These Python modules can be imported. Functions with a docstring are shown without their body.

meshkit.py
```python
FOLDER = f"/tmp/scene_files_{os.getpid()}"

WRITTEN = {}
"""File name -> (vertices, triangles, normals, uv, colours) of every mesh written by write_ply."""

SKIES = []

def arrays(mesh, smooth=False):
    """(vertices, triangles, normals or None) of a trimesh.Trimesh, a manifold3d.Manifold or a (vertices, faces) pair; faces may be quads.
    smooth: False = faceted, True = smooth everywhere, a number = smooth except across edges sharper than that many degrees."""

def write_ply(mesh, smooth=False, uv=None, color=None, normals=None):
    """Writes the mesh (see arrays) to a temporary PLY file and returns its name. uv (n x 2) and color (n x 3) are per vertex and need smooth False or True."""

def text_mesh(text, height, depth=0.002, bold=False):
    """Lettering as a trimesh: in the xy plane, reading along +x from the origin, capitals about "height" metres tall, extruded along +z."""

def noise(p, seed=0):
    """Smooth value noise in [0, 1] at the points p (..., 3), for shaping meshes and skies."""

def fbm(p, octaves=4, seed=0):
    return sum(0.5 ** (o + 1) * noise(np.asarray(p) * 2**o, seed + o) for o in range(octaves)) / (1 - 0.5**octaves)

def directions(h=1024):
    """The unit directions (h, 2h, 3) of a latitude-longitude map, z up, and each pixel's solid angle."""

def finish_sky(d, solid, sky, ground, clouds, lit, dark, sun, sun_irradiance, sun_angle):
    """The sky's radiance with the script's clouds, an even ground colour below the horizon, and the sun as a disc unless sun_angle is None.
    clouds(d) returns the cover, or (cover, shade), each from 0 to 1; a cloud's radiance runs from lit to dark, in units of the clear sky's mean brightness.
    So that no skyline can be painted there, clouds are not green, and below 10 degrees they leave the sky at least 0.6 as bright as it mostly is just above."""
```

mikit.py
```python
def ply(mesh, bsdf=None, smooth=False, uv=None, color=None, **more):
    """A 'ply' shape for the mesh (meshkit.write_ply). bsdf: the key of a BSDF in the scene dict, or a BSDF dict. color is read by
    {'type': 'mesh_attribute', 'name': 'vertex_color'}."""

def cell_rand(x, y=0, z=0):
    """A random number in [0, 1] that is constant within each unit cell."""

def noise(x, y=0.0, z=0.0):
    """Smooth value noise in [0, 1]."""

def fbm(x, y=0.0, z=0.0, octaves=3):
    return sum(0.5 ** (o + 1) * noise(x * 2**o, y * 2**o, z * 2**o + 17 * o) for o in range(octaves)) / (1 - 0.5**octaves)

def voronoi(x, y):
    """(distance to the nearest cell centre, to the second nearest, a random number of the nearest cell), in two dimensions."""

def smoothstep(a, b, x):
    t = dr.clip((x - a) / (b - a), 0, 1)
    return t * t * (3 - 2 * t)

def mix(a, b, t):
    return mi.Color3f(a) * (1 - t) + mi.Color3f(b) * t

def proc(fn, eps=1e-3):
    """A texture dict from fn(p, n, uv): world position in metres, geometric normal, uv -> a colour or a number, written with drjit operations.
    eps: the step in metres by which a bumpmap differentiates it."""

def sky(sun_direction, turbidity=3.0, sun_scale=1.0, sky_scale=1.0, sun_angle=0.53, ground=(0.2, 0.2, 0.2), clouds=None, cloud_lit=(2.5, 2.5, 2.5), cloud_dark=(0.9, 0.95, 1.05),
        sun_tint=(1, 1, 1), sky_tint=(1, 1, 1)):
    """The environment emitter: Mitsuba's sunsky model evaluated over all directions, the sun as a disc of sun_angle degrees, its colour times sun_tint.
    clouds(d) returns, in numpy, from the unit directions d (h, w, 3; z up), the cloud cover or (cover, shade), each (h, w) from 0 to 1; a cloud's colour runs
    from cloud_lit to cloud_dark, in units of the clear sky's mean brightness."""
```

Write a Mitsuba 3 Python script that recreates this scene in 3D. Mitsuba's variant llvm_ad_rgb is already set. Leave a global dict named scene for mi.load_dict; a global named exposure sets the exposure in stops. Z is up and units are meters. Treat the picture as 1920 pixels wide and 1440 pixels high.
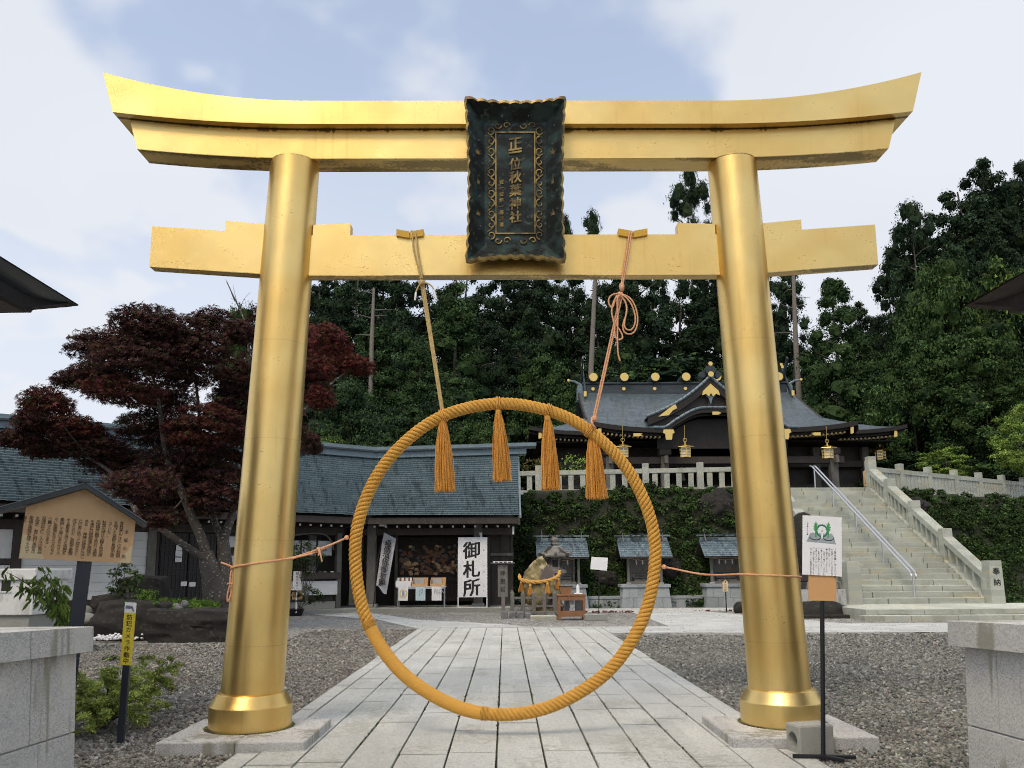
import glob, math
import numpy as np
import trimesh
import drjit as dr
import mitsuba as mi
import mikit, meshkit
from mikit import proc, noise, fbm, voronoi, cell_rand, smoothstep, mix

T = mi.ScalarTransform4f
scene, labels = {}, {}

# ---------------------------------------------------------------- camera, sky, exposure
scene['camera'] = {'type': 'perspective', 'fov': 63.4123, 'fov_axis': 'x', 'near_clip': 0.1, 'far_clip': 3000.0,
                   'principal_point_offset_y': -100.0 / 1440.0,
                   'to_world': T([[-0.999946, 0.004634, 0.009309, 0.000000], [0.008469, -0.156482, 0.987644, 0.000000], [0.006033, 0.987670, 0.156434, 1.450000], [0.000000, 0.000000, 0.000000, 1.000000]])}
exposure = 1.85


def cloud_cover(d):
    x, y, z = d[..., 0], d[..., 1], np.maximum(d[..., 2], 0.02)
    p = np.stack([x / (z + 0.35), y / (z + 0.35), np.zeros_like(x)], -1)
    big = meshkit.fbm(p * 2.1 + 5.3, 5, 3)
    fine = meshkit.fbm(p * 6.0 + 1.7, 4, 9)
    wisp = meshkit.fbm(p * 15.0 + 3.1, 4, 31)
    cover = 0.74 + 2.0 * (big - 0.5) + 1.5 * (fine - 0.5) + 0.8 * (wisp - 0.5)
    for c, r, w in SKY_PATCHES:
        c = np.asarray(c) / np.linalg.norm(c)
        ang = np.degrees(np.arccos(np.clip(d @ c, -1, 1)))
        cover = cover + 0.8 * w * np.exp(-(ang / r) ** 2)
    cover = np.clip((cover - 0.2) / 0.62, 0, 1)
    cover = cover * cover * (3 - 2 * cover)
    cover = np.where(d[..., 2] < 0.45, np.maximum(cover, 0.93 - 1.55 * np.maximum(z - 0.12, 0)), cover)
    shade = np.clip(1.5 * (meshkit.fbm(p * 1.6 + 11.1, 4, 21) - 0.36), 0, 1)
    return 0.46 + 0.52 * np.clip(cover, 0, 1), shade


SKY_PATCHES = [((-0.280, 0.774, 0.567), 9, -0.8), ((-0.174, 0.821, 0.544), 7, -0.6), ((-0.382, 0.765, 0.519), 5, -0.5), ((0.136, 0.808, 0.573), 8, -0.85), ((0.207, 0.827, 0.523), 5, -0.6), ((0.105, 0.843, 0.527), 5, -0.4), ((0.005, 0.804, 0.595), 5, -0.4),
               ((-0.473, 0.757, 0.451), 6, 0.6), ((-0.083, 0.836, 0.542), 5, 0.55), ((0.340, 0.778, 0.528), 7, 0.7), ((0.464, 0.741, 0.486), 9, 0.4), ((-0.371, 0.852, 0.370), 12, 0.4), ((0.399, 0.821, 0.409), 12, 0.4)]
scene['sky'] = mikit.sky((-0.30, -0.62, 0.80), turbidity=3.0, sun_scale=0.34, sun_angle=22.0, clouds=cloud_cover,
                         sky_scale=1.5, cloud_lit=(1.60, 1.66, 1.78), cloud_dark=(1.26, 1.35, 1.50), ground=(0.16, 0.16, 0.15), sky_tint=(1.10, 1.08, 1.06))


# ---------------------------------------------------------------- naming
def uniq(name):
    if name not in scene and name not in labels and not any(k.startswith(name + '__') for k in scene):
        return name
    k = _count.get(name, 0)
    while True:
        k += 1
        key = '%s_%03d' % (name, k)
        if key not in scene and key not in labels:
            _count[name] = k
            return key


_count = {}


def thing(name, label, cat, group=None, kind=None):
    key = uniq(name)
    labels[key] = {'label': label, 'category': cat}
    if group:
        labels[key]['group'] = group
    if kind:
        labels[key]['kind'] = kind
    return key


_used = {}


def part(parent, name, mesh, mat, smooth=False, label=None, kind=None, **kw):
    """One entry of the scene: a part of parent (or, with parent None, a whole thing that already has its key in labels)."""
    if parent is None:
        key = name
    else:
        base = parent + '__' + name
        n = _used.get(base, 0)
        _used[base] = n + 1
        key = base if n == 0 else '%s_%03d' % (base, n)
    scene[key] = mikit.ply(mesh, mat, smooth, **kw)
    if parent is not None and (label or kind):
        labels[key] = {}
        if label:
            labels[key]['label'] = label
        if kind:
            labels[key]['kind'] = kind
    return key


def copy_part(parent, name, source, to_world, kind=None):
    base = parent + '__' + name
    n = _used.get(base, 0)
    _used[base] = n + 1
    key = base if n == 0 else '%s_%03d' % (base, n)
    scene[key] = {**scene[source], 'to_world': to_world}
    if kind:
        labels[key] = {'kind': kind}
    return key


# ---------------------------------------------------------------- mesh helpers: a mesh is (vertices, triangles)
def tri(f):
    f = np.asarray(f, int)
    return np.vstack([f[:, [0, 1, 2]], f[:, [0, 2, 3]]]) if f.shape[1] == 4 else f


def merge(ms):
    vs, fs, n = [], [], 0
    for v, f in ms:
        v, f = np.asarray(v, float), tri(f)
        vs.append(v)
        fs.append(f + n)
        n += len(v)
    return np.vstack(vs), np.vstack(fs)


def _chamfer_topology():
    pts = []
    for sx in (0, 1):
        for sy in (0, 1):
            for sz in (0, 1):
                for k in range(3):
                    pts.append([s + (0 if k == i else (0.2 if s == 0 else -0.2)) for i, s in enumerate((sx, sy, sz))])
    pts = np.array(pts, float)
    h = trimesh.convex.convex_hull(pts)
    idx = np.array([np.argmin(((pts - v) ** 2).sum(1)) for v in h.vertices])
    return idx[h.faces]


_CH = _chamfer_topology()
_BOXF = np.array([[0, 1, 3, 2], [4, 6, 7, 5], [0, 4, 5, 1], [2, 3, 7, 6], [0, 2, 6, 4], [1, 5, 7, 3]])


def box(x0, x1, y0, y1, z0, z1, b=0.0):
    lo, hi = np.array([x0, y0, z0], float), np.array([x1, y1, z1], float)
    if b <= 0:
        v = np.array([[(lo, hi)[i][0], (lo, hi)[j][1], (lo, hi)[k][2]] for i in (0, 1) for j in (0, 1) for k in (0, 1)])
        return v, tri(_BOXF)
    b = min(b, 0.45 * (hi - lo).min())
    v = []
    for s in np.ndindex(2, 2, 2):
        for k in range(3):
            v.append([(lo, hi)[s[i]][i] + (0 if k == i else (b if s[i] == 0 else -b)) for i in range(3)])
    return np.array(v), _CH


def hexa(c, b=0.0):
    """A box with eight given corners in the order of np.ndindex(2, 2, 2) over (x, y, z)."""
    c = np.asarray(c, float).reshape(2, 2, 2, 3)
    v, f = box(0, 1, 0, 1, 0, 1, b)
    w = 0
    for s in np.ndindex(2, 2, 2):
        w = w + c[s] * np.prod([v[:, i:i + 1] if s[i] else 1 - v[:, i:i + 1] for i in range(3)], axis=0)
    return w, f


def prism(poly, a0, a1, axis='y'):
    """A polygon extruded along y (polygon in x, z), along x (polygon in y, z) or along z (polygon in x, y)."""
    from shapely.geometry import Polygon
    if hasattr(poly, 'geoms'):
        return merge([prism(q, a0, a1, axis) for q in poly.geoms])
    pg = poly if hasattr(poly, 'exterior') else Polygon(poly)
    m = trimesh.creation.extrude_polygon(pg, abs(a1 - a0), engine='earcut')
    v = np.array(m.vertices)
    lo = min(a0, a1)
    f = np.array(m.faces)
    if axis == 'y':
        return np.stack([v[:, 0], lo + v[:, 2], v[:, 1]], 1), f[:, ::-1]
    if axis == 'x':
        return np.stack([lo + v[:, 2], v[:, 0], v[:, 1]], 1), f
    return v + [0, 0, lo], f


def tube(pts, r, n=8, cap=True):
    p = np.asarray(pts, float)
    r = np.broadcast_to(np.asarray(r, float), (len(p),))
    t = np.gradient(p, axis=0)
    t /= np.linalg.norm(t, axis=1, keepdims=True) + 1e-12
    u = np.cross(t[0], [0, 0, 1] if abs(t[0][2]) < 0.9 else [1, 0, 0])
    rings, a = [], np.arange(n) * 2 * np.pi / n
    for i in range(len(p)):
        u = u - t[i] * (u @ t[i])
        u /= np.linalg.norm(u) + 1e-12
        w = np.cross(t[i], u)
        rings.append(p[i] + r[i] * (np.cos(a)[:, None] * u + np.sin(a)[:, None] * w))
    v = np.vstack(rings)
    k = np.arange(n)
    f = [np.stack([i * n + k, i * n + (k + 1) % n, (i + 1) * n + (k + 1) % n, (i + 1) * n + k], 1) for i in range(len(p) - 1)]
    f = tri(np.vstack(f))
    if cap:
        v = np.vstack([v, p[:1], p[-1:]])
        m = len(v)
        e = (len(p) - 1) * n
        f = np.vstack([f, np.stack([k * 0 + m - 2, (k + 1) % n, k], 1), np.stack([k * 0 + m - 1, e + k, e + (k + 1) % n], 1)])
    return v, f


def lathe(prof, n=32, c=(0, 0), sq=None):
    pr = np.asarray(prof, float)
    a = np.arange(n) * 2 * np.pi / n + (np.pi / n if sq else 0)
    s = 1 / np.cos(np.pi / n) if sq else 1.0
    v = np.vstack([np.stack([c[0] + r * s * np.cos(a), c[1] + r * s * np.sin(a), a * 0 + z], 1) for r, z in pr])
    k = np.arange(n)
    f = np.vstack([np.stack([i * n + k, i * n + (k + 1) % n, (i + 1) * n + (k + 1) % n, (i + 1) * n + k], 1) for i in range(len(pr) - 1)])
    return v, tri(f)


def spline(pts, n):
    from scipy.interpolate import CubicSpline
    p = np.asarray(pts, float)
    s = np.r_[0, np.cumsum(np.linalg.norm(np.diff(p, axis=0), axis=1))]
    return CubicSpline(s, p)(np.linspace(0, s[-1], n))


def place(mesh, o, ex=(1, 0, 0), ey=(0, 1, 0), ez=(0, 0, 1)):
    v, f = mesh
    return np.asarray(o, float) + v[:, :1] * np.asarray(ex, float) + v[:, 1:2] * np.asarray(ey, float) + v[:, 2:3] * np.asarray(ez, float), f


def rotz(mesh, deg, o=(0, 0, 0)):
    c, s = math.cos(math.radians(deg)), math.sin(math.radians(deg))
    return place(mesh, o, (c, s, 0), (-s, c, 0))


def grid(P):
    """A sheet from an (a, b, 3) array of points."""
    a, b = P.shape[:2]
    i = np.arange(a * b).reshape(a, b)
    f = np.stack([i[:-1, :-1], i[1:, :-1], i[1:, 1:], i[:-1, 1:]], -1).reshape(-1, 4)
    return P.reshape(-1, 3), tri(f)


_ICO = trimesh.creation.icosphere(subdivisions=3)


def rock(c, r, seed, amp=0.28, freq=1.3, sub=3, flat=0.0):
    m = _ICO if sub == 3 else trimesh.creation.icosphere(subdivisions=sub)
    v = np.array(m.vertices)
    d = meshkit.fbm(v * freq + seed * 7.3, 5, seed) - 0.5
    cell = np.abs(meshkit.fbm(v * freq * 2.2 + 31 + seed, 3, seed + 5) - 0.5)
    v = v * (1 + amp * 2 * d - amp * cell)[:, None]
    return np.asarray(c) + v * np.asarray(r), np.array(m.faces)


# ---------------------------------------------------------------- lettering (Japanese), as thin raised print
_GL, _FONT = {}, {}


def glyph(ch, bold=0.0):
    if (ch, bold) not in _GL:
        from PIL import Image, ImageDraw, ImageFont
        from shapely import box as sbox, union_all
        try:
            if 'font' not in _FONT:
                _FONT['font'] = ImageFont.truetype(glob.glob('/opt/blender-*/*/datafiles/fonts/Noto Sans CJK Regular.woff2')[0], 56)
            font = _FONT['font']
            im = Image.new('L', (68, 68))
            ImageDraw.Draw(im).text((34, 34), ch, 255, font, anchor='mm')
            on = np.pad(np.asarray(im) > 127, ((0, 0), (1, 1))).astype(np.int8)
            rows, st = np.nonzero(np.diff(on, axis=1) == 1)
            en = np.nonzero(np.diff(on, axis=1) == -1)[1]
            s = union_all(sbox(st - 34, 33 - rows, en - 34, 34 - rows)).buffer(0.6 + bold).buffer(-0.5).simplify(0.9)
        except Exception:
            s = sbox(-20, -20, 20, 20)
        out = []
        for g in getattr(s, 'geoms', [s]):
            if g.area > 3:
                m = trimesh.creation.extrude_polygon(g, 1.0, engine='earcut')
                out.append((np.array(m.vertices), np.array(m.faces)))
        _GL[ch, bold] = merge(out) if out else None
    return _GL[ch, bold]


def lettering(columns, size, colstep, rowstep, depth=0.002, bold=0.0, shear=0.0):
    """Columns of characters, the first column rightmost; local x to the right, z up, print on y from -depth to 0; origin = top right."""
    ms = []
    for ci, col in enumerate(columns):
        col, start, step = col if isinstance(col, tuple) else (col, 0.0, rowstep)
        for ri, ch in enumerate(col):
            if ch in ' \u3000':
                continue
            g = glyph(ch, bold)
            if g is None:
                continue
            v, f = g
            dx, dz = (0.28, 0.28) if ch in '。、' else (0, 0)
            s = size / 56.0 * (0.92 if ord(ch) < 0x3100 else 1.0)
            x = v[:, 0] * s - colstep * (ci + 0.5) + dx * size * 0.2
            z = v[:, 1] * s - start - step * (ri + 0.5)
            z = z + shear * v[:, 0] * s
            ms.append((np.stack([x, -depth * v[:, 2], z], 1), f))
    return merge(ms)


# ---------------------------------------------------------------- materials
def mat(name, base, rough=0.6, two=True, bump=None, **kw):
    b = {'type': 'principled', 'base_color': base if isinstance(base, dict) else {'type': 'rgb', 'value': list(base)}, 'roughness': rough, 'specular': kw.pop('specular', 0.4), **kw}
    if bump:
        b = {'type': 'bumpmap', 'arbitrary': bump[0], 'scale': bump[1], 'bsdf': b}
    scene[name] = {'type': 'twosided', 'bsdf': b} if two else b
    return name


def c3(r, g, b):
    return mi.Color3f(r, g, b)


def f_gold(p, n, uv):
    a = fbm(p.x * 1.3, p.y * 1.3 + 4, p.z * 1.3, 3)
    b = fbm(p.x * 6, p.y * 6, p.z * 6, 3)
    g = fbm(p.x * 45, p.y * 45, p.z * 45, 2)
    col = mix((0.90, 0.655, 0.255), (0.85, 0.575, 0.195), smoothstep(0.35, 0.65, a))
    col = col * (0.93 + 0.12 * b)
    # specks of grime, patchy
    sp = smoothstep(0.78, 0.86, noise(p.x * 75, p.y * 75, p.z * 75)) * smoothstep(0.60, 0.70, b)
    col = mix(col, (0.30, 0.20, 0.08), 0.5 * sp)
    # fine upright tarnish streaks and the faint seams of the gilded sheets
    st = fbm(p.x * 22, p.y * 22, p.z * 0.8, 3)
    col = mix(col, (0.62, 0.36, 0.10), 0.32 * smoothstep(0.56, 0.74, st * 0.6 + 0.4 * a))
    seam = dr.abs(p.z / 0.91 + 0.12 - dr.round(p.z / 0.91 + 0.12)) * 0.91
    col = mix(col, (0.45, 0.28, 0.09), 0.35 * (1 - smoothstep(0.0015, 0.004, seam)) * dr.select((p.z < 4.0) & (p.z > 0.45), 1.0, 0.0))
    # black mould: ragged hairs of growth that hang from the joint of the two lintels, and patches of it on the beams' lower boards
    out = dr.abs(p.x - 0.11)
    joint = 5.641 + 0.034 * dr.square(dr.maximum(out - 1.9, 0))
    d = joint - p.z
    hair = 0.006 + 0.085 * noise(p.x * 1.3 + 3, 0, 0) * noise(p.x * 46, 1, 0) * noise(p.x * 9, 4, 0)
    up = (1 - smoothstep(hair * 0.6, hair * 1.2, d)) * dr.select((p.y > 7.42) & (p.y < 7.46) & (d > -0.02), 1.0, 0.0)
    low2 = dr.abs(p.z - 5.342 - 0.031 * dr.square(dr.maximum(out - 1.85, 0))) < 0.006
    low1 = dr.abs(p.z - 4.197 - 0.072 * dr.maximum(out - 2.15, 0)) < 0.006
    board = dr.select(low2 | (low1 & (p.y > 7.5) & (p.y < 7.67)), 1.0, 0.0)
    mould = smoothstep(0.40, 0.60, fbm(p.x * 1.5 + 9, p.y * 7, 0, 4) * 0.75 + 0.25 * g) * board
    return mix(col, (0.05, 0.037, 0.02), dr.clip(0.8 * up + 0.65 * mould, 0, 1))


mat('mat_gold', proc(f_gold), proc(lambda p, n, uv: 0.29 + 0.14 * fbm(p.x * 3, p.y * 3, p.z * 2, 3)), metallic=1.0, bump=(proc(lambda p, n, uv: noise(p.x * 5, p.y * 5, p.z * 5), 0.01), 0.0012))
mat('mat_gilt', (0.86, 0.60, 0.20), 0.30, metallic=1.0)
mat('mat_old_gilt', proc(lambda p, n, uv: mix((0.40, 0.29, 0.11), (0.15, 0.11, 0.055), smoothstep(0.4, 0.65, fbm(p.x * 14, p.y * 14, p.z * 14, 3)))), 0.5, metallic=0.75)
mat('mat_bronze', proc(lambda p, n, uv: mix(mix((0.012, 0.016, 0.015), (0.035, 0.06, 0.056), smoothstep(0.4, 0.7, fbm(p.x * 9, p.y * 9, p.z * 9, 4))), (0.10, 0.14, 0.12), 0.6 * smoothstep(0.62, 0.8, fbm(p.x * 30, p.y * 30, p.z * 30, 3)))), 0.55, metallic=0.35)


def f_rope(p, n, uv):
    g = noise(uv.x * 9, uv.y * 3, 0)
    s = noise(p.x * 16, p.y * 16, p.z * 16)
    return mix((0.56, 0.28, 0.045), (0.80, 0.45, 0.095), 0.55 * g + 0.45 * s)


mat('mat_rope', proc(f_rope), 0.75, two=True, bump=(proc(lambda p, n, uv: dr.abs(dr.sin(uv.x * 3.14159 * 2 + uv.y * 12.0)), 0.001), 0.004))
mat('mat_binding', proc(lambda p, n, uv: mix((0.64, 0.32, 0.05), (0.80, 0.44, 0.09), noise(uv.x * 3, uv.y * 4, 0))), 0.7, bump=(proc(lambda p, n, uv: dr.sin(uv.x * 6.2832), 0.001), 0.0011))
mat('mat_tassel', proc(lambda p, n, uv: mix((0.54, 0.25, 0.04), (0.82, 0.46, 0.11), noise(p.x * 150, p.y * 150, p.z * 3))), 0.7)
mat('mat_pink_cord', proc(lambda p, n, uv: mix((0.60, 0.30, 0.16), (0.74, 0.42, 0.25), noise(p.x * 60, p.y * 60, p.z * 60))), 0.7)
mat('mat_khaki_cord', proc(lambda p, n, uv: mix((0.38, 0.28, 0.11), (0.56, 0.42, 0.19), noise(p.x * 60, p.y * 60, p.z * 30))), 0.7)
mat('mat_pad', (0.62, 0.36, 0.035), 0.55)


def speckle(p, k=1.0):
    a = noise(p.x * 170 * k, p.y * 170 * k, p.z * 170 * k)
    b = noise(p.x * 75 * k + 9, p.y * 75 * k, p.z * 75 * k)
    return a * 0.5 + b * 0.5


def f_granite(p, n, uv):
    s = speckle(p)
    col = mix((0.34, 0.345, 0.345), (0.50, 0.50, 0.49), smoothstep(0.3, 0.65, s))
    col = mix(col, (0.13, 0.135, 0.14), 0.75 * smoothstep(0.66, 0.76, s))
    big = fbm(p.x * 1.7, p.y * 1.7, p.z * 1.7, 4)
    col = col * (0.80 + 0.40 * big)
    st = fbm(p.x * 5, p.y * 5, p.z * 0.9 + 3, 4) * 0.65 + 0.35 * noise(p.x * 28, p.y * 28, p.z * 4)
    col = mix(col, (0.19, 0.185, 0.135), 0.72 * smoothstep(0.52, 0.68, st))
    return mix(col, (0.52, 0.52, 0.49), 0.45 * smoothstep(0.60, 0.72, fbm(p.x * 4 + 8, p.y * 4, p.z * 1.2, 4)))


def f_paver(p, n, uv):
    s = speckle(p, 0.8)
    col = mix((0.375, 0.385, 0.365), (0.49, 0.50, 0.475), smoothstep(0.3, 0.65, s))
    col = mix(col, (0.22, 0.22, 0.215), 0.6 * smoothstep(0.68, 0.80, s))
    t = cell_rand(dr.floor((p.x + 2.113) / 0.367), dr.floor(p.y / 0.95 + 0.37 * dr.floor((p.x + 2.113) / 0.367)), 3)
    col = col * (0.90 + 0.13 * t) * (0.86 + 0.28 * fbm(p.x * 1.1, p.y * 1.1, 0, 4))
    st = fbm(p.x * 3.1, p.y * 2.3, 2, 4) * 0.7 + 0.3 * noise(p.x * 30, p.y * 30, 0)
    return mix(col, (0.27, 0.27, 0.225), 0.5 * smoothstep(0.56, 0.74, st))


def far_paving(p, along_x):
    u, v = (p.x, p.y) if along_x else (p.y, p.x)
    r = dr.floor(v / 0.37)
    fu = u / 0.92 + 0.41 * cell_rand(r, 5, 1) + 0.5 * r
    t = cell_rand(dr.floor(fu), r, 2)
    e = dr.minimum(dr.abs(v / 0.37 - dr.round(v / 0.37)) * 0.37, dr.abs(fu - dr.round(fu)) * 0.92)
    col = mix((0.35, 0.36, 0.35), (0.45, 0.46, 0.445), t) * (0.88 + 0.24 * fbm(p.x * 0.9, p.y * 0.9, 0, 4))
    return mix(col, (0.10, 0.105, 0.085), (1 - smoothstep(0.008, 0.016, e)) * smoothstep(0.42, 0.55, noise(p.x * 2.2, p.y * 2.2, 4)))


mat('mat_granite', proc(f_granite), 0.7, bump=(proc(lambda p, n, uv: noise(p.x * 130, p.y * 130, p.z * 130) + noise(p.x * 50, p.y * 50, p.z * 50), 0.002), 0.0009))
mat('mat_paver', proc(f_paver), 0.7, bump=(proc(lambda p, n, uv: noise(p.x * 90, p.y * 90, p.z * 90) + 1.5 * noise(p.x * 14, p.y * 14, 0), 0.003), 0.0011))
mat('mat_far_paving', proc(lambda p, n, uv: far_paving(p, True)), 0.75)


def f_pale_stone(p, n, uv):
    a = fbm(p.x * 2.0, p.y * 2.0, p.z * 2.0, 4)
    s = noise(p.x * 40, p.y * 40, p.z * 40)
    col = mix((0.33, 0.355, 0.315), (0.46, 0.48, 0.42), 0.6 * a + 0.4 * s) * (0.86 + 0.24 * cell_rand(dr.floor(p.x / 1.26 + 0.31 * dr.floor(p.z / 0.18)), dr.floor(p.z / 0.18), 4))
    st = fbm(p.x * 3.3 + 5, p.y * 3.3, p.z * 1.1, 4) * 0.7 + 0.3 * s
    col = mix(col, (0.25, 0.255, 0.19), 0.55 * smoothstep(0.55, 0.68, st))
    return mix(col, (0.48, 0.41, 0.25), 0.35 * smoothstep(0.6, 0.7, fbm(p.x * 1.3, p.y * 1.3 + 9, p.z * 4, 3)))


mat('mat_pale_stone', proc(f_pale_stone), 0.8)
mat('mat_gravel_bed', proc(lambda p, n, uv: mix((0.075, 0.072, 0.066), (0.34, 0.335, 0.315), smoothstep(0.25, 0.75, 0.5 * noise(p.x * 21, p.y * 21, 0) + 0.5 * noise(p.x * 46, p.y * 46, 5))) * (0.8 + 0.4 * fbm(p.x * 0.6, p.y * 0.6, 0, 3))), 0.9,
    bump=(proc(lambda p, n, uv: noise(p.x * 24, p.y * 24, 0), 0.006), 0.02))
mat('mat_joint_earth', proc(lambda p, n, uv: mix((0.035, 0.034, 0.028), (0.075, 0.085, 0.035), smoothstep(0.45, 0.6, noise(p.x * 8, p.y * 3, 0)))), 0.9)
scene['mat_vertex'] = {'type': 'twosided', 'bsdf': {'type': 'diffuse', 'reflectance': {'type': 'mesh_attribute', 'name': 'vertex_color'}}}
mat('mat_leaf', {'type': 'mesh_attribute', 'name': 'vertex_color'}, 0.7, two=True, specular=0.08)


def f_bark(p, n, uv):
    a = fbm(p.x * 9, p.y * 9, p.z * 3, 4)
    col = mix((0.040, 0.034, 0.029), (0.125, 0.110, 0.096), a)
    return mix(col, (0.34, 0.34, 0.31), 0.7 * smoothstep(0.72, 0.80, noise(p.x * 24, p.y * 24, p.z * 24)))


mat('mat_bark', proc(f_bark), 0.9)
mat('mat_pale_bark', (0.20, 0.18, 0.16), 0.9)


def f_tiles(tw, base, light, dark, streak=0.6):
    def fn(p, n, uv):
        r = dr.floor(uv.y)
        u = uv.x / tw + 0.5 * r + 0.3 * cell_rand(r, 1, 1)
        t = cell_rand(dr.floor(u), r, 7)
        col = mix(base, light, t * 0.65 + 0.35 * noise(uv.x * 1.5, uv.y * 0.7, 0))
        run = noise(uv.x * 9.0 + 0.25 * uv.y, uv.y * 0.13, 3) * 0.55 + 0.25 * noise(uv.x * 26, uv.y * 0.5, 8) + 0.2 * cell_rand(dr.floor(u), r, 9)
        col = mix(col, dark, streak * smoothstep(0.60, 0.74, run))
        e = dr.abs(u - dr.round(u)) * tw
        col = mix(col, dark, 0.7 * (1 - smoothstep(0.004, 0.012, e)))
        return col
    return proc(fn)


mat('mat_copper_tiles', f_tiles(0.36, (0.118, 0.166, 0.188), (0.190, 0.248, 0.268), (0.046, 0.064, 0.075)), 0.55, specular=0.4)
mat('mat_hall_roof', f_tiles(0.30, (0.052, 0.074, 0.088), (0.092, 0.122, 0.140), (0.026, 0.034, 0.041)), 0.42, specular=0.5, two=True)
mat('mat_ridge_copper', proc(lambda p, n, uv: mix((0.10, 0.15, 0.18), (0.19, 0.26, 0.30), fbm(p.x * 3, p.y * 3, p.z * 9, 3))), 0.45, specular=0.5)
mat('mat_blue_black', proc(lambda p, n, uv: mix((0.022, 0.030, 0.036), (0.05, 0.066, 0.075), fbm(p.x * 2, p.y * 2, p.z * 5, 3))), 0.45)


def f_wood(c0, c1, k):
    return proc(lambda p, n, uv: mix(c0, c1, 0.6 * fbm(p.x * 7 * k, p.y * 7 * k, p.z * 2.0 * k, 3) + 0.4 * noise(p.x * 60 * k, p.y * 60 * k, p.z * 6 * k)))


mat('mat_dark_wood', f_wood((0.026, 0.021, 0.018), (0.075, 0.062, 0.053), 1.0), 0.6)
mat('mat_black_wood', f_wood((0.008, 0.0065, 0.006), (0.024, 0.020, 0.018), 1.0), 0.55)
mat('mat_grey_wood', f_wood((0.085, 0.080, 0.072), (0.235, 0.225, 0.205), 1.0), 0.8)
mat('mat_brown_wood', f_wood((0.16, 0.075, 0.035), (0.33, 0.16, 0.075), 1.0), 0.6)
mat('mat_tan_wood', f_wood((0.58, 0.37, 0.19), (0.68, 0.45, 0.245), 0.6), 0.6)
mat('mat_pale_wood', f_wood((0.66, 0.52, 0.30), (0.75, 0.62, 0.38), 0.6), 0.6)
mat('mat_black_metal', (0.012, 0.013, 0.017), 0.4)
mat('mat_navy_metal', proc(lambda p, n, uv: mix((0.016, 0.020, 0.030), (0.030, 0.036, 0.050), noise(p.x * 9, p.y * 9, p.z * 4))), 0.35)
mat('mat_steel', (0.72, 0.72, 0.76), 0.32, metallic=0.9)
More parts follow.
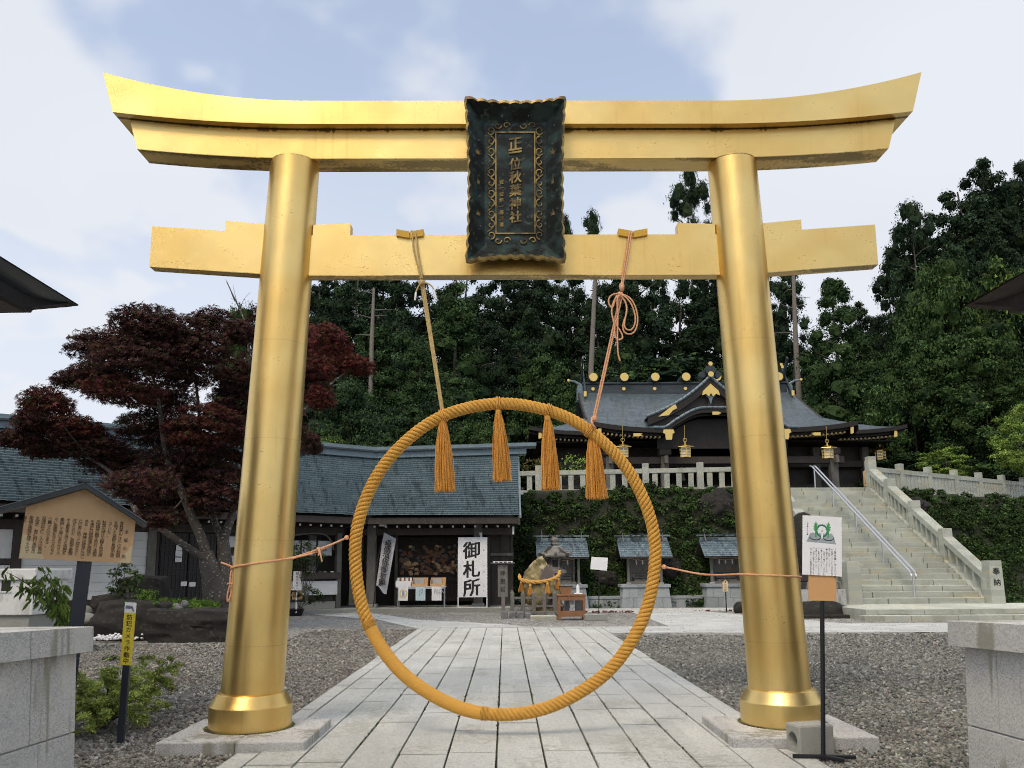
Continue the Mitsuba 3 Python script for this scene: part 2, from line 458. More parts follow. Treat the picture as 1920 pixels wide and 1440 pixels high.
mat('mat_white', proc(lambda p, n, uv: mix((0.62, 0.64, 0.64), (0.74, 0.755, 0.75), fbm(p.x * 2.5, p.y * 2.5, p.z * 2.5, 4))), 0.6)
mat('mat_paper', (0.80, 0.81, 0.83), 0.7)
mat('mat_ink', (0.018, 0.018, 0.020), 0.7)
mat('mat_brown_ink', (0.045, 0.022, 0.010), 0.7)
mat('mat_yellow', (0.74, 0.58, 0.05), 0.5)
mat('mat_green_print', (0.06, 0.30, 0.10), 0.7)
mat('mat_teal_print', (0.035, 0.155, 0.12), 0.7)
mat('mat_grey_print', (0.33, 0.38, 0.40), 0.7)
mat('mat_blue_paper', (0.52, 0.66, 0.72), 0.7)
mat('mat_card', (0.60, 0.34, 0.15), 0.75)
mat('mat_cloth', proc(lambda p, n, uv: mix((0.42, 0.43, 0.46), (0.55, 0.555, 0.58), fbm(p.x * 4, p.y * 4, p.z * 4, 3))), 0.8, two=True)


def f_dark_rock(p, n, uv):
    a = fbm(p.x * 2.2, p.y * 2.2, p.z * 2.2, 4)
    col = mix((0.009, 0.0085, 0.008), (0.036, 0.033, 0.030), a)
    return mix(col, (0.075, 0.072, 0.06), 0.5 * smoothstep(0.55, 0.75, fbm(p.x * 15, p.y * 15, p.z * 15, 3)))


def f_gold_rock(p, n, uv):
    a = fbm(p.x * 3.0, p.y * 3.0, p.z * 3.0, 4)
    col = mix((0.085, 0.065, 0.03), (0.34, 0.28, 0.13), smoothstep(0.32, 0.62, a))
    col = mix(col, (0.50, 0.44, 0.27), 0.8 * smoothstep(0.58, 0.68, fbm(p.x * 7, p.y * 7, p.z * 5, 3)))
    bare = smoothstep(0.50, 0.58, fbm(p.x * 2.3 + 4, p.y * 2.3, p.z * 2.3, 4))
    plain = mix((0.10, 0.082, 0.074), (0.155, 0.130, 0.118), fbm(p.x * 8, p.y * 8, p.z * 8, 3))
    return mix(col, plain, bare)


mat('mat_dark_rock', proc(f_dark_rock), 0.85)
mat('mat_gold_rock', proc(f_gold_rock), 0.8)
mat('mat_grey_rock', proc(lambda p, n, uv: mix((0.10, 0.105, 0.11), (0.24, 0.245, 0.25), fbm(p.x * 8, p.y * 8, p.z * 8, 4))), 0.8)
mat('mat_lantern_stone', proc(lambda p, n, uv: mix(mix((0.12, 0.112, 0.10), (0.32, 0.30, 0.27), fbm(p.x * 6, p.y * 6, p.z * 6, 4)), (0.04, 0.038, 0.034), smoothstep(0.52, 0.64, fbm(p.x * 5 + 3, p.y * 5, p.z * 1.7, 4)))), 0.85)
mat('mat_concrete', proc(lambda p, n, uv: mix((0.20, 0.21, 0.19), (0.36, 0.365, 0.335), 0.5 * fbm(p.x * 9, p.y * 9, p.z * 9, 4) + 0.5 * speckle(p))), 0.85)
mat('mat_blue_granite', proc(lambda p, n, uv: mix((0.22, 0.25, 0.265), (0.36, 0.39, 0.405), 0.55 * fbm(p.x * 1.9, p.y * 1.9, p.z * 1.9, 4) + 0.45 * noise(p.x * 60, p.y * 60, p.z * 60)) * (0.85 + 0.3 * cell_rand(p.x * 1.6 + 0.3, 2, dr.floor(p.z * 2.4)))), 0.7)
mat('mat_soil', proc(lambda p, n, uv: mix((0.014, 0.018, 0.010), (0.042, 0.044, 0.028), fbm(p.x * 1.3, p.y * 1.3, p.z * 1.3, 4))), 0.95, two=True)
mat('mat_glow_pane', (0.62, 0.60, 0.47), 0.5)


# ================================================================ SETTING: ground, path, paving
rng = np.random.default_rng(11)
g = 900.0
labels['gravel_ground'] = {'label': 'grey gravel ground of the shrine forecourt on both sides of the path', 'category': 'ground', 'kind': 'structure'}
part(None, 'gravel_ground', (np.array([[-g, -g, 0], [g, -g, 0], [g, g, 0], [-g, g, 0.0]]), np.array([[0, 1, 2], [0, 2, 3]])), 'mat_gravel_bed')

PX0, PW, PN = -2.113, 0.367, 12.12
labels['stone_path'] = {'label': 'pale granite slab path leading through the golden gate towards the shrine', 'category': 'path', 'kind': 'structure'}
part('stone_path', 'joint_bed', box(PX0, PX0 + PN * PW, 2.0, 20.9, -0.05, 0.005), 'mat_joint_earth')
edges = [PX0, -1.934, -1.567, -1.198, -0.833, -0.450, -0.072, 0.297, 0.672, 1.042, 1.412, 1.780, 2.147, 2.335]


def slab(x0, x1, y0, y1):
    dz = rng.uniform(-0.004, 0.004)
    c = np.zeros((2, 2, 2, 3))
    for s in np.ndindex(2, 2, 2):
        c[s] = [(x0, x1)[s[0]] + rng.uniform(-.003, .003), (y0, y1)[s[1]] + rng.uniform(-.003, .003), (-0.04, 0.026 + dz + rng.uniform(-.002, .002))[s[2]]]
    part('stone_path', 'slab', hexa(c, 0.006), 'mat_paver')


for r in range(13):
    x0, x1 = edges[r] + (0.009 if r else 0), edges[r + 1] - 0.009
    y = 3.2 + rng.uniform(0, 0.9)
    while y < 20.6:
        L = rng.choice([0.86, 0.92, 0.92, 1.0]) * (1 if y < 12 else 1.35)
        y1 = min(y + L, 20.75)
        ya, yb = y, y1
        if r in (0, 12) or (r in (1,) and False):
            # the plinths of the gate stand in the outer rows
            if yb > 6.84 and ya < 8.02:
                if ya < 6.7:
                    slab(x0, x1, ya, 6.84)
                if yb > 8.2:
                    slab(x0, x1, 8.02, yb)
                y = y1 + 0.006
                continue
        slab(x0, x1, ya, yb)
        y = y1 + rng.uniform(0.010, 0.020)

# moss and small weeds in the long joints
mv, mc = [], []
for e in edges[2:-2]:
    for k in range(420):
        y = rng.uniform(3.6, 20)
        if meshkit.noise(np.array([[e * 9, y * 0.9, 0.0]]), 4)[0] < 0.56:
            continue
        c = np.array([e + rng.normal(0, .007), y, 0.016])
        a = rng.uniform(0, 6.28)
        h = rng.uniform(.008, .030)
        w = rng.uniform(.004, .012)
        d = np.array([math.cos(a), math.sin(a), 0]) * w
        mv.append([c - d, c + d, c + np.array([rng.normal(0, .012), rng.normal(0, .012), h])])
        g_ = rng.uniform(.6, 1.3)
        mc.append(np.array([0.075, 0.085, 0.028]) * g_)
V = np.array(mv).reshape(-1, 3)
labels['joint_moss'] = {'label': 'low green moss and weeds growing in the joints between the path slabs', 'category': 'moss', 'kind': 'stuff'}
part(None, 'joint_moss', (V, np.arange(len(V)).reshape(-1, 3)), 'mat_vertex', color=np.repeat(np.array(mc), 3, 0))

# flat paving beyond the path: crossing path, diagonal apron, strip before the little shrines
def sheet(poly, z, thick=0.03):
    return prism(poly, z - thick, z, 'z')


labels['crossing_path'] = {'label': 'pale paved crossing path running off to the right towards the stone steps', 'category': 'path', 'kind': 'structure'}
part(None, 'crossing_path', sheet([(-2.113, 20.78), (2.335, 18.75), (9.6, 18.4), (16, 18.1), (16, 21.2), (11.2, 21.35), (0.6, 20.2), (-2.0, 21.0)][0:0] or [(2.345, 18.9), (16, 18.1), (16, 21.2), (9.0, 21.5), (4.1, 20.9), (0.6, 20.95), (-2.2, 20.80), (2.345, 20.80)], 0.026), 'mat_far_paving')
labels['paved_apron'] = {'label': 'pale paved apron fanning out from the path to the dark hall on the left', 'category': 'pavement', 'kind': 'structure'}
part(None, 'paved_apron', sheet([(-2.2, 20.85), (0.6, 21.0), (0.1, 21.9), (-2.6, 24.4), (-4.6, 28.5), (-9.5, 29.3), (-9.5, 26.6), (-6.2, 27.4), (-3.6, 24.3)], 0.022), 'mat_far_paving')
labels['shrine_row_path'] = {'label': 'pale paved strip in front of the row of small shrines and its branch', 'category': 'path', 'kind': 'structure'}
part(None, 'shrine_row_path', sheet([(4.05, 20.95), (8.7, 21.55), (6.3, 28.6), (9.5, 28.9), (9.5, 30.4), (-1.0, 30.4), (-1.0, 28.9), (4.16, 28.3)], 0.019), 'mat_far_paving')
labels['platform_kerb'] = {'label': 'low stone platform with one step at the foot of the stone stairs', 'category': 'platform', 'kind': 'structure'}
part('platform_kerb', 'deck', box(9.75, 24, 22.75, 26.2, -0.1, 0.30, 0.01), 'mat_pale_stone')
x = 9.55
while x < 22:
    w = rng.uniform(1.2, 1.5)
    part('platform_kerb', 'kerb_stone', box(x, x + w - 0.012, 22.40, 22.76, -0.1, 0.155, 0.01), 'mat_pale_stone')
    part('platform_kerb', 'edge_stone', box(x + 0.5, x + 0.5 + w - 0.012, 22.70, 22.95, 0.16, 0.304, 0.01), 'mat_pale_stone')
    x += w

# gravel: single stones near the camera
def pebbles(n, xr, yr, rr, faces, keep):
    x = rng.uniform(*xr, n)
    y = rng.uniform(*yr, n)
    k = keep(x, y)
    x, y = x[k], y[k]
    n = len(x)
    base = trimesh.creation.icosahedron() if faces == 20 else trimesh.creation.box((1.2, 1.2, 1.2)) if faces == 12 else None
    if base is None:
        bv = np.array([[1, 0, 0], [-1, 0, 0], [0, 1, 0], [0, -1, 0], [0, 0, 1], [0, 0, -1]], float)
        bf = np.array([[0, 2, 4], [2, 1, 4], [1, 3, 4], [3, 0, 4], [2, 0, 5], [1, 2, 5], [3, 1, 5], [0, 3, 5]])
    else:
        bv, bf = np.array(base.vertices), np.array(base.faces)
    m = len(bv)
    r = rng.uniform(*rr, n) * rng.choice([0.7, 1, 1, 1.25], n)
    v = bv[None] * (1 + rng.normal(0, 0.17, (n, m, 1)))
    v = v * (np.stack([rng.uniform(.8, 1.3, n), rng.uniform(.7, 1.1, n), rng.uniform(.42, .7, n)], 1) * r[:, None])[:, None]
    q = rng.normal(0, 1, (n, 4)) * [1, .28, .28, 1]
    q /= np.linalg.norm(q, axis=1, keepdims=True)
    w, a, b, c = q.T
    R = np.stack([1 - 2 * (b * b + c * c), 2 * (a * b - c * w), 2 * (a * c + b * w), 2 * (a * b + c * w), 1 - 2 * (a * a + c * c), 2 * (b * c - a * w), 2 * (a * c - b * w), 2 * (b * c + a * w), 1 - 2 * (a * a + b * b)], 1).reshape(n, 3, 3)
    v = np.einsum('nij,nkj->nki', R, v) + np.stack([x, y, r * rng.uniform(.15, .75, n)], 1)[:, None]
    tone = rng.lognormal(-1.50, 0.34, n)[:, None] * (0.85 + 0.35 * meshkit.fbm(np.stack([x * .8, y * .8, x * 0], 1), 3, 8))[:, None]
    hue = np.array([1.0, 0.985, 0.93]) + np.stack([rng.normal(.02, .05, n), rng.normal(0, .015, n), rng.normal(0, .04, n)], 1)
    hue = np.where((x < 0)[:, None], hue * [1.01, 0.995, 0.95], hue * [0.97, 1.005, 0.98])
    col = np.clip(tone * hue, 0.02, 0.62)
    f = (bf[None] + (np.arange(n) * m)[:, None, None]).reshape(-1, 3)
    return v.reshape(-1, 3), f, np.repeat(col, m, 0)


def on_gravel(x, y):
    inframe = np.abs(x - 0.0) < 0.66 * y + 0.3
    path = (x > PX0 - 0.02) & (x < 2.35)
    stray = rng.uniform(0, 1, len(x)) < 0.022 * np.exp(-np.minimum(np.abs(x - PX0), np.abs(x - 2.335)) / 0.12)
    pl = ((np.abs(x + 2.19) < 0.58) | (np.abs(x - 2.41) < 0.60)) & (y > 6.87) & (y < 7.98)
    wall = (np.abs(x - 0.1) > 2.75) & (y < 5.35)
    cross = (x > 2.3) & (y > 18.25)
    bed = (x < -4.6) & (y > 17.6 + 0.1 * x)
    return inframe & (~path | stray) & ~pl & ~wall & ~cross & ~bed


ps = [pebbles(105000, (-6.5, 6.5), (4.2, 9.6), (.010, .0205), 20, on_gravel), pebbles(120000, (-10.5, 10.5), (9.6, 15.5), (.013, .025), 8, on_gravel), pebbles(65000, (-14, 14), (15.5, 24.0), (.018, .033), 8, lambda x, y: on_gravel(x, y) & (y < 20.5 + 0 * x) )]
o, vs, fs, cs = 0, [], [], []
for v, f, c in ps:
    vs.append(v); fs.append(f + o); cs.append(c); o += len(v)
labels['gravel_stones'] = {'label': 'loose grey and brown gravel stones covering the forecourt beside the path', 'category': 'gravel', 'kind': 'stuff'}
part(None, 'gravel_stones', (np.vstack(vs), np.vstack(fs)), 'mat_vertex', color=np.vstack(cs))


# ================================================================ GRANITE WALLS left and right of the camera
def granite_wall(side, label):
    t = thing('granite_wall', label, 'wall')
    X0 = 0.11 + side * 2.80                      # the face towards the path
    far, near, zt = 5.36, 2.6, 1.105

    def piece(name, y0, y1, z0, z1, out, thick, b=0.012):
        c = np.zeros((2, 2, 2, 3))
        for s in np.ndindex(2, 2, 2):
            y, z = (y0, y1)[s[1]], (z0, z1)[s[2]]
            xx = X0 - side * (out + 0.055 * (zt - z)) + (side * thick if s[0] == (1 if side > 0 else 0) else 0)
            c[s] = [xx, y, z + 0.035 * (far - y)]
        part(t, name, hexa(c, b), 'mat_granite')
    for y0, y1 in ((4.72, far + 0.06), (3.5, 4.714), (near, 3.494)) if side < 0 else ((4.30, far + 0.06), (3.2, 4.294), (near, 3.194)):
        piece('cap_stone', y0, y1, zt - 0.155, zt, 0.075, 0.62)
    z1 = zt - 0.157
    for z0, z1_, cuts in ((0.475, z1, (far, 5.02, 4.30, 3.3, near) if side > 0 else (far, 4.86, 3.9, 3.2, near)), (-0.15, 0.47, (far, 4.72, 3.7, near) if side > 0 else (far, 4.95, 4.45, 3.5, near))):
        for a, b_ in zip(cuts[1:], cuts[:-1]):
            piece('block', a, b_ - 0.006, z0, z1_ - 0.004, 0.0, 0.46, 0.008)
    piece('core', near + 0.02, far - 0.02, -0.1, z1 - 0.02, -0.02, 0.42)
    return t


granite_wall(-1, 'grey granite block wall with overhanging cap, in front of the wooden notice board')
granite_wall(1, 'grey granite block wall with overhanging cap and brown runoff stains, beyond the concrete block')


# ================================================================ GOLDEN TORII
tor = thing('torii_gate', 'large golden torii gate spanning the stone path', 'torii gate')
XC, YC = 0.112, 7.585


def curved_beam(half_top, half_bot, y0, y1, zt, zb, n=72, ridge=0.0):
    s = np.linspace(-1, 1, n)
    rows = []
    for yy, half, zf, dz in ((y0, half_bot, zb, 0), (y0, half_top, zt, 0), (0.5 * (y0 + y1), half_top, zt, ridge), (y1, half_top, zt, 0), (y1, half_bot, zb, 0)):
        x = s * half
        rows.append(np.stack([XC + x, np.full(n, yy), zf(np.abs(x)) + dz], 1))
    v = np.vstack(rows)
    f = []
    i = np.arange(n - 1)
    for k in range(5):
        a, b = k * n, ((k + 1) % 5) * n
        f.append(np.stack([a + i, a + i + 1, b + i + 1, b + i], 1))
    f = tri(np.vstack(f))[:, ::-1]
    caps = []
    for e, fl in ((0, 1), (n - 1, -1)):
        q = [k * n + e for k in range(5)]
        for j in (1, 2, 3):
            caps.append([q[0], q[j], q[j + 1]][::fl] if j < 4 else None)
    f = np.vstack([f, np.array([c for c in caps if c])])
    m = trimesh.Trimesh(v, f, process=False)
    trimesh.repair.fix_normals(m)
    return np.array(m.vertices), np.array(m.faces)


kt = lambda a: 5.879 + 0.0745 * np.maximum(a - 1.95, 0) ** 2
kb = lambda a: 5.641 + 0.034 * np.maximum(a - 1.9, 0) ** 2
sb = lambda a: 5.342 + 0.031 * np.maximum(a - 1.85, 0) ** 2
part(tor, 'top_lintel', curved_beam(3.945, 3.828, 7.34, 7.83, kt, kb, ridge=0.04), 'mat_gold')
part(tor, 'second_lintel', curved_beam(3.712, 3.615, 7.44, 7.715, lambda a: kb(a) + 0.012, sb), 'mat_gold')
nt = lambda a: 4.602 + 0.072 * np.maximum(a - 2.15, 0)
nb = lambda a: 4.197 + 0.072 * np.maximum(a - 2.15, 0)
part(tor, 'tie_beam', curved_beam(3.462, 3.462, 7.52, 7.65, nt, nb), 'mat_gold')
PIL = ((-2.240, -2.025), (2.440, 2.240))
for (xb, xt) in PIL:
    n = 96
    a = np.arange(n) * 2 * np.pi / n
    prof = [(0.385, 0.268), (1.7, 0.257), (3.2, 0.246), (4.6, 0.237), (5.352, 0.232)]
    v = np.vstack([np.stack([xb + (xt - xb) * (z - 0.1) / 5.3 + r * np.cos(a), YC + r * np.sin(a), a * 0 + z], 1) for z, r in prof])
    k = np.arange(n)
    f = np.vstack([np.stack([i * n + k, i * n + (k + 1) % n, (i + 1) * n + (k + 1) % n, (i + 1) * n + k], 1) for i in range(len(prof) - 1)])
    part(tor, 'pillar', (v, tri(f)), 'mat_gold', smooth=True)
    base = [(0.352, 0.101), (0.354, 0.275), (0.353, 0.288), (0.343, 0.298), (0.325, 0.335), (0.306, 0.372), (0.298, 0.387), (0.286, 0.394), (0.262, 0.396)]
    xm = xb + (xt - xb) * 0.02
    part(tor, 'pillar_base', lathe(base, 96, (xm, YC)), 'mat_gold', smooth=28)
    for sgn in (-1, 1):
        # wedges that lock the tie beam into the pillar
        xp = xb + (xt - xb) * (4.65 / 5.3)
        xi, xo = xp + sgn * 0.232, xp + sgn * (0.60 if sgn * xp > 0 else 0.59)
        out = sgn * (xp - XC) > 0
        za, zb_ = (nt(abs(xi - XC)), nt(abs(xo - XC)))
        h0, h1 = (0.095, 0.105) if out else (0.105, 0.118)
        lo, hi = (xi, xo) if xi < xo else (xo, xi)
        zl, zh = (za, zb_) if xi < xo else (zb_, za)
        hl, hh = (h0, h1) if xi < xo else (h1, h0)
        c = [[[[lo, 7.523, zl + .001], [lo, 7.523, zl + hl]], [[lo, 7.647, zl + .001], [lo, 7.647, zl + hl]]], [[[hi, 7.523, zh + .001], [hi, 7.523, zh + hh]], [[hi, 7.647, zh + .001], [hi, 7.647, zh + hh]]]]
        part(tor, 'wedge', hexa(c, 0.004), 'mat_gold')
labels[tor + '__top_lintel'] = {'label': 'curved golden top lintel with upswept ends'}

for xc, lab in ((-2.19, 'square granite plinth under the left golden pillar'), (2.41, 'square granite plinth under the right golden pillar, concrete block on its corner')):
    t = thing('stone_plinth', lab, 'plinth')
    part(t, 'slab', box(xc - 0.595, xc + 0.03, 6.905, 7.97, -0.06, 0.098, 0.008), 'mat_granite')
    part(t, 'slab', box(xc + 0.034, xc + 0.585, 6.907, 7.968, -0.06, 0.0975, 0.008), 'mat_granite')
    rim = lathe([(0.385, 0.0985), (0.385, 0.1005), (0.30, 0.1005)], 64, (xc - 0.05 if xc < 0 else xc + 0.03, YC))
    part(t, 'mortar_ring', rim, 'mat_joint_earth')

# ---------------------------------------------------------------- shrine name plaque on the gate
pl = thing('name_plaque', 'dark bronze name plaque with wavy frame hanging at the centre of the golden gate', 'plaque')
# local frame: x right, z up along the leaning face, y into the face
P0, P1 = np.array([0.114, 7.36, 4.285]), np.array([0.117, 7.17, 5.775])
ez = (P1 - P0)
H_ = np.linalg.norm(ez)
ez = ez / H_
ex = np.array([1.0, 0, 0])
ey = np.cross(ez, ex)


def on_plaque(m):
    return place(m, P0, ex, ey, ez)


W0 = 0.445
iw, z0i, z1i = 0.285, 0.17, H_ - 0.17
part(pl, 'board', on_plaque(box(-iw - .03, iw + .03, 0.10, 0.15, z0i - .03, z1i + .03)), 'mat_bronze')
# flared sides with a scalloped outer edge
def edge_curve(n, wavy=1.0):
    """outer rim, anticlockwise from bottom left: (x, z)"""
    def side(a, b, nrm, k, pinch):
        a, b = np.array(a), np.array(b)
        t = np.linspace(0, 1, n, endpoint=False)
        p = a + (b - a) * t[:, None]
        q = pinch * (1 - (2 * t - 1) ** 2) ** 0.8
        s = np.abs(np.sin(t * np.pi * k)) * 0.016 * wavy
        return p + np.array(nrm) * (-(q) + s)[:, None]
    W, Hh = W0, H_
    return np.vstack([side((-W, 0.0), (W, 0.0), (0, -1), 9, 0.045), side((W, 0.0), (W + .008, Hh), (1, 0), 13, 0.028), side((W + .008, Hh), (-W - .008, Hh), (0, 1), 9, 0.050), side((-W - .008, Hh), (-W, 0), (-1, 0), 13, 0.028)])


n = 78
outer = edge_curve(n)
smooth_outer = edge_curve(n, 0.0)
inner = []
for a, b in (((-iw, z0i), (iw, z0i)), ((iw, z0i), (iw, z1i)), ((iw, z1i), (-iw, z1i)), ((-iw, z1i), (-iw, z0i))):
    t = np.linspace(0, 1, n, endpoint=False)[:, None]
    inner.append(np.array(a) * (1 - t) + np.array(b) * t)
inner = np.vstack(inner)
N = len(outer)
rings = [np.insert(inner, 1, 0.105, axis=1), np.insert(0.5 * inner + 0.5 * smooth_outer, 1, 0.045, axis=1), np.insert(0.15 * inner + 0.85 * smooth_outer, 1, -0.018, axis=1), np.insert(0.04 * inner + 0.96 * outer, 1, -0.035, axis=1)]
k = np.arange(N)
f = np.vstack([np.stack([i * N + k, i * N + (k + 1) % N, (i + 1) * N + (k + 1) % N, (i + 1) * N + k], 1) for i in range(3)])
part(pl, 'flared_frame', on_plaque((np.vstack(rings), tri(f)[:, ::-1])), 'mat_bronze', smooth=25)
cen = outer.mean(0)
o2 = cen + (outer - cen) * 1.0
rings = [np.insert(0.04 * inner + 0.96 * outer, 1, -0.035, axis=1), np.insert(0.03 * inner + .97 * outer, 1, -0.052, axis=1), np.insert(o2 + (outer - cen) * 0.03, 1, -0.045, axis=1), np.insert(o2 + (outer - cen) * 0.03, 1, 0.03, axis=1), np.insert(0.08 * inner + .92 * outer, 1, 0.05, axis=1)]
f = np.vstack([np.stack([i * N + k, i * N + (k + 1) % N, (i + 1) * N + (k + 1) % N, (i + 1) * N + k], 1) for i in range(4)])
part(pl, 'scalloped_rim', on_plaque((np.vstack(rings), tri(f)[:, ::-1])), 'mat_old_gilt', smooth=35)
bz0, bz1, bx = 0.27, H_ - 0.255, 0.178
ms = [box(-bx - .012, -bx, 0.088, 0.10, bz0, bz1), box(bx, bx + .012, 0.088, 0.10, bz0, bz1), box(-bx, bx, 0.088, 0.10, bz0, bz0 + .012), box(-bx, bx, 0.088, 0.10, bz1 - .012, bz1)]
part(pl, 'inner_border', on_plaque(merge(ms)), 'mat_old_gilt')


def scroll(c, r, turns, flip, ang):
    t = np.linspace(0, 1, 15)
    rad = r * (1 - 0.78 * t)
    a = ang + flip * t * turns * 2 * np.pi
    return tube(np.stack([c[0] + rad * np.cos(a), 0.092 + 0 * t, c[1] + rad * np.sin(a)], 1), 0.0088 * (1 - 0.4 * t), 5)


ms = []
for s in (-1, 1):
    zz = np.linspace(bz0 - .01, bz1 + .01, 11)
    for i, z in enumerate(zz):
        ms.append(scroll((s * 0.232, z), 0.043, 0.95, s * (1 if i % 2 else -1), math.pi / 2 if i % 2 else -math.pi / 2))
        if i:
            ms.append(tube([(s * (.232 + .03 * (1 if i % 2 else -1)), .093, z - .07), (s * .232, .093, z - .045), (s * (.232 - .028 * (1 if i % 2 else -1)), .093, z - .02)], .005, 5))
for zc in (bz0 - .062, bz1 + .058):
    for i, xx in enumerate(np.linspace(-.165, .165, 5)):
        if i != 2:
            ms.append(scroll((xx, zc), 0.036, 0.95, 1 if i % 2 else -1, 0 if i < 2 else math.pi))
for m_ in ms:
    part(pl, 'scroll', on_plaque(m_), 'mat_old_gilt', smooth=True)
# small scrolls and maple leaves on the flared frame
ms = []


def star_leaf(c, r, y, tilt=(0, 0)):
    a = np.radians([90, 45, 135, 0, 180, -45, 225])
    ln = np.array([1, .85, .85, .7, .7, .45, .45]) * r
    pts = []
    for k_, (q, l) in enumerate(sorted(zip(a, ln))):
        pts.append((c[0] + l * math.cos(q), c[1] + l * math.sin(q)))
        pts.append((c[0] + .22 * r * math.cos(q + .39), c[1] + .22 * r * math.sin(q + .39)))
    v, f_ = prism(pts, y - .008, y, 'y')
    v[:, 1] += tilt[0] * (v[:, 0] - c[0]) + tilt[1] * (v[:, 2] - c[1])
    return v, f_


for s in (-1, 1):
    for z in (0.45, 0.75, 1.03):
        ms.append(star_leaf((s * 0.352, z), 0.055, 0.052, (-s * 1.0, 0)))
    for z in (0.2, 0.3, 1.22, 1.32, 0.6, 0.9):
        ms.append(scroll((s * 0.36, z), 0.032, 0.9, s, 0))
ms.append(star_leaf((0, 0.095), 0.06, 0.055, (0, -1.0)))
ms.append(star_leaf((0, H_ - 0.10), 0.055, 0.055, (0, 1.0)))
for m_ in ms:
    part(pl, 'leaf_ornament', on_plaque(m_), 'mat_old_gilt')
zs = bz1 - .03
big = lettering([('正一位秋葉神社', 0.0, 0.0)], 1, 1, 1) if False else None
ms = []
for ch, zc, sz in zip('正一位秋葉神社', (0.90, 0.815, 0.70, 0.575, 0.445, 0.315, 0.185), (.140, .13, .12, .120, .118, .118, .115)):
    m = lettering([ch], sz, sz, sz, 0.012, 1.0, 0.16)
    v, f_ = m
    ms.append((v + [sz / 2, 0.10, bz0 + (bz1 - bz0) * zc + sz / 2 - 0.01], f_))
part(pl, 'lettering', on_plaque(merge(ms)), 'mat_old_gilt')
v, f_ = lettering(['従一位勲一等謹書'], 0.045, 0.05, 0.058, 0.006, 0.2, 0.1)
part(pl, 'small_lettering', on_plaque((v + [-0.105, 0.10, bz0 + 0.53], f_)), 'mat_old_gilt')
ms = [lathe([(0, 0), (.007, .002), (.009, .009), (.006, .016), (0, .018)], 10, (0, 0))]
st = []
for x_, z_ in ((-.125, H_ - .115), (.125, H_ - .115), (-.345, H_ - .35), (-.335, .62), (-.33, .34), (.345, .62)):
    v, f_ = ms[0]
    st.append((np.stack([v[:, 0] + x_, 0.075 - v[:, 2] * 1.6, v[:, 1] + z_], 1), f_[:, ::-1]))
for m_ in st:
    part(pl, 'stud', on_plaque(m_), 'mat_steel', smooth=True)

# ---------------------------------------------------------------- the great rope ring
ring = thing('rope_ring', 'large ochre rope ring hanging in the golden gate, wound all round', 'rope ring')
RX, RZ, RC = 1.335, 1.366, np.array([0.0, 7.44, 1.577])
r0 = 0.058


def ring_point(a):
    w = 1 + 0.0035 * np.sin(3 * a + 1) + 0.002 * np.sin(7 * a + .4) + 0.0012 * np.sin(13 * a)
    return RC + np.stack([RX * w * np.cos(a), 0.012 * np.sin(2 * a + .7), RZ * w * np.sin(a)], -1)


a0, a1 = math.radians(260), math.radians(208 + 360)
STR, turns = 4, 44                       # four strands laid side by side
seg = 44
t = np.linspace(0, 1, turns * seg + 1)
a = a0 + (a1 - a0) * t
th = -t * turns * 2 * np.pi
cp = ring_point(a)
er = (cp - RC) / np.linalg.norm(cp - RC, axis=1, keepdims=True)
eyv = np.array([0, 1.0, 0])
rr = 0.0400
tang = np.stack([-np.sin(a), 0 * a, np.cos(a)], 1)
m = 7
ww = (a1 - a0) * 1.35 / turns / STR * 0.50
for q_ in range(STR):
    dirn = np.cos(th + q_ * 2 * np.pi / STR)[:, None] * er + np.sin(th + q_ * 2 * np.pi / STR)[:, None] * (-eyv)
    cen = cp + rr * dirn
    rows = []
    for ph in np.linspace(-1.75, 1.75, m):
        rows.append(cen + 0.0165 * np.cos(ph) * dirn + ww * np.sin(ph) * tang)
    uvs = np.stack(np.broadcast_arrays((np.linspace(0, 1, m) * 3)[None, :], (t * turns * 6.0)[:, None]), -1).reshape(-1, 2)
    v, f = grid(np.stack(rows, 1))
    part(ring, 'strand', (v, f), 'mat_rope', smooth=True, uv=uvs)
core = ring_point(np.linspace(a0, a1, 240))
part(ring, 'core', tube(core, 0.0405, 12), 'mat_rope')
aa = np.linspace(math.radians(207.4), math.radians(260.6), 140)
cp = ring_point(aa)
er = (cp - RC) / np.linalg.norm(cp - RC, axis=1, keepdims=True)
q = np.linspace(0, 2 * np.pi, 25)
P_ = cp[:, None] + 0.0575 * (np.cos(q)[None, :, None] * er[:, None] - np.sin(q)[None, :, None] * eyv)
uvs = np.stack(np.broadcast_arrays((np.linspace(0, 1, 140) * 175)[:, None], (q * 3)[None, :]), -1).reshape(-1, 2)
v, f = grid(P_)
part(ring, 'smooth_binding', (v, f), 'mat_binding', smooth=True, uv=uvs, label='smooth close-wound binding at the lower left of the ring')
for ang, col in ((262, 'mat_binding'), (206, 'mat_binding')):
    ms = []
    for j in range(5):
        a_ = math.radians(ang + j * 0.5 - 1)
        c_ = ring_point(np.array(a_))
        e_ = (c_ - RC) / np.linalg.norm(c_ - RC)
        qq = np.linspace(0, 2 * np.pi, 25)
        ms.append(tube(c_ + 0.060 * (np.cos(qq)[:, None] * e_ - np.sin(qq)[:, None] * eyv), 0.0045, 5))
    part(ring, 'binding_end', merge(ms), 'mat_binding', smooth=True)


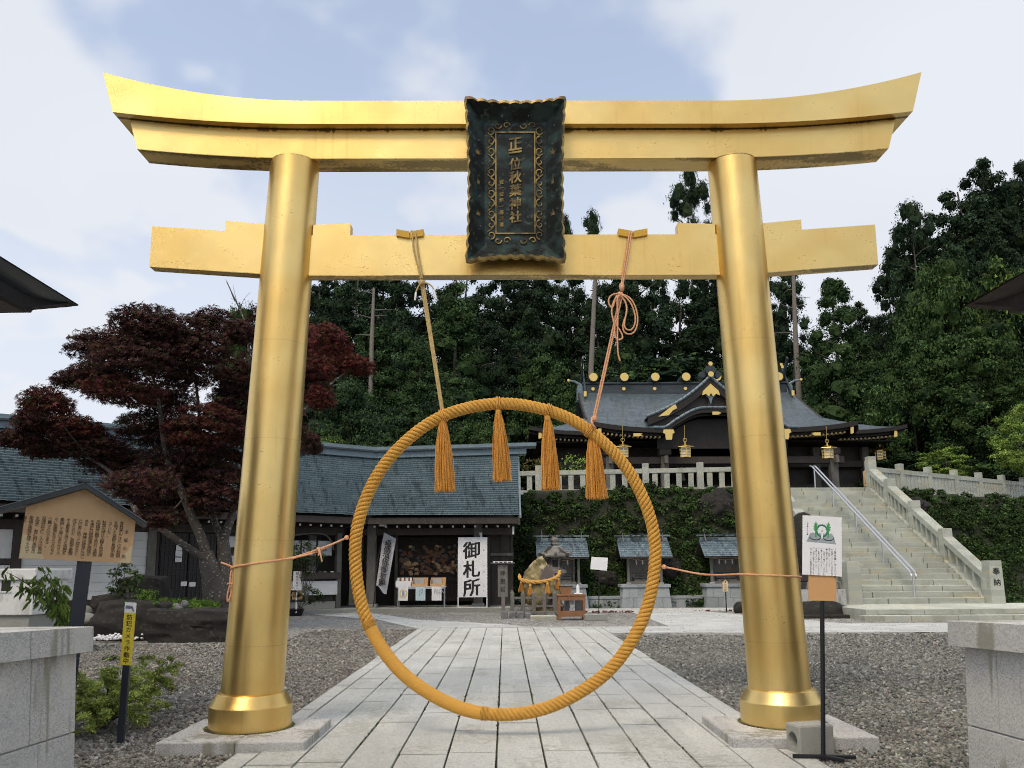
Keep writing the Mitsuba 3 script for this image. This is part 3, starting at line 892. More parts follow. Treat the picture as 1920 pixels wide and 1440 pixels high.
def tassel(key, top, bot, w, seed):
    r_ = np.random.default_rng(seed)
    top, bot = np.array(top), np.array(bot)
    L = np.linalg.norm(bot - top)
    ms = []
    for k_ in range(190):
        u, rr_ = r_.uniform(0, 2 * np.pi), math.sqrt(r_.uniform(0.05, 1))
        tt = np.array([0.09, 0.2, 0.38, 0.6, 0.8, 1.0 + r_.normal(0, .012)])
        prof = np.array([0.28, 0.48, 0.72, 0.88, 0.95, 1.0 + (0.15 if r_.uniform() < .05 else 0)]) * w / 2 * rr_
        jit = np.cumsum(r_.normal(0, .0034, (6, 2)), 0)
        p = top + (bot - top) * tt[:, None] + np.stack([prof * math.cos(u) + jit[:, 0], prof * math.sin(u) + jit[:, 1], 0 * tt], 1)
        ms.append(tube(p, 0.0032, 3, False))
    part(key, 'strands', merge(ms), 'mat_tassel')
    kn = []
    for j in range(5):
        z = top + (bot - top) * (0.055 + 0.013 * j)
        qq = np.linspace(0, 2 * np.pi, 15)
        kn.append(tube(z + np.stack([np.cos(qq), np.sin(qq), 0.12 * np.sin(qq + j)], 1) * 0.15 * w, 0.0055, 5))
    kn.append(tube([top + (bot - top) * s_ for s_ in (0.0, .05, .12)], [0.012, 0.018, 0.022], 8))
    part(key, 'knot', merge(kn), 'mat_tassel', smooth=True)


for top, bot, w, lab, (ra, lift) in (((-0.564, 7.420, 2.844), (-0.536, 7.420, 2.144), .165, 'ochre tassel under the khaki cord, first from the left on the ring', (0, 0)),
                       ((-0.055, 7.420, 2.911), (-0.024, 7.420, 2.233), .150, 'ochre tassel with a large twisted knot near the top of the ring', (0, 0)),
                       ((0.392, 7.420, 2.855), (0.417, 7.420, 2.153), .158, 'ochre tassel on the ring between the knotted one and the pink cord', (0, 0)),
                       ((0.803, 7.470, 2.729), (0.833, 7.470, 2.074), .170, 'ochre tassel hanging behind the ring under the pink cord', (0, 0))):
    key = thing('tassel', lab, 'tassel', 'tassels hanging from the rope ring')
    tassel(key, top, bot, w, int(abs(top[0]) * 100))
    # the tie that loops over the ring
    top = np.array(top)
    an = math.atan2((top[2] - RC[2]) / RZ, (top[0] - RC[0]) / RX)
    ms = []
    for dj in (-.012, .0, .010):
        c_ = ring_point(np.array(an + dj))
        e_ = (c_ - RC) / np.linalg.norm(c_ - RC)
        qq = np.linspace(0, 2 * np.pi, 21)
        ms.append(tube(c_ + 0.062 * (np.cos(qq)[:, None] * e_ - np.sin(qq)[:, None] * eyv), 0.0052, 5))
    part(key, 'tie_loop', merge(ms), 'mat_tassel', smooth=True)

# ---------------------------------------------------------------- pads and cords
def pad(px0, px1, lab):
    t = thing('rope_pad', lab, 'pad')
    (xa, _, za), (xb, _, zb_) = px0, px1
    xm = 0.5 * (xa + xb)
    z0 = 4.56
    for x0, x1, s in ((xa, xm - .004, -1), (xm + .004, xb, 1)):
        lo = [x0, x1]
        c = np.zeros((2, 2, 2, 3))
        for q_ in np.ndindex(2, 2, 2):
            x_ = lo[q_[0]]
            rise = 0.022 * abs(x_ - xm) / 0.12
            c[q_] = [x_, (7.492, 7.70)[q_[1]], z0 + rise + (0.0, 0.066)[q_[2]]]
        part(t, 'block', hexa(c, 0.006), 'mat_pad')
    return t


pad((-1.019, 7.500, 4.596), (-0.761, 7.500, 4.596), 'yellow bent pad under the khaki cord on the tie beam')
pad((1.100, 7.500, 4.591), (1.376, 7.500, 4.591), 'yellow bent pad under the pink cord on the tie beam')
Yc = 7.47


def cord(parent, name, pts, r, m, n=40):
    return part(parent, name, tube(spline(pts, n), r, 7), m, smooth=True)


t = thing('suspension_cord', 'khaki three-strand cord holding the rope ring from the left part of the tie beam', 'cord')
part(t, 'loop', merge([tube([(-0.889, 7.600, 4.676), (-0.871, 7.485, 4.611), (-0.848, 7.480, 4.428), (-0.778, 7.470, 4.150)], .0085, 7), tube([(-0.848, 7.600, 4.671), (-0.835, 7.485, 4.606), (-0.812, 7.480, 4.428), (-0.763, 7.470, 4.150)], .0085, 7), tube([(-0.889, 7.600, 4.676), (-0.891, 7.700, 4.718), (-0.835, 7.660, 4.337), (-0.776, 7.500, 4.140)], .0085, 6)]), 'mat_khaki_cord', smooth=True)
ms = []
for dx in (-3.4, 0, 3.4):
    a_, b_ = np.array((-0.768, 7.470, 4.124)), np.array((-0.566, 7.440, 2.888))
    ms.append(tube([a_ + [dx * .0047 * .9, 0, 0], b_ + [dx * .0047 * .6, 0, 0]], .0085, 7))
part(t, 'strands', merge(ms), 'mat_khaki_cord', smooth=True)
part(t, 'knot', merge([rock((-0.766, 7.460, 4.105), (.035, .03, .026), 3, .2, 1.5, 2), tube(spline([(-0.769, 7.440, 4.098), (-0.803, 7.430, 4.042), (-0.822, 7.430, 3.975)], 8), .008, 6), tube(spline([(-0.754, 7.440, 4.098), (-0.679, 7.430, 4.068), (-0.648, 7.430, 4.016)], 8), .008, 6)]), 'mat_khaki_cord', smooth=True)
part(t, 'taped_end', merge([tube([(-0.817, 7.430, 4.001), (-0.826, 7.430, 3.923)], .010, 7), tube([(-0.653, 7.430, 4.026), (-0.628, 7.430, 3.928)], .012, 7)]), 'mat_paper', smooth=True)

t = thing('suspension_cord', 'pinkish orange cord with dangling loops holding the rope ring on the right', 'cord')
part(t, 'loop', merge([tube([(1.222, 7.620, 4.674), (1.201, 7.485, 4.606), (1.163, 7.480, 4.370), (1.108, 7.470, 4.087)], .008, 7), tube([(1.248, 7.620, 4.674), (1.220, 7.483, 4.600), (1.183, 7.478, 4.369), (1.123, 7.470, 4.087)], .008, 7), tube([(1.235, 7.600, 4.665), (1.251, 7.700, 4.708), (1.164, 7.660, 4.224), (1.117, 7.500, 4.071)], .008, 6)]), 'mat_pink_cord', smooth=True)
part(t, 'knot', merge([rock((1.111, 7.460, 4.057), (.026, .026, .045), 5, .25, 1.6, 2), rock((1.094, 7.460, 3.979), (.034, .028, .03), 8, .25, 1.6, 2)]), 'mat_pink_cord', smooth=True)
part(t, 'strands', merge([tube([(1.089, 7.460, 3.964), (0.816, 7.440, 2.812)], .0085, 7), tube([(1.109, 7.460, 3.963), (0.830, 7.430, 2.801)], .0085, 7), rock((0.819, 7.420, 2.794), (.03, .03, .03), 4, .25, 1.6, 2), tube(spline([(0.799, 7.420, 2.794), (0.801, 7.360, 2.724), (0.827, 7.380, 2.698)], 8), .009, 6)]), 'mat_pink_cord', smooth=True)
part(t, 'dangling_loops', merge([tube(spline(p, 40), .0075, 6) for p in (
    [(1.091, 7.440, 3.978), (1.023, 7.420, 3.971), (0.976, 7.410, 3.895), (1.004, 7.410, 3.839), (1.032, 7.420, 3.898), (1.076, 7.440, 3.967)],
    [(1.101, 7.440, 3.977), (1.182, 7.420, 3.929), (1.236, 7.410, 3.797), (1.232, 7.410, 3.658), (1.180, 7.410, 3.587), (1.121, 7.410, 3.598), (1.103, 7.410, 3.659), (1.138, 7.420, 3.775), (1.142, 7.430, 3.881), (1.101, 7.440, 3.957)],
    [(1.105, 7.430, 3.969), (1.160, 7.410, 3.915), (1.214, 7.400, 3.778), (1.206, 7.400, 3.661), (1.165, 7.400, 3.620), (1.126, 7.400, 3.635), (1.118, 7.400, 3.697), (1.144, 7.420, 3.826), (1.110, 7.440, 3.946)],
    [(1.076, 7.440, 3.972), (1.032, 7.420, 3.914), (1.003, 7.410, 3.792), (1.024, 7.410, 3.659), (1.060, 7.410, 3.532), (1.085, 7.410, 3.537), (1.065, 7.420, 3.642), (1.048, 7.430, 3.727)],
    [(1.085, 7.430, 3.969), (1.055, 7.410, 3.895), (1.058, 7.410, 3.833), (1.054, 7.410, 3.659), (1.049, 7.410, 3.466), (1.056, 7.410, 3.375), (1.070, 7.410, 3.329)])]), 'mat_pink_cord', smooth=True)

t = thing('tie_cord', 'pinkish cord tying the rope ring to the left golden pillar', 'cord')
YF = 7.30
zl = [(-1.405, 7.430, 1.731), (-1.460, 7.400, 1.702), (-1.638, 7.360, 1.627), (-1.799, 7.320, 1.577), (-1.978, 7.300, 1.550), (-2.168, 7.320, 1.524), (-2.351, 7.420, 1.493), (-2.423, 7.500, 1.475)]
f_ = np.radians(np.linspace(330, 195, 14))
zl = zl[:3] + [(-2.186 + .272 * math.cos(q), 7.585 + .272 * math.sin(q), 1.545 - .085 * i / 13) for i, q in enumerate(f_)]
part(t, 'strand', tube(spline(zl, 80), .0085, 7), 'mat_pink_cord', smooth=True)
zl = [(-1.405, 7.430, 1.726), (-1.539, 7.400, 1.665), (-1.674, 7.380, 1.600), (-1.818, 7.400, 1.564), (-1.899, 7.500, 1.542)]
part(t, 'second_strand', tube(spline(zl, 30), .008, 7), 'mat_pink_cord', smooth=True)
part(t, 'knot', merge([rock((-1.404, 7.420, 1.731), (.022, .02, .022), 4, .25, 1.6, 2), rock((-1.638, 7.360, 1.632), (.018, .018, .016), 6, .25, 1.6, 2), tube(spline([(-1.635, 7.350, 1.627), (-1.627, 7.340, 1.595), (-1.631, 7.340, 1.571)], 8), .007, 6), tube(spline([(-1.626, 7.350, 1.627), (-1.613, 7.340, 1.581), (-1.597, 7.340, 1.520)], 8), .007, 6), rock((-2.418, 7.470, 1.470), (.02, .02, .02), 6, .25, 1.6, 2)]), 'mat_pink_cord', smooth=True)
part(t, 'loose_end', merge([tube(spline([(-2.418, 7.470, 1.475), (-2.450, 7.420, 1.498), (-2.500, 7.400, 1.517)], 10), .009, 6), tube(spline([(-2.418, 7.470, 1.466), (-2.424, 7.440, 1.401), (-2.429, 7.440, 1.308), (-2.443, 7.440, 1.206), (-2.436, 7.440, 1.174), (-2.424, 7.440, 1.197), (-2.416, 7.430, 1.299)], 30), .0075, 6), tube([(-2.442, 7.420, 1.336), (-2.396, 7.420, 1.336)], .006, 6)]), 'mat_pink_cord', smooth=True)
t = thing('tie_cord', 'pinkish cord tying the rope ring to the right golden pillar', 'cord')
zl = [(1.407, 7.430, 1.457), (1.546, 7.400, 1.428), (1.740, 7.330, 1.390), (2.012, 7.300, 1.370), (2.248, 7.315, 1.355), (2.446, 7.350, 1.348), (2.577, 7.430, 1.342), (2.656, 7.560, 1.335)]
f_ = np.radians(np.linspace(205, 352, 14))
zl = zl[:3] + [(2.392 + .272 * math.cos(q), 7.585 + .272 * math.sin(q), 1.388 - .03 * i / 13) for i, q in enumerate(f_)]
part(t, 'strand', tube(spline(zl, 80), .0085, 7), 'mat_pink_cord', smooth=True)
part(t, 'knot', merge([rock((1.410, 7.420, 1.457), (.022, .02, .022), 4, .25, 1.6, 2), rock((2.616, 7.460, 1.337), (.018, .018, .02), 7, .25, 1.6, 2)]), 'mat_pink_cord', smooth=True)


# ================================================================ TERRACE, BANK, STONE STAIRS
ZT = 4.63


def ground_sheet(key, label, cat, pts_rows, m='mat_soil', jitter=0.0, seed=1):
    P = np.array(pts_rows, float)
    labels[key] = {'label': label, 'category': cat, 'kind': 'structure'}
    part(None, key, grid(P), m, smooth=True)


xs = np.linspace(-60, 75, 136)


def terrain(x, y):
    """Height of the wooded hill and the terrace that carries the main hall."""
    x, y = np.broadcast_arrays(np.asarray(x, float), np.asarray(y, float))
    yb = np.where(x < 10.9, 32.2, 32.2) + np.where(x > 15, 0.60 * np.clip(x - 15.2, 0, 14), 0)
    left = np.clip((0.6 - x) / 3.0, 0, 1)
    up = np.clip((y - (yb - 1.2)) / 2.5, 0, 1)
    up = up * up * (3 - 2 * up)
    t = ZT * up * (1 - left) + left * (ZT - 0.6) * np.clip((y - 36) / 12, 0, 1)
    hill = 0.17 * np.maximum(y - 62, 0) ** 1.0
    hill = hill * (0.55 + 0.45 * np.clip((x + 25) / 40, 0, 1)) + 0.22 * np.maximum(x - 30, 0) * np.clip((y - 38) / 14, 0, 1)
    n_ = (meshkit.fbm(np.stack([x * .25, y * .25, 0 * x], -1), 3, 5) - 0.5) * np.clip((y - 31) / 2, 0, 1) * 0.7 * np.where((y > 33.5) & (y < 62), 0.1, 1)
    return t + np.minimum(hill, 16) + n_ - 0.02


ys = np.r_[np.linspace(30.6, 34.2, 16), np.linspace(35, 64, 20), np.linspace(67, 130, 16), [220.0]]
X, Yg = np.meshgrid(xs, ys, indexing='ij')
Zg = terrain(X, Yg)
cut = (X > 10.4) & (X < 15.4) & (Yg < 34.6)
Zg = np.where(cut, np.minimum(Zg, -0.3), Zg)
labels['wooded_hill'] = {'label': 'dark earth of the shrine terrace, its bank and the wooded hill behind', 'category': 'hill', 'kind': 'structure'}
v, f = grid(np.stack([X, Yg, Zg], -1))
part(None, 'wooded_hill', (v, f[:, ::-1]), 'mat_soil', smooth=True)

st = thing('stone_stairs', 'wide flight of pale stone steps climbing to the main hall on the right', 'stairs')
SX0, SX1 = 10.92, 14.86
rise, tread = 0.1804, 0.325
r4 = np.random.default_rng(5)
for i in range(24):
    z0, z1, y0 = 0.30 + i * rise, 0.30 + (i + 1) * rise, 26.0 + i * tread
    x = SX0 - 0.4 - (i // 2 % 3) * 0.42 - (0.15 if i % 2 else 0.0)
    while x < SX1 - 0.02:
        w = 1.26 + r4.uniform(-.12, .12)
        a, b = max(x, SX0), min(x + w, SX1)
        if b - a > 0.06:
            part(st, 'step_stone', box(a + .012, b - .012, y0 + r4.uniform(-.006, .006), y0 + tread + 0.10, z0 - 0.06, z1 - 0.002, 0.010), 'mat_pale_stone')
        x += w
part(st, 'core', prism([(26.12, 0.2), (33.9, 0.30 + 24 * rise - 0.25), (34.3, 0.30 + 24 * rise - 0.25), (34.3, -0.2), (26.12, -0.2)], SX0 + 0.02, SX1 - 0.02, 'x'), 'mat_joint_earth')


def stair_z(y):
    return 0.30 + max(0.0, (y - 26.0) / tread) * rise


def balustrade(x0, x1, lab):
    t = thing('stair_balustrade', lab, 'balustrade')
    posts = [25.86, 28.42, 30.42, 32.22, 33.75]
    for k_, y in enumerate(posts):
        h = 1.36 if k_ == 0 else 1.13 if k_ < 4 else 1.36
        zb = stair_z(y) - 0.05
        w = 0.20 if k_ == 0 else 0.16
        xm = 0.5 * (x0 + x1)
        c = np.zeros((2, 2, 2, 3))
        for s in np.ndindex(2, 2, 2):
            ww = w * (1.08 if s[2] == 0 else 1.0)
            c[s] = [xm + (-ww, ww)[s[0]], y + (-ww, ww)[s[1]], (zb, zb + h)[s[2]]]
        part(t, 'post', hexa(c, 0.02), 'mat_pale_stone')
    for a, b in zip(posts[:-1], posts[1:]):
        a2, b2 = a + 0.17, b - 0.15
        def bar(za, zb_, xa, xb):
            c = np.zeros((2, 2, 2, 3))
            for s in np.ndindex(2, 2, 2):
                y = (a2, b2)[s[1]]
                c[s] = [(xa, xb)[s[0]], y, stair_z(y) + (za, zb_)[s[2]]]
            return hexa(c, 0.012)
        part(t, 'rail', bar(0.66, 0.88, x0 + .02, x1 - .02), 'mat_pale_stone')
        part(t, 'plinth_rail', bar(-0.12, 0.10, x0 - .03, x1 + .03), 'mat_pale_stone')
        nb_ = 5
        for j in range(nb_):
            y = a2 + (b2 - a2) * (j + 0.5) / nb_
            zz = stair_z(y)
            c = np.zeros((2, 2, 2, 3))
            for s in np.ndindex(2, 2, 2):
                yy = y + (-.055, .055)[s[1]]
                c[s] = [(x0 + .07, x1 - .07)[s[0]], yy, stair_z(yy) + (0.08, 0.67)[s[2]]]
            part(t, 'baluster', hexa(c, 0.008), 'mat_pale_stone')
    return t


bal_r = balustrade(14.88, 15.28, 'pale stone balustrade on the right side of the stairs, inscribed post at its foot')
v, f = lettering(['奉納'], 0.23, 0.25, 0.33, 0.004, 0.3)
part(bal_r, 'lettering', (v + [15.08 + 0.125, 25.645, 1.46], f), 'mat_ink')
balustrade(10.50, 10.90, 'pale stone balustrade on the left side of the stairs, mostly behind the golden pillar')

# stainless double handrail in the middle of the stairs
t = thing('handrail', 'shiny double steel handrail running up the middle of the stone stairs', 'handrail')
for k_, dx in enumerate((-.075, .075)):
    ya, yb = 26.05, 33.75
    pts = [[12.72 + dx, ya - .02, stair_z(ya) + 0.80], [12.72 + dx, ya, stair_z(ya) + 0.92], [12.72 + dx, yb, stair_z(yb) + 0.92], [12.72 + dx, yb + 0.22, stair_z(yb) + 0.96]]
    part(t, 'rail', tube(pts, 0.034, 10), 'mat_steel', smooth=True)
for y in (26.1, 28.05, 30.0, 31.95, 33.72):
    part(t, 'post', tube([[12.72, y, stair_z(y - .1) - 0.05], [12.72, y, stair_z(y) + 0.89]], 0.028, 8), 'mat_grey_rock' if False else 'mat_steel', smooth=True)

# ---------------------------------------------------------------- terrace fences of stone
def stone_fence(lab, P, nbays, nb_, h_post, h_rail, panel):
    t = thing('stone_fence', lab, 'fence')
    P0_, P1_ = np.array(P[0], float), np.array(P[1], float)
    d = P1_ - P0_
    L = np.linalg.norm(d[:2])
    e = d / L
    nrm = np.array([-e[1], e[0], 0])

    def bx(u0, u1, w, z0, z1, b=0.01):
        c = np.zeros((2, 2, 2, 3))
        for s in np.ndindex(2, 2, 2):
            c[s] = P0_ + e * (u0, u1)[s[0]] + nrm * (-w, w)[s[1]] + [0, 0, (z0, z1)[s[2]]]
        return hexa(c, b)
    for i in range(nbays + 1):
        u = L * i / nbays
        part(t, 'post', bx(u - .13, u + .13, .13, -0.2, h_post, .02), 'mat_pale_stone')
    for i in range(nbays):
        u0, u1 = L * i / nbays + .135, L * (i + 1) / nbays - .135
        part(t, 'rail', bx(u0, u1, .10, h_rail - .19, h_rail, .012), 'mat_pale_stone')
        part(t, 'base_rail', bx(u0, u1, .11, -.15, .03, .012), 'mat_pale_stone')
        for j in range(nb_):
            m_ = u0 + (u1 - u0) * (j + .5) / nb_
            w = (u1 - u0) / nb_ * (0.44 if panel else 0.22)
            part(t, 'baluster', bx(m_ - w, m_ + w, .06, .03, h_rail - .19, .008), 'mat_pale_stone')
    return t


stone_fence('pale stone fence along the terrace edge left of the stairs, bushes growing through it', ((-3.0, 35.2, ZT + .02), (10.3, 33.75, ZT + .06)), 6, 4, 1.06, 0.84, False)
stone_fence('weathered stone fence of close slabs running right from the head of the stairs', ((15.08, 33.9, ZT + .02), (26.2, 41.5, ZT + .10)), 6, 7, 1.12, 0.86, True)

# sign at the head of the stairs
t = thing('direction_sign', 'small orange-tan pointed wooden sign at the head of the stairs', 'sign')
cx, cy_, cz = (15.269, 34.600, 5.133)
w, h = 0.155, 0.36
part(t, 'board', prism([(cx - w, cz - h), (cx + w, cz - h), (cx + w, cz + h * .72), (cx, cz + h), (cx - w, cz + h * .72)], cy_, cy_ + .03), 'mat_tan_wood')
part(t, 'post', box(cx - .03, cx + .03, cy_ + .031, cy_ + .07, ZT - .1, cz + .1), 'mat_dark_wood')
v, f = lettering(['本殿'], 0.20, 0.22, 0.27, 0.004, 0.4)
part(t, 'lettering', (v + [cx + .11, cy_ - .001, cz + .25], f), 'mat_brown_ink')

# ================================================================ MAIN HALL
hall = thing('main_hall', 'large dark shrine hall with sweeping blue-grey roofs and gold fittings on the terrace', 'shrine hall')
HX = 12.0
YE, YR, YB = 45.6, 54.0, 62.4                   # eave, ridge, rear eave
ZR, ZE = 13.05, 8.95


def slope(t):
    return ZR - (ZR - ZE) * (1.26 * t - 0.26 * t * t)


def skirt_lift(x, t):
    return 0.36 * np.clip(np.abs(x) / 10.6, 0, 1) ** 7 * np.clip(t, 0, 1) ** 4


# upper roof (front and back slope)
nx, nt_ = 70, 44
t_ = np.linspace(0, 1, nt_)
x_ = np.linspace(-7.05, 7.05, nx)
def upper(tt, xx):
    return slope(tt) + 0.10 * (np.abs(xx) / 7.05) ** 3 * (1 - tt)
cours = 46
front = []
uv = []
X_, T_ = np.meshgrid(x_, np.linspace(0, 1, nt_), indexing='ij')
Pf = np.stack([HX + X_, YR - (YR - YE) * T_, upper(T_, X_) + skirt_lift(X_, T_)], -1)
v, f = grid(Pf)
part(hall, 'front_slope', (v, f), 'mat_hall_roof', smooth=True, uv=np.stack([X_, T_ * cours], -1).reshape(-1, 2))
Pb = Pf.copy()
Pb[..., 1] = 2 * YR - Pb[..., 1]
v, f = grid(Pb)
part(hall, 'rear_slope', (v, f[:, ::-1]), 'mat_hall_roof', smooth=True, uv=np.stack([X_, T_ * cours], -1).reshape(-1, 2))
for s in (-1, 1):
    # side skirts: hips that flare out below the gables
    us = np.linspace(0, 1, 26)                    # 0 at the gable, 1 at the side eave
    ts = np.linspace(-1, 1, 61)
    U, Ts = np.meshgrid(us, ts, indexing='ij')
    xx = 6.6 + 4.0 * U
    side = slope(0.50 + 0.50 * U ** 0.9)
    fr = slope(np.abs(Ts))
    z = np.minimum(side, fr) + skirt_lift(xx, np.maximum(np.abs(Ts), U)) * np.maximum(np.abs(Ts) ** 3, 0.25)
    P_ = np.stack([HX + s * xx, YR - (YR - YE) * Ts, z - 0.01], -1)
    v, f = grid(P_)
    part(hall, 'side_slope', (v, f if s < 0 else f[:, ::-1]), 'mat_hall_roof', smooth=True, uv=np.stack([Ts * 8, U * 22], -1).reshape(-1, 2))
    # thick verge of the gable
    tt = np.linspace(0, 0.62, 26)
    e = np.stack([tt * 0 + HX + s * 7.02, YR - (YR - YE) * tt, upper(tt, 7.05)], 1)
    P_ = np.stack([e + [0, 0, .02], e + [s * .10, 0, .03], e + [s * .10, 0, -.34], e + [-s * .3, 0, -.36]], 1)
    part(hall, 'verge', grid(P_), 'mat_dark_wood')
    e2 = e.copy()
    e2[:, 1] = 2 * YR - e2[:, 1]
    part(hall, 'gable_wall', (np.vstack([e - [s * .4, 0, .2], e2 - [s * .4, 0, .2]]), np.vstack([np.stack([np.arange(25), np.arange(25) + 1, np.arange(25) + 27], 1), np.stack([np.arange(25), np.arange(25) + 27, np.arange(25) + 26], 1)])), 'mat_dark_wood')
# fascia of the wide body
def fascia(pts, h0, h1, inset, m='mat_black_wood', name='fascia'):
    p = np.array(pts)
    P_ = np.stack([p + [0, 0, .015], p + [0, 0, -h0], p + inset + [0, 0, -h0 - .02], p + inset + [0, 0, -h1]], 1)
    part(hall, name, grid(P_), m)


xx = np.linspace(-10.6, 10.6, 80)
zz = np.where(np.abs(xx) <= 6.6, upper(np.ones_like(xx), xx), ZE) + skirt_lift(xx, np.ones_like(xx))
fascia(np.stack([HX + xx, xx * 0 + YE, zz], 1), 0.20, 0.34, np.array([0, 0.45, 0]))
for s in (-1, 1):
    yy = np.linspace(-1, 1, 40)
    zz = ZE + skirt_lift(10.6 + 0 * yy, 1.0 + 0 * yy) * np.maximum(np.abs(yy) ** 3, .25)
    fascia(np.stack([yy * 0 + HX + s * 10.6, YR - (YR - YE) * yy, zz], 1), 0.20, 0.34, np.array([-s * .45, 0, 0]))
part(hall, 'soffit', box(HX - 10.2, HX + 10.2, YE + .9, YB - .9, ZE - .46, ZE - .38), 'mat_black_wood')

# canopy roof in front with the undulating gable
KW, YK = 7.15, 44.0                               # half width, front edge
KH = 3.95                                         # half width of the wave


def kara(x):
    a = np.clip(np.abs(x) / KH, 0, 1)
    w = np.where(a < 0.28, 1.0, 0.5 + 0.5 * np.cos(np.pi * (a - 0.28) / 0.72))
    return 1.12 * w - 0.10 * np.sin(np.pi * np.clip((a - .72) / .28, 0, 1))


def canopy_z(x, q):
    """q = 0 at the front edge, 1 where it dies into the main slope."""
    base = 8.84 + 0.40 * np.clip(np.abs(x) / KW, 0, 1) ** 3.5
    tt = 1 - (YK + q * 4.2 - YE) / (YR - YE) * 1.0
    main = slope(np.clip(1 - (YK + q * 4.2 - YE) / (YR - YE), 0, 1.2)) + 0.02
    z0 = base * (1 - q) ** 1.0 + main * q
    return np.maximum(z0, (base + kara(x)) * 1.0 * (1 - 0.02 * q) * np.where(kara(x) > .02, 1, 0))


X_, Q_ = np.meshgrid(np.linspace(-KW, KW, 121), np.linspace(0, 1, 24), indexing='ij')
P_ = np.stack([HX + X_, YK + Q_ * 4.2, canopy_z(X_, Q_)], -1)
v, f = grid(P_)
part(hall, 'canopy_roof', (v, f[:, ::-1]), 'mat_hall_roof', smooth=True, uv=np.stack([X_, Q_ * 22], -1).reshape(-1, 2))
xx = np.linspace(-KW, KW, 141)
pz = canopy_z(xx, 0 * xx)
fascia(np.stack([HX + xx, xx * 0 + YK, pz], 1), 0.24, 0.36, np.array([0, .35, 0]))
# rolled copper edge along the wave, cut into pieces
def rolled_edge(name, xs_, zf, y, r_, step):
    xa = xs_
    p = np.stack([HX + xa, xa * 0 + y, zf(xa) + .05], 1)
    ms = []
    s_ = np.r_[0, np.cumsum(np.linalg.norm(np.diff(p, axis=0), axis=1))]
    for a in np.arange(0, s_[-1] - step * .5, step):
        q = np.stack([np.interp(np.linspace(a + .015, min(a + step - .015, s_[-1]), 4), s_, p[:, i]) for i in range(3)], 1)
        ms.append(tube(q, r_, 7))
    part(hall, name, merge(ms), 'mat_ridge_copper', smooth=40, kind='stuff')


rolled_edge('wave_edge_roll', np.linspace(-KH, KH, 90), lambda x: canopy_z(x, 0 * x), YK - .02, 0.075, 0.32)
for s in (-1, 1):
    xa = np.linspace(s * KW, s * KW, 2)
    e = np.stack([np.full(12, HX + s * KW), np.linspace(YK, YK + 2.2, 12), canopy_z(np.full(12, KW), np.linspace(0, .52, 12))], 1)
    part(hall, 'canopy_end', grid(np.stack([e + [0, 0, .02], e - [0, 0, .55]], 1)), 'mat_dark_wood')

# triangular dormer gable
GY, GP, GH, GF = 47.3, 12.42, 3.72, 10.08       # front plane, peak height, half width, foot height


def gable_z(x):
    a = np.clip(np.abs(x) / GH, 0, 1)
    return GF + (GP - GF) * (1 - a) * (1 - 0.62 * a * (1 - .35 * a))


ga = np.linspace(-GH, GH, 61)
def gable_row(y):
    mz = slope((YR - y) / (YR - YE))
    return np.stack([HX + ga, ga * 0 + y, np.maximum(gable_z(ga), mz - .05)], 1)
P_ = np.stack([gable_row(y) for y in np.linspace(GY - .25, 52.5, 16)], 1)
v, f = grid(P_)
part(hall, 'gable_roof', (v, f[:, ::-1]), 'mat_hall_roof', smooth=True, uv=np.stack(np.broadcast_arrays(np.linspace(0, 5, 16)[None, :], (ga * 4)[:, None]), -1).reshape(-1, 2))
rolled_edge('gable_edge_roll', np.linspace(-GH - .1, GH + .1, 90), gable_z, GY - .28, 0.085, 0.30)
# barge boards
e = np.stack([HX + ga, ga * 0 + GY - .26, gable_z(ga)], 1)
part(hall, 'barge_board', grid(np.stack([e, e - [0, 0, .52], e + [0, .12, -.54], e + [0, .12, -.05]], 1)), 'mat_black_wood')
inner_ = [(HX + a, gable_z(np.array(a)) - .4) for a in np.linspace(-GH * .9, GH * .9, 31)]
part(hall, 'gable_panel', prism(inner_ + [(HX + GH * .9, GF - .5), (HX - GH * .9, GF - .5)], GY + .15, GY + .2), 'mat_dark_wood')
part(hall, 'gable_strut', box(HX - .12, HX + .12, GY + .02, GY + .14, GF - .1, GP - .7), 'mat_dark_wood')
part(hall, 'gable_tie', box(HX - 2.2, HX + 2.2, GY + .0, GY + .14, GF + .12, GF + .38), 'mat_dark_wood')


def gilt_piece(poly, y, th=.05, name='gilt_fitting'):
    return part(hall, name, prism(poly, y - th, y), 'mat_gilt')


def fork_tail(x, z, w, h, s):
    return [(x, z - h), (x + s * w * .62, z - h), (x + s * w, z - h * .3), (x + s * w * .72, z), (x + s * w, z + h * .55), (x + s * w * .6, z + h), (x, z + h)]


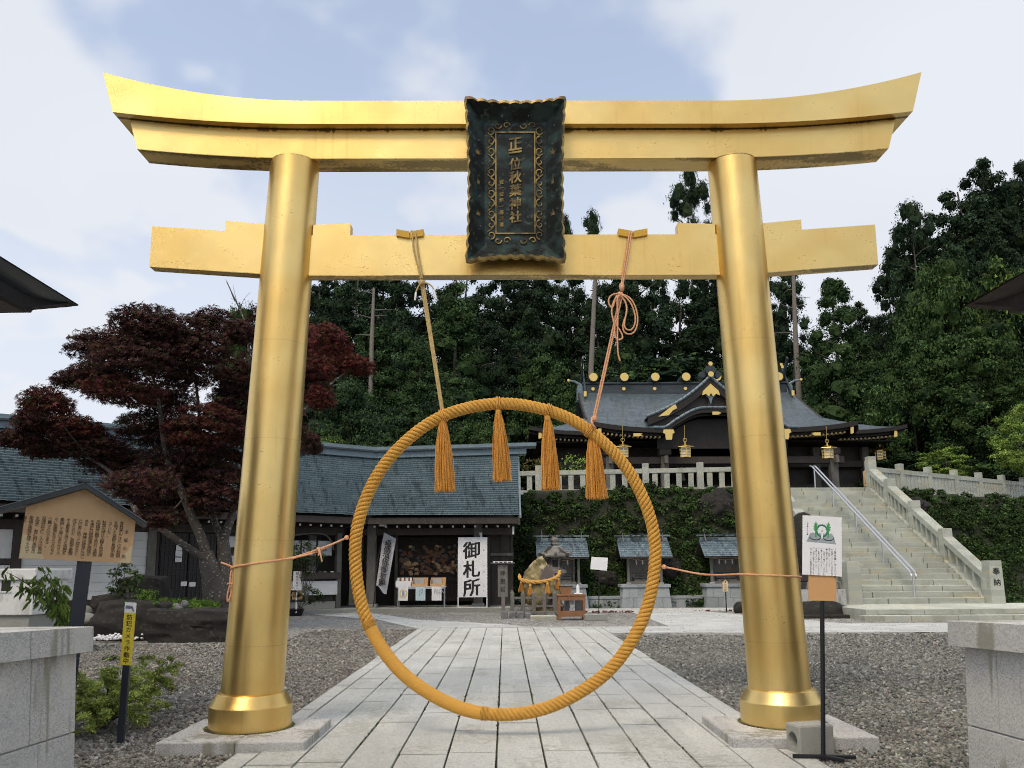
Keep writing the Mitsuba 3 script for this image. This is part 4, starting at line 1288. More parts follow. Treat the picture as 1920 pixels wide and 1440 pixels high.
gilt_piece([(HX - .52, GP - 1.12), (HX - .30, GP - 1.02), (HX - .12, GP - 1.18), (HX, GP - .98), (HX + .12, GP - 1.18), (HX + .30, GP - 1.02), (HX + .52, GP - 1.12), (HX + .46, GP - .86), (HX, GP - .42), (HX - .46, GP - .86)], GY - .27)
part(hall, 'gable_pendant', prism([(HX - .3, GP - 1.1), (HX - .12, GP - 1.25), (HX, GP - 1.62), (HX + .12, GP - 1.25), (HX + .3, GP - 1.1)], GY - .2, GY - .15), 'mat_ridge_copper')
for s in (-1, 1):
    xa, xb = s * 2.0, s * 3.1
    za, zb_ = gable_z(np.array(xa)) - .22, gable_z(np.array(xb)) - .16
    gilt_piece([(HX + xa, za - .1), (HX + xa * 1.05, za + .16), (HX + s * 2.45, gable_z(np.array(2.45)) - .06), (HX + xb, zb_ - .10), (HX + s * 2.5, gable_z(np.array(2.5)) - .46), (HX + s * 2.25, za - .22)], GY - .28)
    gilt_piece(fork_tail(HX + s * 5.05, 8.52, .50, .085, -s), YK - .02)
    gilt_piece(fork_tail(HX + s * .75, 9.68, .48, .085, -s), YK - .02)
    gilt_piece([(HX + s * 3.15 - .16, 8.24), (HX + s * 3.15 + .16, 8.24), (HX + s * 3.15 + .20, 8.56), (HX + s * 3.15 + .32, 8.62), (HX + s * 3.15 + .26, 8.80), (HX + s * 3.15 - .26, 8.80), (HX + s * 3.15 - .32, 8.62), (HX + s * 3.15 - .20, 8.56)], YK - .02)
    gilt_piece([(HX + s * 6.85 - .09, 8.55), (HX + s * 6.85 + .09, 8.6), (HX + s * 6.85 + .10, 8.95), (HX + s * 6.85 - .07, 8.9)], YK + .2)
    gilt_piece([(HX + s * 10.0 - .09, 8.62), (HX + s * 10.0 + .09, 8.66), (HX + s * 10.0 + .10, 9.02), (HX + s * 10.0 - .07, 8.97)], YE + .25)

# crest knob at the head of the dormer gable
def disc(x, y, z, r_, h_):
    m_ = lathe([(0, 0), (r_ * .93, 0), (r_, r_ * .07), (r_, h_), (0, h_)], 24)
    v_, f_ = m_
    return np.stack([x + v_[:, 0], y + v_[:, 2], z + v_[:, 1]], 1), f_[:, ::-1]


part(hall, 'gable_crest', merge([disc(HX, GY - .5, GP + .35, .30, .6), disc(HX - .45, GY - .3, GP + .12, .2, .3), disc(HX + .45, GY - .3, GP + .12, .2, .3)]), 'mat_blue_black', smooth=35)
part(hall, 'gilt_disc', disc(HX, GY - .53, GP + .10, .17, .05), 'mat_gilt', smooth=35)
part(hall, 'gilt_disc', disc(HX, GY - .53, GP + .72, .13, .05), 'mat_gilt', smooth=35)
part(hall, 'gable_crest_rod', tube([(HX, GY - .45, GP + .3), (HX, GY - .45, GP + .86)], .07, 8), 'mat_blue_black', smooth=35)

# ridge, ridge logs and crossed finials
part(hall, 'ridge', merge([box(HX - 6.75, HX + 6.75, YR - .40, YR + .40, ZR - .25, ZR + .42, .03), box(HX - 6.85, HX + 6.85, YR - .5, YR + .5, ZR + .42, ZR + .54, .02)]), 'mat_blue_black')
for i in range(7):
    x = HX + (i - 3) * 2.04
    part(hall, 'ridge_log', disc(x, YR - .82, ZR + .80, .29, 1.64), 'mat_blue_black', smooth=35)
    part(hall, 'gilt_disc', disc(x, YR - .86, ZR + .80, .285, .06), 'mat_gilt', smooth=35)
    part(hall, 'gilt_disc', disc(x, YR - .46, ZR + .10, .12, .06), 'mat_gilt', smooth=35)
for s in (-1, 1):
    xs_ = HX + s * 6.75
    for a, b in ((-1.15, 1.75), (1.15, -1.75)):
        # two crossed boards that rise above the roof's end
        p0, p1 = np.array([xs_ + (.06 if a < 0 else -.06), YR + a, ZR - .55]), np.array([xs_ + (.06 if a < 0 else -.06), YR + b * .55, ZR + 2.05])
        d = (p1 - p0) / np.linalg.norm(p1 - p0)
        nn = np.cross(d, [1, 0, 0])
        c = np.zeros((2, 2, 2, 3))
        for q in np.ndindex(2, 2, 2):
            c[q] = (p0, p1)[q[2]] + np.array([1, 0, 0]) * (-.055, .055)[q[0]] + nn * (-.14, .14)[q[1]]
        part(hall, 'crossed_finial', hexa(c, .01), 'mat_blue_black')
        for w_ in (.90, .98) if b > 0 else ():
            q_ = p0 + (p1 - p0) * w_
            part(hall, 'gilt_fitting', box(q_[0] - .085, q_[0] + .085, q_[1] - .35, q_[1] + .1, q_[2] - .13, q_[2] + .06), 'mat_gilt')
    part(hall, 'finial_foot', box(xs_ - .09, xs_ + .09, YR - 1.5, YR - 1.32, ZR - .62, ZR - .28), 'mat_gilt')
    part(hall, 'ridge_end', merge([box(xs_ + s * .2 - .2, xs_ + s * .2 + .2, YR - .45, YR + .45, ZR - .7, ZR + .35, .06), tube([(xs_ + s * .1, YR - .3, ZR + .35), (xs_ + s * .55, YR - .3, ZR + .62), (xs_ + s * .95, YR - .35, ZR + .68)], [.10, .08, .06], 8)]), 'mat_ridge_copper')
    part(hall, 'gilt_disc', disc(xs_ + s * .98, YR - .42, ZR + .70, .09, .06), 'mat_gilt', smooth=35)

# rafter ends: too small to pick apart singly
ms = []
for x in np.arange(-6.6, 6.61, .235):
    if abs(x) > 3.0 or True:
        z = 8.44 + 0.34 * min(1, abs(x) / KW) ** 3.5
        if abs(x) > 3.4:
            ms.append(box(HX + x - .045, HX + x + .045, YK + .42, YK + .9, z - .045, z + .045))
for x in np.arange(-3.3, 3.31, .235):
    ms.append(box(HX + x - .045, HX + x + .045, YE - .35, YE - .1, 8.36 - .045, 8.36 + .045))
for x in np.r_[np.arange(-10.0, -6.9, .235), np.arange(7.0, 10.1, .235)]:
    z = 8.54 + .30 * (abs(x) / 10.6) ** 7
    ms.append(box(HX + x - .045, HX + x + .045, YE + .5, YE + .9, z - .045, z + .045))
part(hall, 'rafter_ends', merge(ms), 'mat_pale_wood', kind='stuff')

# body: columns, beams, dark walls
for x in (-6.2, -3.15, 3.15, 6.2):
    c = np.zeros((2, 2, 2, 3))
    part(hall, 'column', box(HX + x - .21, HX + x + .21, YK + 1.2, YK + 1.62, ZT, 8.0, .03), 'mat_grey_wood')
    part(hall, 'column_cap', box(HX + x - .34, HX + x + .34, YK + 1.05, YK + 1.75, 7.55, 7.95, .05), 'mat_dark_wood')
    part(hall, 'beam_nose', box(HX + x - .10, HX + x + .10, YK + .72, YK + 1.1, 7.05, 7.5, .04), 'mat_grey_wood')
for x in (-9.2, -6.3, 6.3, 9.2):
    part(hall, 'column', box(HX + x - .2, HX + x + .2, YE + 2.4, YE + 2.8, ZT, 8.4, .03), 'mat_grey_wood')
part(hall, 'beam', box(HX - 6.8, HX + 6.8, YK + 1.28, YK + 1.55, 7.1, 7.5, .02), 'mat_dark_wood')
part(hall, 'beam', box(HX - 9.8, HX + 9.8, YE + 2.45, YE + 2.75, 7.2, 7.6, .02), 'mat_dark_wood')
part(hall, 'beam', box(HX - 9.8, HX + 9.8, YE + 2.45, YE + 2.7, 6.0, 6.22, .02), 'mat_dark_wood')
part(hall, 'wave_panel', prism([(HX + a, 8.55 + kara(np.array(a)) - .1) for a in np.linspace(-3.6, 3.6, 31)] + [(HX + 3.6, 7.9), (HX - 3.6, 7.9)], YK + 1.0, YK + 1.1), 'mat_black_wood')
part(hall, 'wall', merge([box(HX - 9.4, HX - 2.9, YE + 3.0, YE + 3.2, ZT, 8.5), box(HX + 2.9, HX + 9.4, YE + 3.0, YE + 3.2, ZT, 8.5), box(HX - 9.4, HX + 9.4, YE + 6, YE + 6.2, ZT, 8.5), box(HX - 9.5, HX - 9.3, YE + 3.2, YB - 3, ZT, 8.5), box(HX + 9.3, HX + 9.5, YE + 3.2, YB - 3, ZT, 8.5)]), 'mat_dark_wood')
for s in (-1, 1):
    for k_ in range(18):
        x = HX + s * (3.3 + k_ * .165)
        part(hall, 'lattice_slat', box(x - .03, x + .03, YE + 2.9, YE + 2.96, ZT + .5, 5.95), 'mat_dark_wood')
part(hall, 'floor', box(HX - 9.8, HX + 9.8, YK + 1.9, YB - 2.5, ZT - .1, ZT + .45, .03), 'mat_dark_wood')
for x, z in ((-1.9, 6.6), (1.6, 6.62), (-3.9, 6.5)):
    part(hall, 'bell_charm', prism([(HX + x - .16, z - .28), (HX + x + .16, z - .28), (HX + x, z + .28)], YK + 2.6, YK + 2.7), 'mat_grey_wood')

# hanging lanterns
def lantern(x, y, z, lab, grp='gilded lanterns hanging under the eaves of the main hall', s=1.0):
    t = thing('hanging_lantern', lab, 'lantern', grp)
    m_ = lathe([(.30 * s, .25 * s), (.44 * s, .26 * s), (.42 * s, .30 * s), (.06 * s, .48 * s)], 6, (x, y), sq=True)
    part(t, 'hood', (m_[0] + [0, 0, z], m_[1]), 'mat_gilt')
    m_ = lathe([(.235 * s, -.26 * s), (.235 * s, .24 * s)], 6, (x, y), sq=True)
    part(t, 'pane', (m_[0] + [0, 0, z], m_[1]), 'mat_glow_pane')
    ms = []
    for q in range(6):
        a = (q + .5) * math.pi / 3
        r_ = .245 * s / math.cos(math.pi / 6)
        ms.append(tube([(x + r_ * math.cos(a), y + r_ * math.sin(a), z + .26 * s), (x + r_ * math.cos(a), y + r_ * math.sin(a), z - .28 * s)], .022 * s, 5))
    for zz in (-.27, -.12, .05, .22):
        m_ = lathe([(.25 * s, (zz + .02) * s), (.262 * s, (zz + .02) * s), (.262 * s, (zz - .02) * s), (.25 * s, (zz - .02) * s)], 6, (x, y), sq=True)
        ms.append((m_[0] + [0, 0, z], m_[1]))
    part(t, 'frame', merge(ms), 'mat_gilt', kind='stuff')
    v_, f_ = prism([(0, -.10), (.03, -.04), (.10, -.05), (.05, .0), (.09, .06), (.03, .04), (0, .12), (-.03, .04), (-.09, .06), (-.05, 0), (-.10, -.05), (-.03, -.04)], -.012, 0)
    part(t, 'crest', (v_ * s + [x, y - .252 * s, z], f_), 'mat_gilt')
    part(t, 'hook', merge([tube([(x, y, z + .44 * s), (x, y, z + .60 * s)], .035 * s, 6), tube([(x, y, z + .66 * s), (x, y, z + 1.5 * s)], .014, 5)] + [tube([(x + .10 * s * math.cos(a), y, z + .68 * s + .10 * s * math.sin(a)) for a in np.linspace(0, 2 * np.pi, 13)], .016 * s, 5)]), 'mat_gilt')


for px, lab in (((6.348, 43.900, 7.566), 'gilded lantern partly hidden behind the right side of the rope ring'), ((9.695, 43.900, 7.550), 'gilded lantern under the left half of the wavy canopy eave'),
                ((17.346, 43.900, 7.455), 'gilded lantern under the canopy eave right of the golden pillar'), ((21.837, 47.500, 7.839), 'grey-gold lantern at the far right end of the hall, above the stair post')):
    lantern(*px, lab, s=0.98)

# rear wing and a little roofed hut to the right
t = thing('side_hall', 'low dark side hall with a curved roof just right of the main hall', 'shrine hall')
x0, y0 = 24.0, 56.0
xx = np.linspace(-1, 1, 30)
P_ = np.stack([np.stack([x0 + 3.9 * xx, np.full(30, y0 + 3 * q), 6.6 + 2.1 * q ** 1.3 + .7 * np.abs(xx) ** 4 * (1 - q)], 1) for q in np.linspace(0, 1, 8)], 1)
v, f = grid(P_)
part(t, 'roof', (v, f), 'mat_hall_roof', smooth=True, uv=np.stack(np.broadcast_arrays((xx * 3.9)[:, None], np.linspace(0, 12, 8)[None, :]), -1).reshape(-1, 2))
part(t, 'wall', box(x0 - 3, x0 + 3, y0 + 1, y0 + 5, ZT - .5, 6.9), 'mat_dark_wood')
part(t, 'fascia', box(x0 - 3.5, x0 + 3.5, y0 + .1, y0 + .25, 6.32, 6.62, .02), 'mat_dark_wood')
t = thing('small_hut', 'small wooden hut with a plain gable roof behind the stone fence on the right', 'hut')
hx, hy, hz = (27.492, 47.000, 7.465)
for s in (-1, 1):
    c = [[[[hx, hy, hz], [hx, hy, hz + .1]], [[hx, hy + 2.2, hz], [hx, hy + 2.2, hz + .1]]], [[[hx + s * .95, hy, hz - .72], [hx + s * .95, hy, hz - .62]], [[hx + s * .95, hy + 2.2, hz - .72], [hx + s * .95, hy + 2.2, hz - .62]]]]
    if s < 0:
        c = c[::-1]
    part(t, 'roof_slope', hexa(c), 'mat_grey_wood')
part(t, 'ridge', box(hx - .08, hx + .08, hy - .05, hy + 2.25, hz + .08, hz + .2, .02), 'mat_grey_wood')
part(t, 'wall', prism([(hx - .7, hz - 2.2), (hx + .7, hz - 2.2), (hx + .7, hz - .55), (hx, hz - .02), (hx - .7, hz - .55)], hy + .25, hy + 2.0), 'mat_dark_wood')


# ================================================================ LONG LOW HALL ON THE LEFT (two wings that meet at an angle)
office = thing('shrine_office', 'long low hall with blue-grey copper roof, two wings meeting behind the rope ring', 'hall')
CE = np.array([-4.62, 28.0, 3.20])               # the eave corner
CR = np.array([-4.95, 31.4, 5.66])               # the ridge corner
ER, RR = np.array([0.47, 28.0, 3.19]), np.array([0.55, 31.4, 5.80])
EL, RL = np.array([-16.6, 19.55, 3.28]), np.array([-19.2, 22.2, 5.80])


def lapped_roof(parent, name, e0, e1, r0_, r1, n, lift, m, tile=True, sag=0.0):
    """Courses of lapped tiles: each starts proud of the one below."""
    rows, uvs = [], []
    le = np.linalg.norm(e1 - e0)
    nrm = np.cross(e1 - e0, r0_ - e0)
    nrm = nrm / np.linalg.norm(nrm)
    if nrm[2] < 0:
        nrm = -nrm
    k = max(2, int(le / 0.6))
    s = np.linspace(0, 1, k)
    seq = []
    for i in range(n):
        seq += [(i / n, lift, i + 0.02), ((i + 1) / n, 0.0, i + 0.999)]
    for t, h, vv in seq:
        t2 = t - sag * math.sin(math.pi * t)
        a, b = e0 + (r0_ - e0) * t, e1 + (r1 - e1) * t
        dz = np.array([0, 0, -sag * math.sin(math.pi * t)])
        p = a + (b - a) * s[:, None] + nrm * h + dz
        rows.append(p)
        uvs.append(np.stack([s * le, np.full(k, vv)], 1))
    P_ = np.stack(rows, 1)
    v, f = grid(P_)
    if trimesh.Trimesh(v, f, process=False).face_normals.mean(0)[2] < 0:
        f = f[:, ::-1]
    return part(parent, name, (v, f), m, smooth=False, uv=np.stack(uvs, 1).reshape(-1, 2))


lapped_roof(office, 'front_slope', CE, ER, CR, RR, 29, 0.070, 'mat_copper_tiles', sag=.06)
lapped_roof(office, 'front_slope', EL, CE, RL, CR, 29, 0.070, 'mat_copper_tiles', sag=.06)
back = lambda p, q: p + (p - q) * np.array([1, 1, 0]) + [0, 0, q[2] - p[2]]
lapped_roof(office, 'rear_slope', back(RR, ER), back(CR, CE), RR, CR, 6, .02, 'mat_copper_tiles')
lapped_roof(office, 'rear_slope', back(CR, CE), back(RL, EL), CR, RL, 6, .02, 'mat_copper_tiles')


def beam_between(a, b, w, z0, z1, parent, name, m, bev=.01, ext0=0.0, ext1=0.0):
    a, b = np.array(a, float), np.array(b, float)
    d = (b - a)
    L = np.linalg.norm(d[:2])
    e = d / L
    nr = np.array([-e[1], e[0], 0])
    a, b = a - e * ext0, b + e * ext1
    c = np.zeros((2, 2, 2, 3))
    for s in np.ndindex(2, 2, 2):
        c[s] = (a, b)[s[0]] + nr * (w[0], w[1])[s[1]] + [0, 0, (z0, z1)[s[2]]]
    return part(parent, name, hexa(c, bev), m)


for a, b, e1 in ((CR, RR, 0.28), (RL, CR, 0)):
    beam_between(a, b, (-.30, .30), -.06, .16, office, 'ridge_course', 'mat_ridge_copper', .01, 0, e1)
    beam_between(a, b, (-.42, .42), .16, .22, office, 'ridge_board', 'mat_blue_black', .005, 0, e1)
    beam_between(a, b, (-.36, .36), .22, .36, office, 'ridge_cap', 'mat_ridge_copper', .02, 0, e1 + .38)
for a, b in ((CE, ER), (EL, CE)):
    beam_between(a, b, (.06, .30), -.24, -.03, office, 'eave_fascia', 'mat_dark_wood')
    beam_between(a, b, (.30, 1.35), -.20, -.12, office, 'soffit', 'mat_dark_wood')
# the verge at the right end
part(office, 'verge', prism([(28.0, 3.16), (31.4, 5.72), (34.8, 3.16), (34.8, 2.9), (31.4, 5.45), (28.0, 2.9)], .44, .52, 'x'), 'mat_dark_wood')
part(office, 'verge_trim', prism([(27.98, 3.21), (31.4, 5.80), (34.82, 3.21), (34.82, 3.13), (31.4, 5.72), (27.98, 3.13)], .50, .56, 'x'), 'mat_ridge_copper')

# white rafter ends
def along(a, b, u, off=0.0, z=0.0):
    d = (b - a) / np.linalg.norm((b - a)[:2])
    nr = np.array([-d[1], d[0], 0])
    return a + d * u + nr * off + [0, 0, z]


LL = np.linalg.norm((CE - EL)[:2])
LR = np.linalg.norm((ER - CE)[:2])
for a, b, L, st_ in ((CE, ER, LR, .38), (EL, CE, LL, .36)):
    d = (b - a) / np.linalg.norm((b - a)[:2])
    ang = math.degrees(math.atan2(d[1], d[0]))
    for u in np.arange(.2, L - .1, st_):
        o_ = along(a, b, u, .33, -.315)
        part(office, 'rafter', rotz(box(-.034, .034, 0.004, .9, -.034, .034), ang, o_), 'mat_dark_wood')
        part(office, 'rafter_end', rotz(box(-.032, .032, -.012, .003, -.032, .032), ang, o_), 'mat_white')
FZ = 0.15                                          # floor of the open front
labels['hall_footing'] = {'label': 'low pale concrete footing under the open front of the left hall', 'category': 'footing', 'kind': 'structure'}
part('hall_footing', 'slab', prism([(-4.75, 28.65), (0.75, 28.65), (0.75, 33), (-7.2, 33), (-9.6, 28.5), (-9.2, 27.0), (-6.2, 27.2)][0:0] or [(-4.85, 28.55), (.8, 28.55), (.8, 33), (-9, 33), (-14, 26.5), (-11.5, 23.7)], -.1, FZ, 'z'), 'mat_concrete')
# columns of the right wing
for x, w in ((-4.62, .30), (-.93, .30)):
    part(office, 'column', box(x - w / 2, x + w / 2, 28.95, 28.95 + w, FZ + .12, 3.0, .02), 'mat_grey_wood')
    part(office, 'column_shoe', box(x - w / 2 - .06, x + w / 2 + .06, 28.9, 29.05 + w, FZ - .05, FZ + .13, .02), 'mat_concrete')
part(office, 'beam', box(-4.9, .3, 28.98, 29.2, 2.62, 2.86, .01), 'mat_dark_wood')
part(office, 'back_wall', box(-5.0, .3, 31.2, 31.35, 0, 5.2), 'mat_dark_wood')
part(office, 'side_wall', box(-5.1, -4.95, 29.3, 31.2, 0, 3.2), 'mat_dark_wood')
part(office, 'ceiling', box(-5.1, .4, 29.3, 31.3, 2.95, 3.02), 'mat_dark_wood')
part(office, 'side_wall', box(-.62, -.52, 29.3, 31.3, 0, 3.1), 'mat_dark_wood')
for x in (-.45, -.1, .25):
    part(office, 'shutter_frame', box(x - .03, x + .03, 29.6, 29.66, .2, 2.85), 'mat_dark_wood')
part(office, 'shutter_board', box(-.5, .3, 29.68, 29.72, .2, 2.9), 'mat_dark_wood')
part(office, 'shutter_frame', box(-.5, .3, 29.58, 29.63, 1.9, 2.0), 'mat_grey_wood')
part(office, 'bracket', prism([(.62 - 1.5, 2.68), (.72 - 1.5, 2.68), (.72 - 1.5, 2.28)], 28.7, 28.8), 'mat_white')
part(office, 'bracket', box(.26, .32, 28.3, 28.38, 2.60, 2.86), 'mat_white')
part(office, 'lamp_box', box(*(lambda p: (p[0] - .13, p[0] + .13, p[1], p[1] + .1, p[2] - .10, p[2] + .10))((-4.161, 28.350, 3.003)), .01), 'mat_white')

# votive tablets hung on a lattice
t = thing('tablet_rack', 'dark lattice crowded with hanging brown wooden votive tablets under the left hall', 'rack')
rx0, rx1, rz0, rz1, ry = -3.85, -0.95, 1.25, 2.62, 30.6
part(t, 'board', box(rx0 - .1, rx1 + .1, ry + .1, ry + .14, .3, rz1), 'mat_dark_wood')
for x in np.arange(rx0, rx1 + .01, .115):
    part(t, 'lattice_bar', box(x - .016, x + .016, ry + .03, ry + .06, rz0, rz1), 'mat_dark_wood')
for z in np.arange(rz0, rz1 + .01, .115):
    part(t, 'lattice_bar', box(rx0, rx1, ry + .0, ry + .03, z - .016, z + .016), 'mat_dark_wood')
part(t, 'post', box(rx0 - .16, rx0 - .06, ry - .06, ry + .1, FZ, rz1 + .1, .01), 'mat_grey_wood')
part(t, 'post', box(rx1 + .06, rx1 + .16, ry - .06, ry + .1, FZ, rz1 + .1, .01), 'mat_grey_wood')
part(t, 'rail', box(rx0, rx1, ry - .05, ry + .1, rz0 - .25, rz0 - .1, .01), 'mat_dark_wood')
r5 = np.random.default_rng(21)
wood = ['mat_grey_wood', 'mat_brown_wood', 'mat_tan_wood', 'mat_dark_wood']
for k_ in range(298):
    x, z = r5.uniform(rx0 + .05, rx1 - .05), rz0 + .02 + (rz1 - rz0 - .35) * r5.uniform(0, 1) ** 1.1
    low = (z - rz0) / (rz1 - rz0)
    m_ = wood[r5.choice(4, p=[.1, .40, .42, .08] if low < .35 else [.2, .40, .10, .30])]
    y = ry - .01 - .05 * r5.uniform()
    poly = [(-.066, -.05), (.066, -.05), (.066, .032), (0, .06), (-.066, .032)]
    a = r5.normal(0, .12)
    pg = [(x + px_ * math.cos(a) - pz_ * math.sin(a), z + px_ * math.sin(a) + pz_ * math.cos(a)) for px_, pz_ in poly]
    part(t, 'tablet', prism(pg, y - .012, y), m_)

# folding table with boxes and leaflets
t = thing('folding_table', 'white folding table with thin steel legs in front of the tablet rack', 'table')
tx0, tx1, ty, tz = -3.72, -2.02, 28.82, .86
part(t, 'tabletop', box(tx0, tx1, ty, ty + .45, tz - .03, tz, .006), 'mat_white')
for x in (tx0 + .06, tx1 - .06):
    for y in (ty + .06, ty + .39):
        part(t, 'leg', tube([(x, y, FZ), (x, y, tz - .03)], .016, 7), 'mat_steel', smooth=True)
    part(t, 'brace', tube([(x, ty + .06, .62), (x + (.16 if x < -3 else -.16), ty + .06, tz - .04)], .012, 6), 'mat_steel')
    part(t, 'crossbar', tube([(x, ty + .06, .68), (x, ty + .39, .68)], .011, 6), 'mat_steel')
part(t, 'apron_bar', box(tx0 + .05, tx1 - .05, ty + .03, ty + .05, tz - .08, tz - .03), 'mat_steel')


def tray(x0, x1, m, lab, cat, front):
    k = thing('display_box', lab, cat, 'boxes on the folding table')
    part(k, 'base_board', box(x0, x1, ty + .02, ty + .42, tz + .001, tz + .02), m)
    c = np.zeros((2, 2, 2, 3))
    part(k, 'back_board', box(x0, x1, ty + .36, ty + .39, tz + .02, tz + .30, .004), m)
    for xa in (x0, x1 - .02):
        part(k, 'side_board', prism([(ty + .02, tz + .02), (ty + .36, tz + .02), (ty + .36, tz + .29), (ty + .02, tz + .10)], xa, xa + .02, 'x'), m)
    part(k, 'front_board', box(x0, x1, ty + .0, ty + .02, tz + .001, tz + (.19 if front == 'white' else .09), .004), m)
    if front == 'white':
        for j in range(6):
            xx_ = x0 + .04 + j * (x1 - x0 - .08) / 6
            part(k, 'amulet', box(xx_, xx_ + .055, ty + .20, ty + .22, tz + .19, tz + .30), 'mat_brown_wood' if j % 2 else 'mat_paper')
    else:
        part(k, 'card', box(x0 + .04, x1 - .14, ty + .33, ty + .35, tz + .03, tz + .27), 'mat_cloth')
        for j in range(5):
            xx_ = x0 + .05 + j * .065
            part(k, 'amulet', box(xx_, xx_ + .05, ty + .12 + .03 * (j % 2), ty + .2, tz + .02, tz + .085, .008), ('mat_brown_wood', 'mat_paper', 'mat_card')[j % 3])


tray(-3.74, -3.22, 'mat_paper', 'white box with small red and white packets on the folding table', 'box', 'white')
tray(-3.18, -2.66, 'mat_tan_wood', 'middle tan wooden tray with a pink card on the folding table', 'box', 'tan')
tray(-2.56, -2.04, 'mat_tan_wood', 'right tan wooden tray at the end of the folding table', 'box', 'tan')
for x0, m_, lab, k_ in ((-3.64, 'mat_paper', 'white leaflet with a golden round emblem hanging from the folding table', 0), (-3.05, 'mat_blue_paper', 'pale blue leaflet hanging from the middle of the folding table', 1), (-2.50, 'mat_paper', 'white leaflet with small print hanging from the right of the folding table', 2)):
    t = thing('leaflet', lab, 'leaflet', 'leaflets hanging from the folding table')
    part(t, 'sheet', box(x0, x0 + .33, ty - .012, ty - .008, tz - .47, tz - .0), m_)
    if k_ == 0:
        a = np.linspace(0, 2 * np.pi, 25)
        from shapely.geometry import Polygon as _Pg
        ringp = _Pg(np.stack([x0 + .165 + .14 * np.cos(a), tz - .24 + .16 * np.sin(a)], 1)).difference(_Pg(np.stack([x0 + .165 + .085 * np.cos(a), tz - .24 + .115 * np.sin(a)], 1)))
        part(t, 'emblem', prism(ringp, ty - .016, ty - .013), 'mat_pale_wood')
        part(t, 'emblem_bar', box(x0 + .125, x0 + .205, ty - .016, ty - .013, tz - .33, tz - .14), 'mat_grey_print')
    else:
        v, f = lettering(['厄除御札', '一体五百円'][0:2] if k_ == 1 else ['お札の受け方', '火防開運', '厄除御守', '交通安全'], .045, .075 if k_ == 1 else .06, .05, .002, .3)
        part(t, 'print', (v + [x0 + (.25 if k_ == 1 else .30), ty - .013, tz - .07], f), 'mat_ink')

# tall white signboard
t = thing('signboard', 'tall white signboard with three large black brush characters', 'sign')
sx0, sx1, sz0, sz1, sy = -1.60, -.60, .50, 2.52, 28.55
part(t, 'panel', box(sx0, sx1, sy, sy + .03, sz0, sz1, .006), 'mat_paper')
for x in (sx0 - .005, sx1 - .035):
    part(t, 'leg', box(x, x + .04, sy + .005, sy + .045, FZ, sz0 + .01), 'mat_white')
part(t, 'foot_bar', box(sx0, sx1, sy + .01, sy + .04, FZ, FZ + .03), 'mat_white')
ms = []
for ch, zc in zip('御札所', (2.12, 1.48, .86)):
    for sh in (-.008, .008):
        v, f = lettering([ch], .60, .60, .60, .004 + (.001 if sh > 0 else 0), .7, .10)
        ms.append((v + [sx0 + .47 + .30 + sh, sy - .001, zc + .30], f))
part(t, 'lettering', merge(ms), 'mat_ink')
v, f = lettering(['お'], .07, .07, .07, .003, .4)
rub = [(v + [sx1 - .08, sy - .001, 2.12], f)]
for ch, zc in (('ふ', 1.60), ('だ', 1.40), ('じ', .93), ('ょ', .76)):
    v, f = lettering([ch], .07, .07, .07, .003, .4)
    rub.append((v + [sx1 - .08, sy - .001, zc], f))
part(t, 'reading', merge(rub), 'mat_ink')

# leaning banner
t = thing('banner', 'tall white cloth banner with running black writing leaning against a post', 'banner')
B0, B1, B2, B3 = np.array((-4.170, 28.700, 2.711)), np.array((-3.727, 28.700, 2.490)), np.array((-4.376, 28.600, 0.908)), np.array((-4.027, 28.600, 0.621))
ss, tt = np.meshgrid(np.linspace(0, 1, 12), np.linspace(0, 1, 30), indexing='ij')
Pb_ = (B0 * (1 - ss[..., None]) + B1 * ss[..., None]) * (1 - tt[..., None]) + (B2 * (1 - ss[..., None]) + B3 * ss[..., None]) * tt[..., None]
Pb_[..., 1] += .035 * np.sin(ss * 5 + tt * 3) * (0.3 + tt)
Pb_[..., 2] += .05 * np.sin(ss * 6.3) * tt ** 6
part(t, 'cloth', grid(Pb_), 'mat_cloth', smooth=True)
part(t, 'pole', tube([(-4.452, 28.600, 0.199), (-4.346, 28.650, 1.768), (-4.138, 28.720, 2.785)], .016, 7), 'mat_navy_metal', smooth=True)
part(t, 'crossbar', tube([(-4.264, 28.700, 2.821), (-3.709, 28.700, 2.490)], .012, 6), 'mat_navy_metal', smooth=True)
ms = []
exb, ezb = (B1 - B0), (B0 - B2)
mid = 0.5 * (B0 + B1)
for i, ch in enumerate('疫病消除御祈願'):
    c_ = mid + (0.5 * (B2 + B3) - mid) * (.14 + .118 * i)
    v, f = lettering([ch], .25, .25, .25, .004, .6, .12)
    ms.append((v + c_ + [.125 + (.0), -.085, .125], f))
part(t, 'lettering', merge(ms), 'mat_ink')

# ---- left wing: white wall panels, dark posts, lattice doors, counter
D = (CE - EL) / np.linalg.norm((CE - EL)[:2])
ANG = math.degrees(math.atan2(D[1], D[0]))
o_w = along(EL, CE, 0, 1.35)                         # origin of the wall line; local u along, y inwards


def wbox(u0, u1, y0, y1, z0, z1, b=.008):
    v_, f_ = box(u0, u1, y0, y1, z0, z1, b)
    return rotz((v_, f_), ANG, (o_w[0], o_w[1], 0))


def u_of(px_point):
    return (np.array(px_point)[:2] - o_w[:2]) @ D[:2]


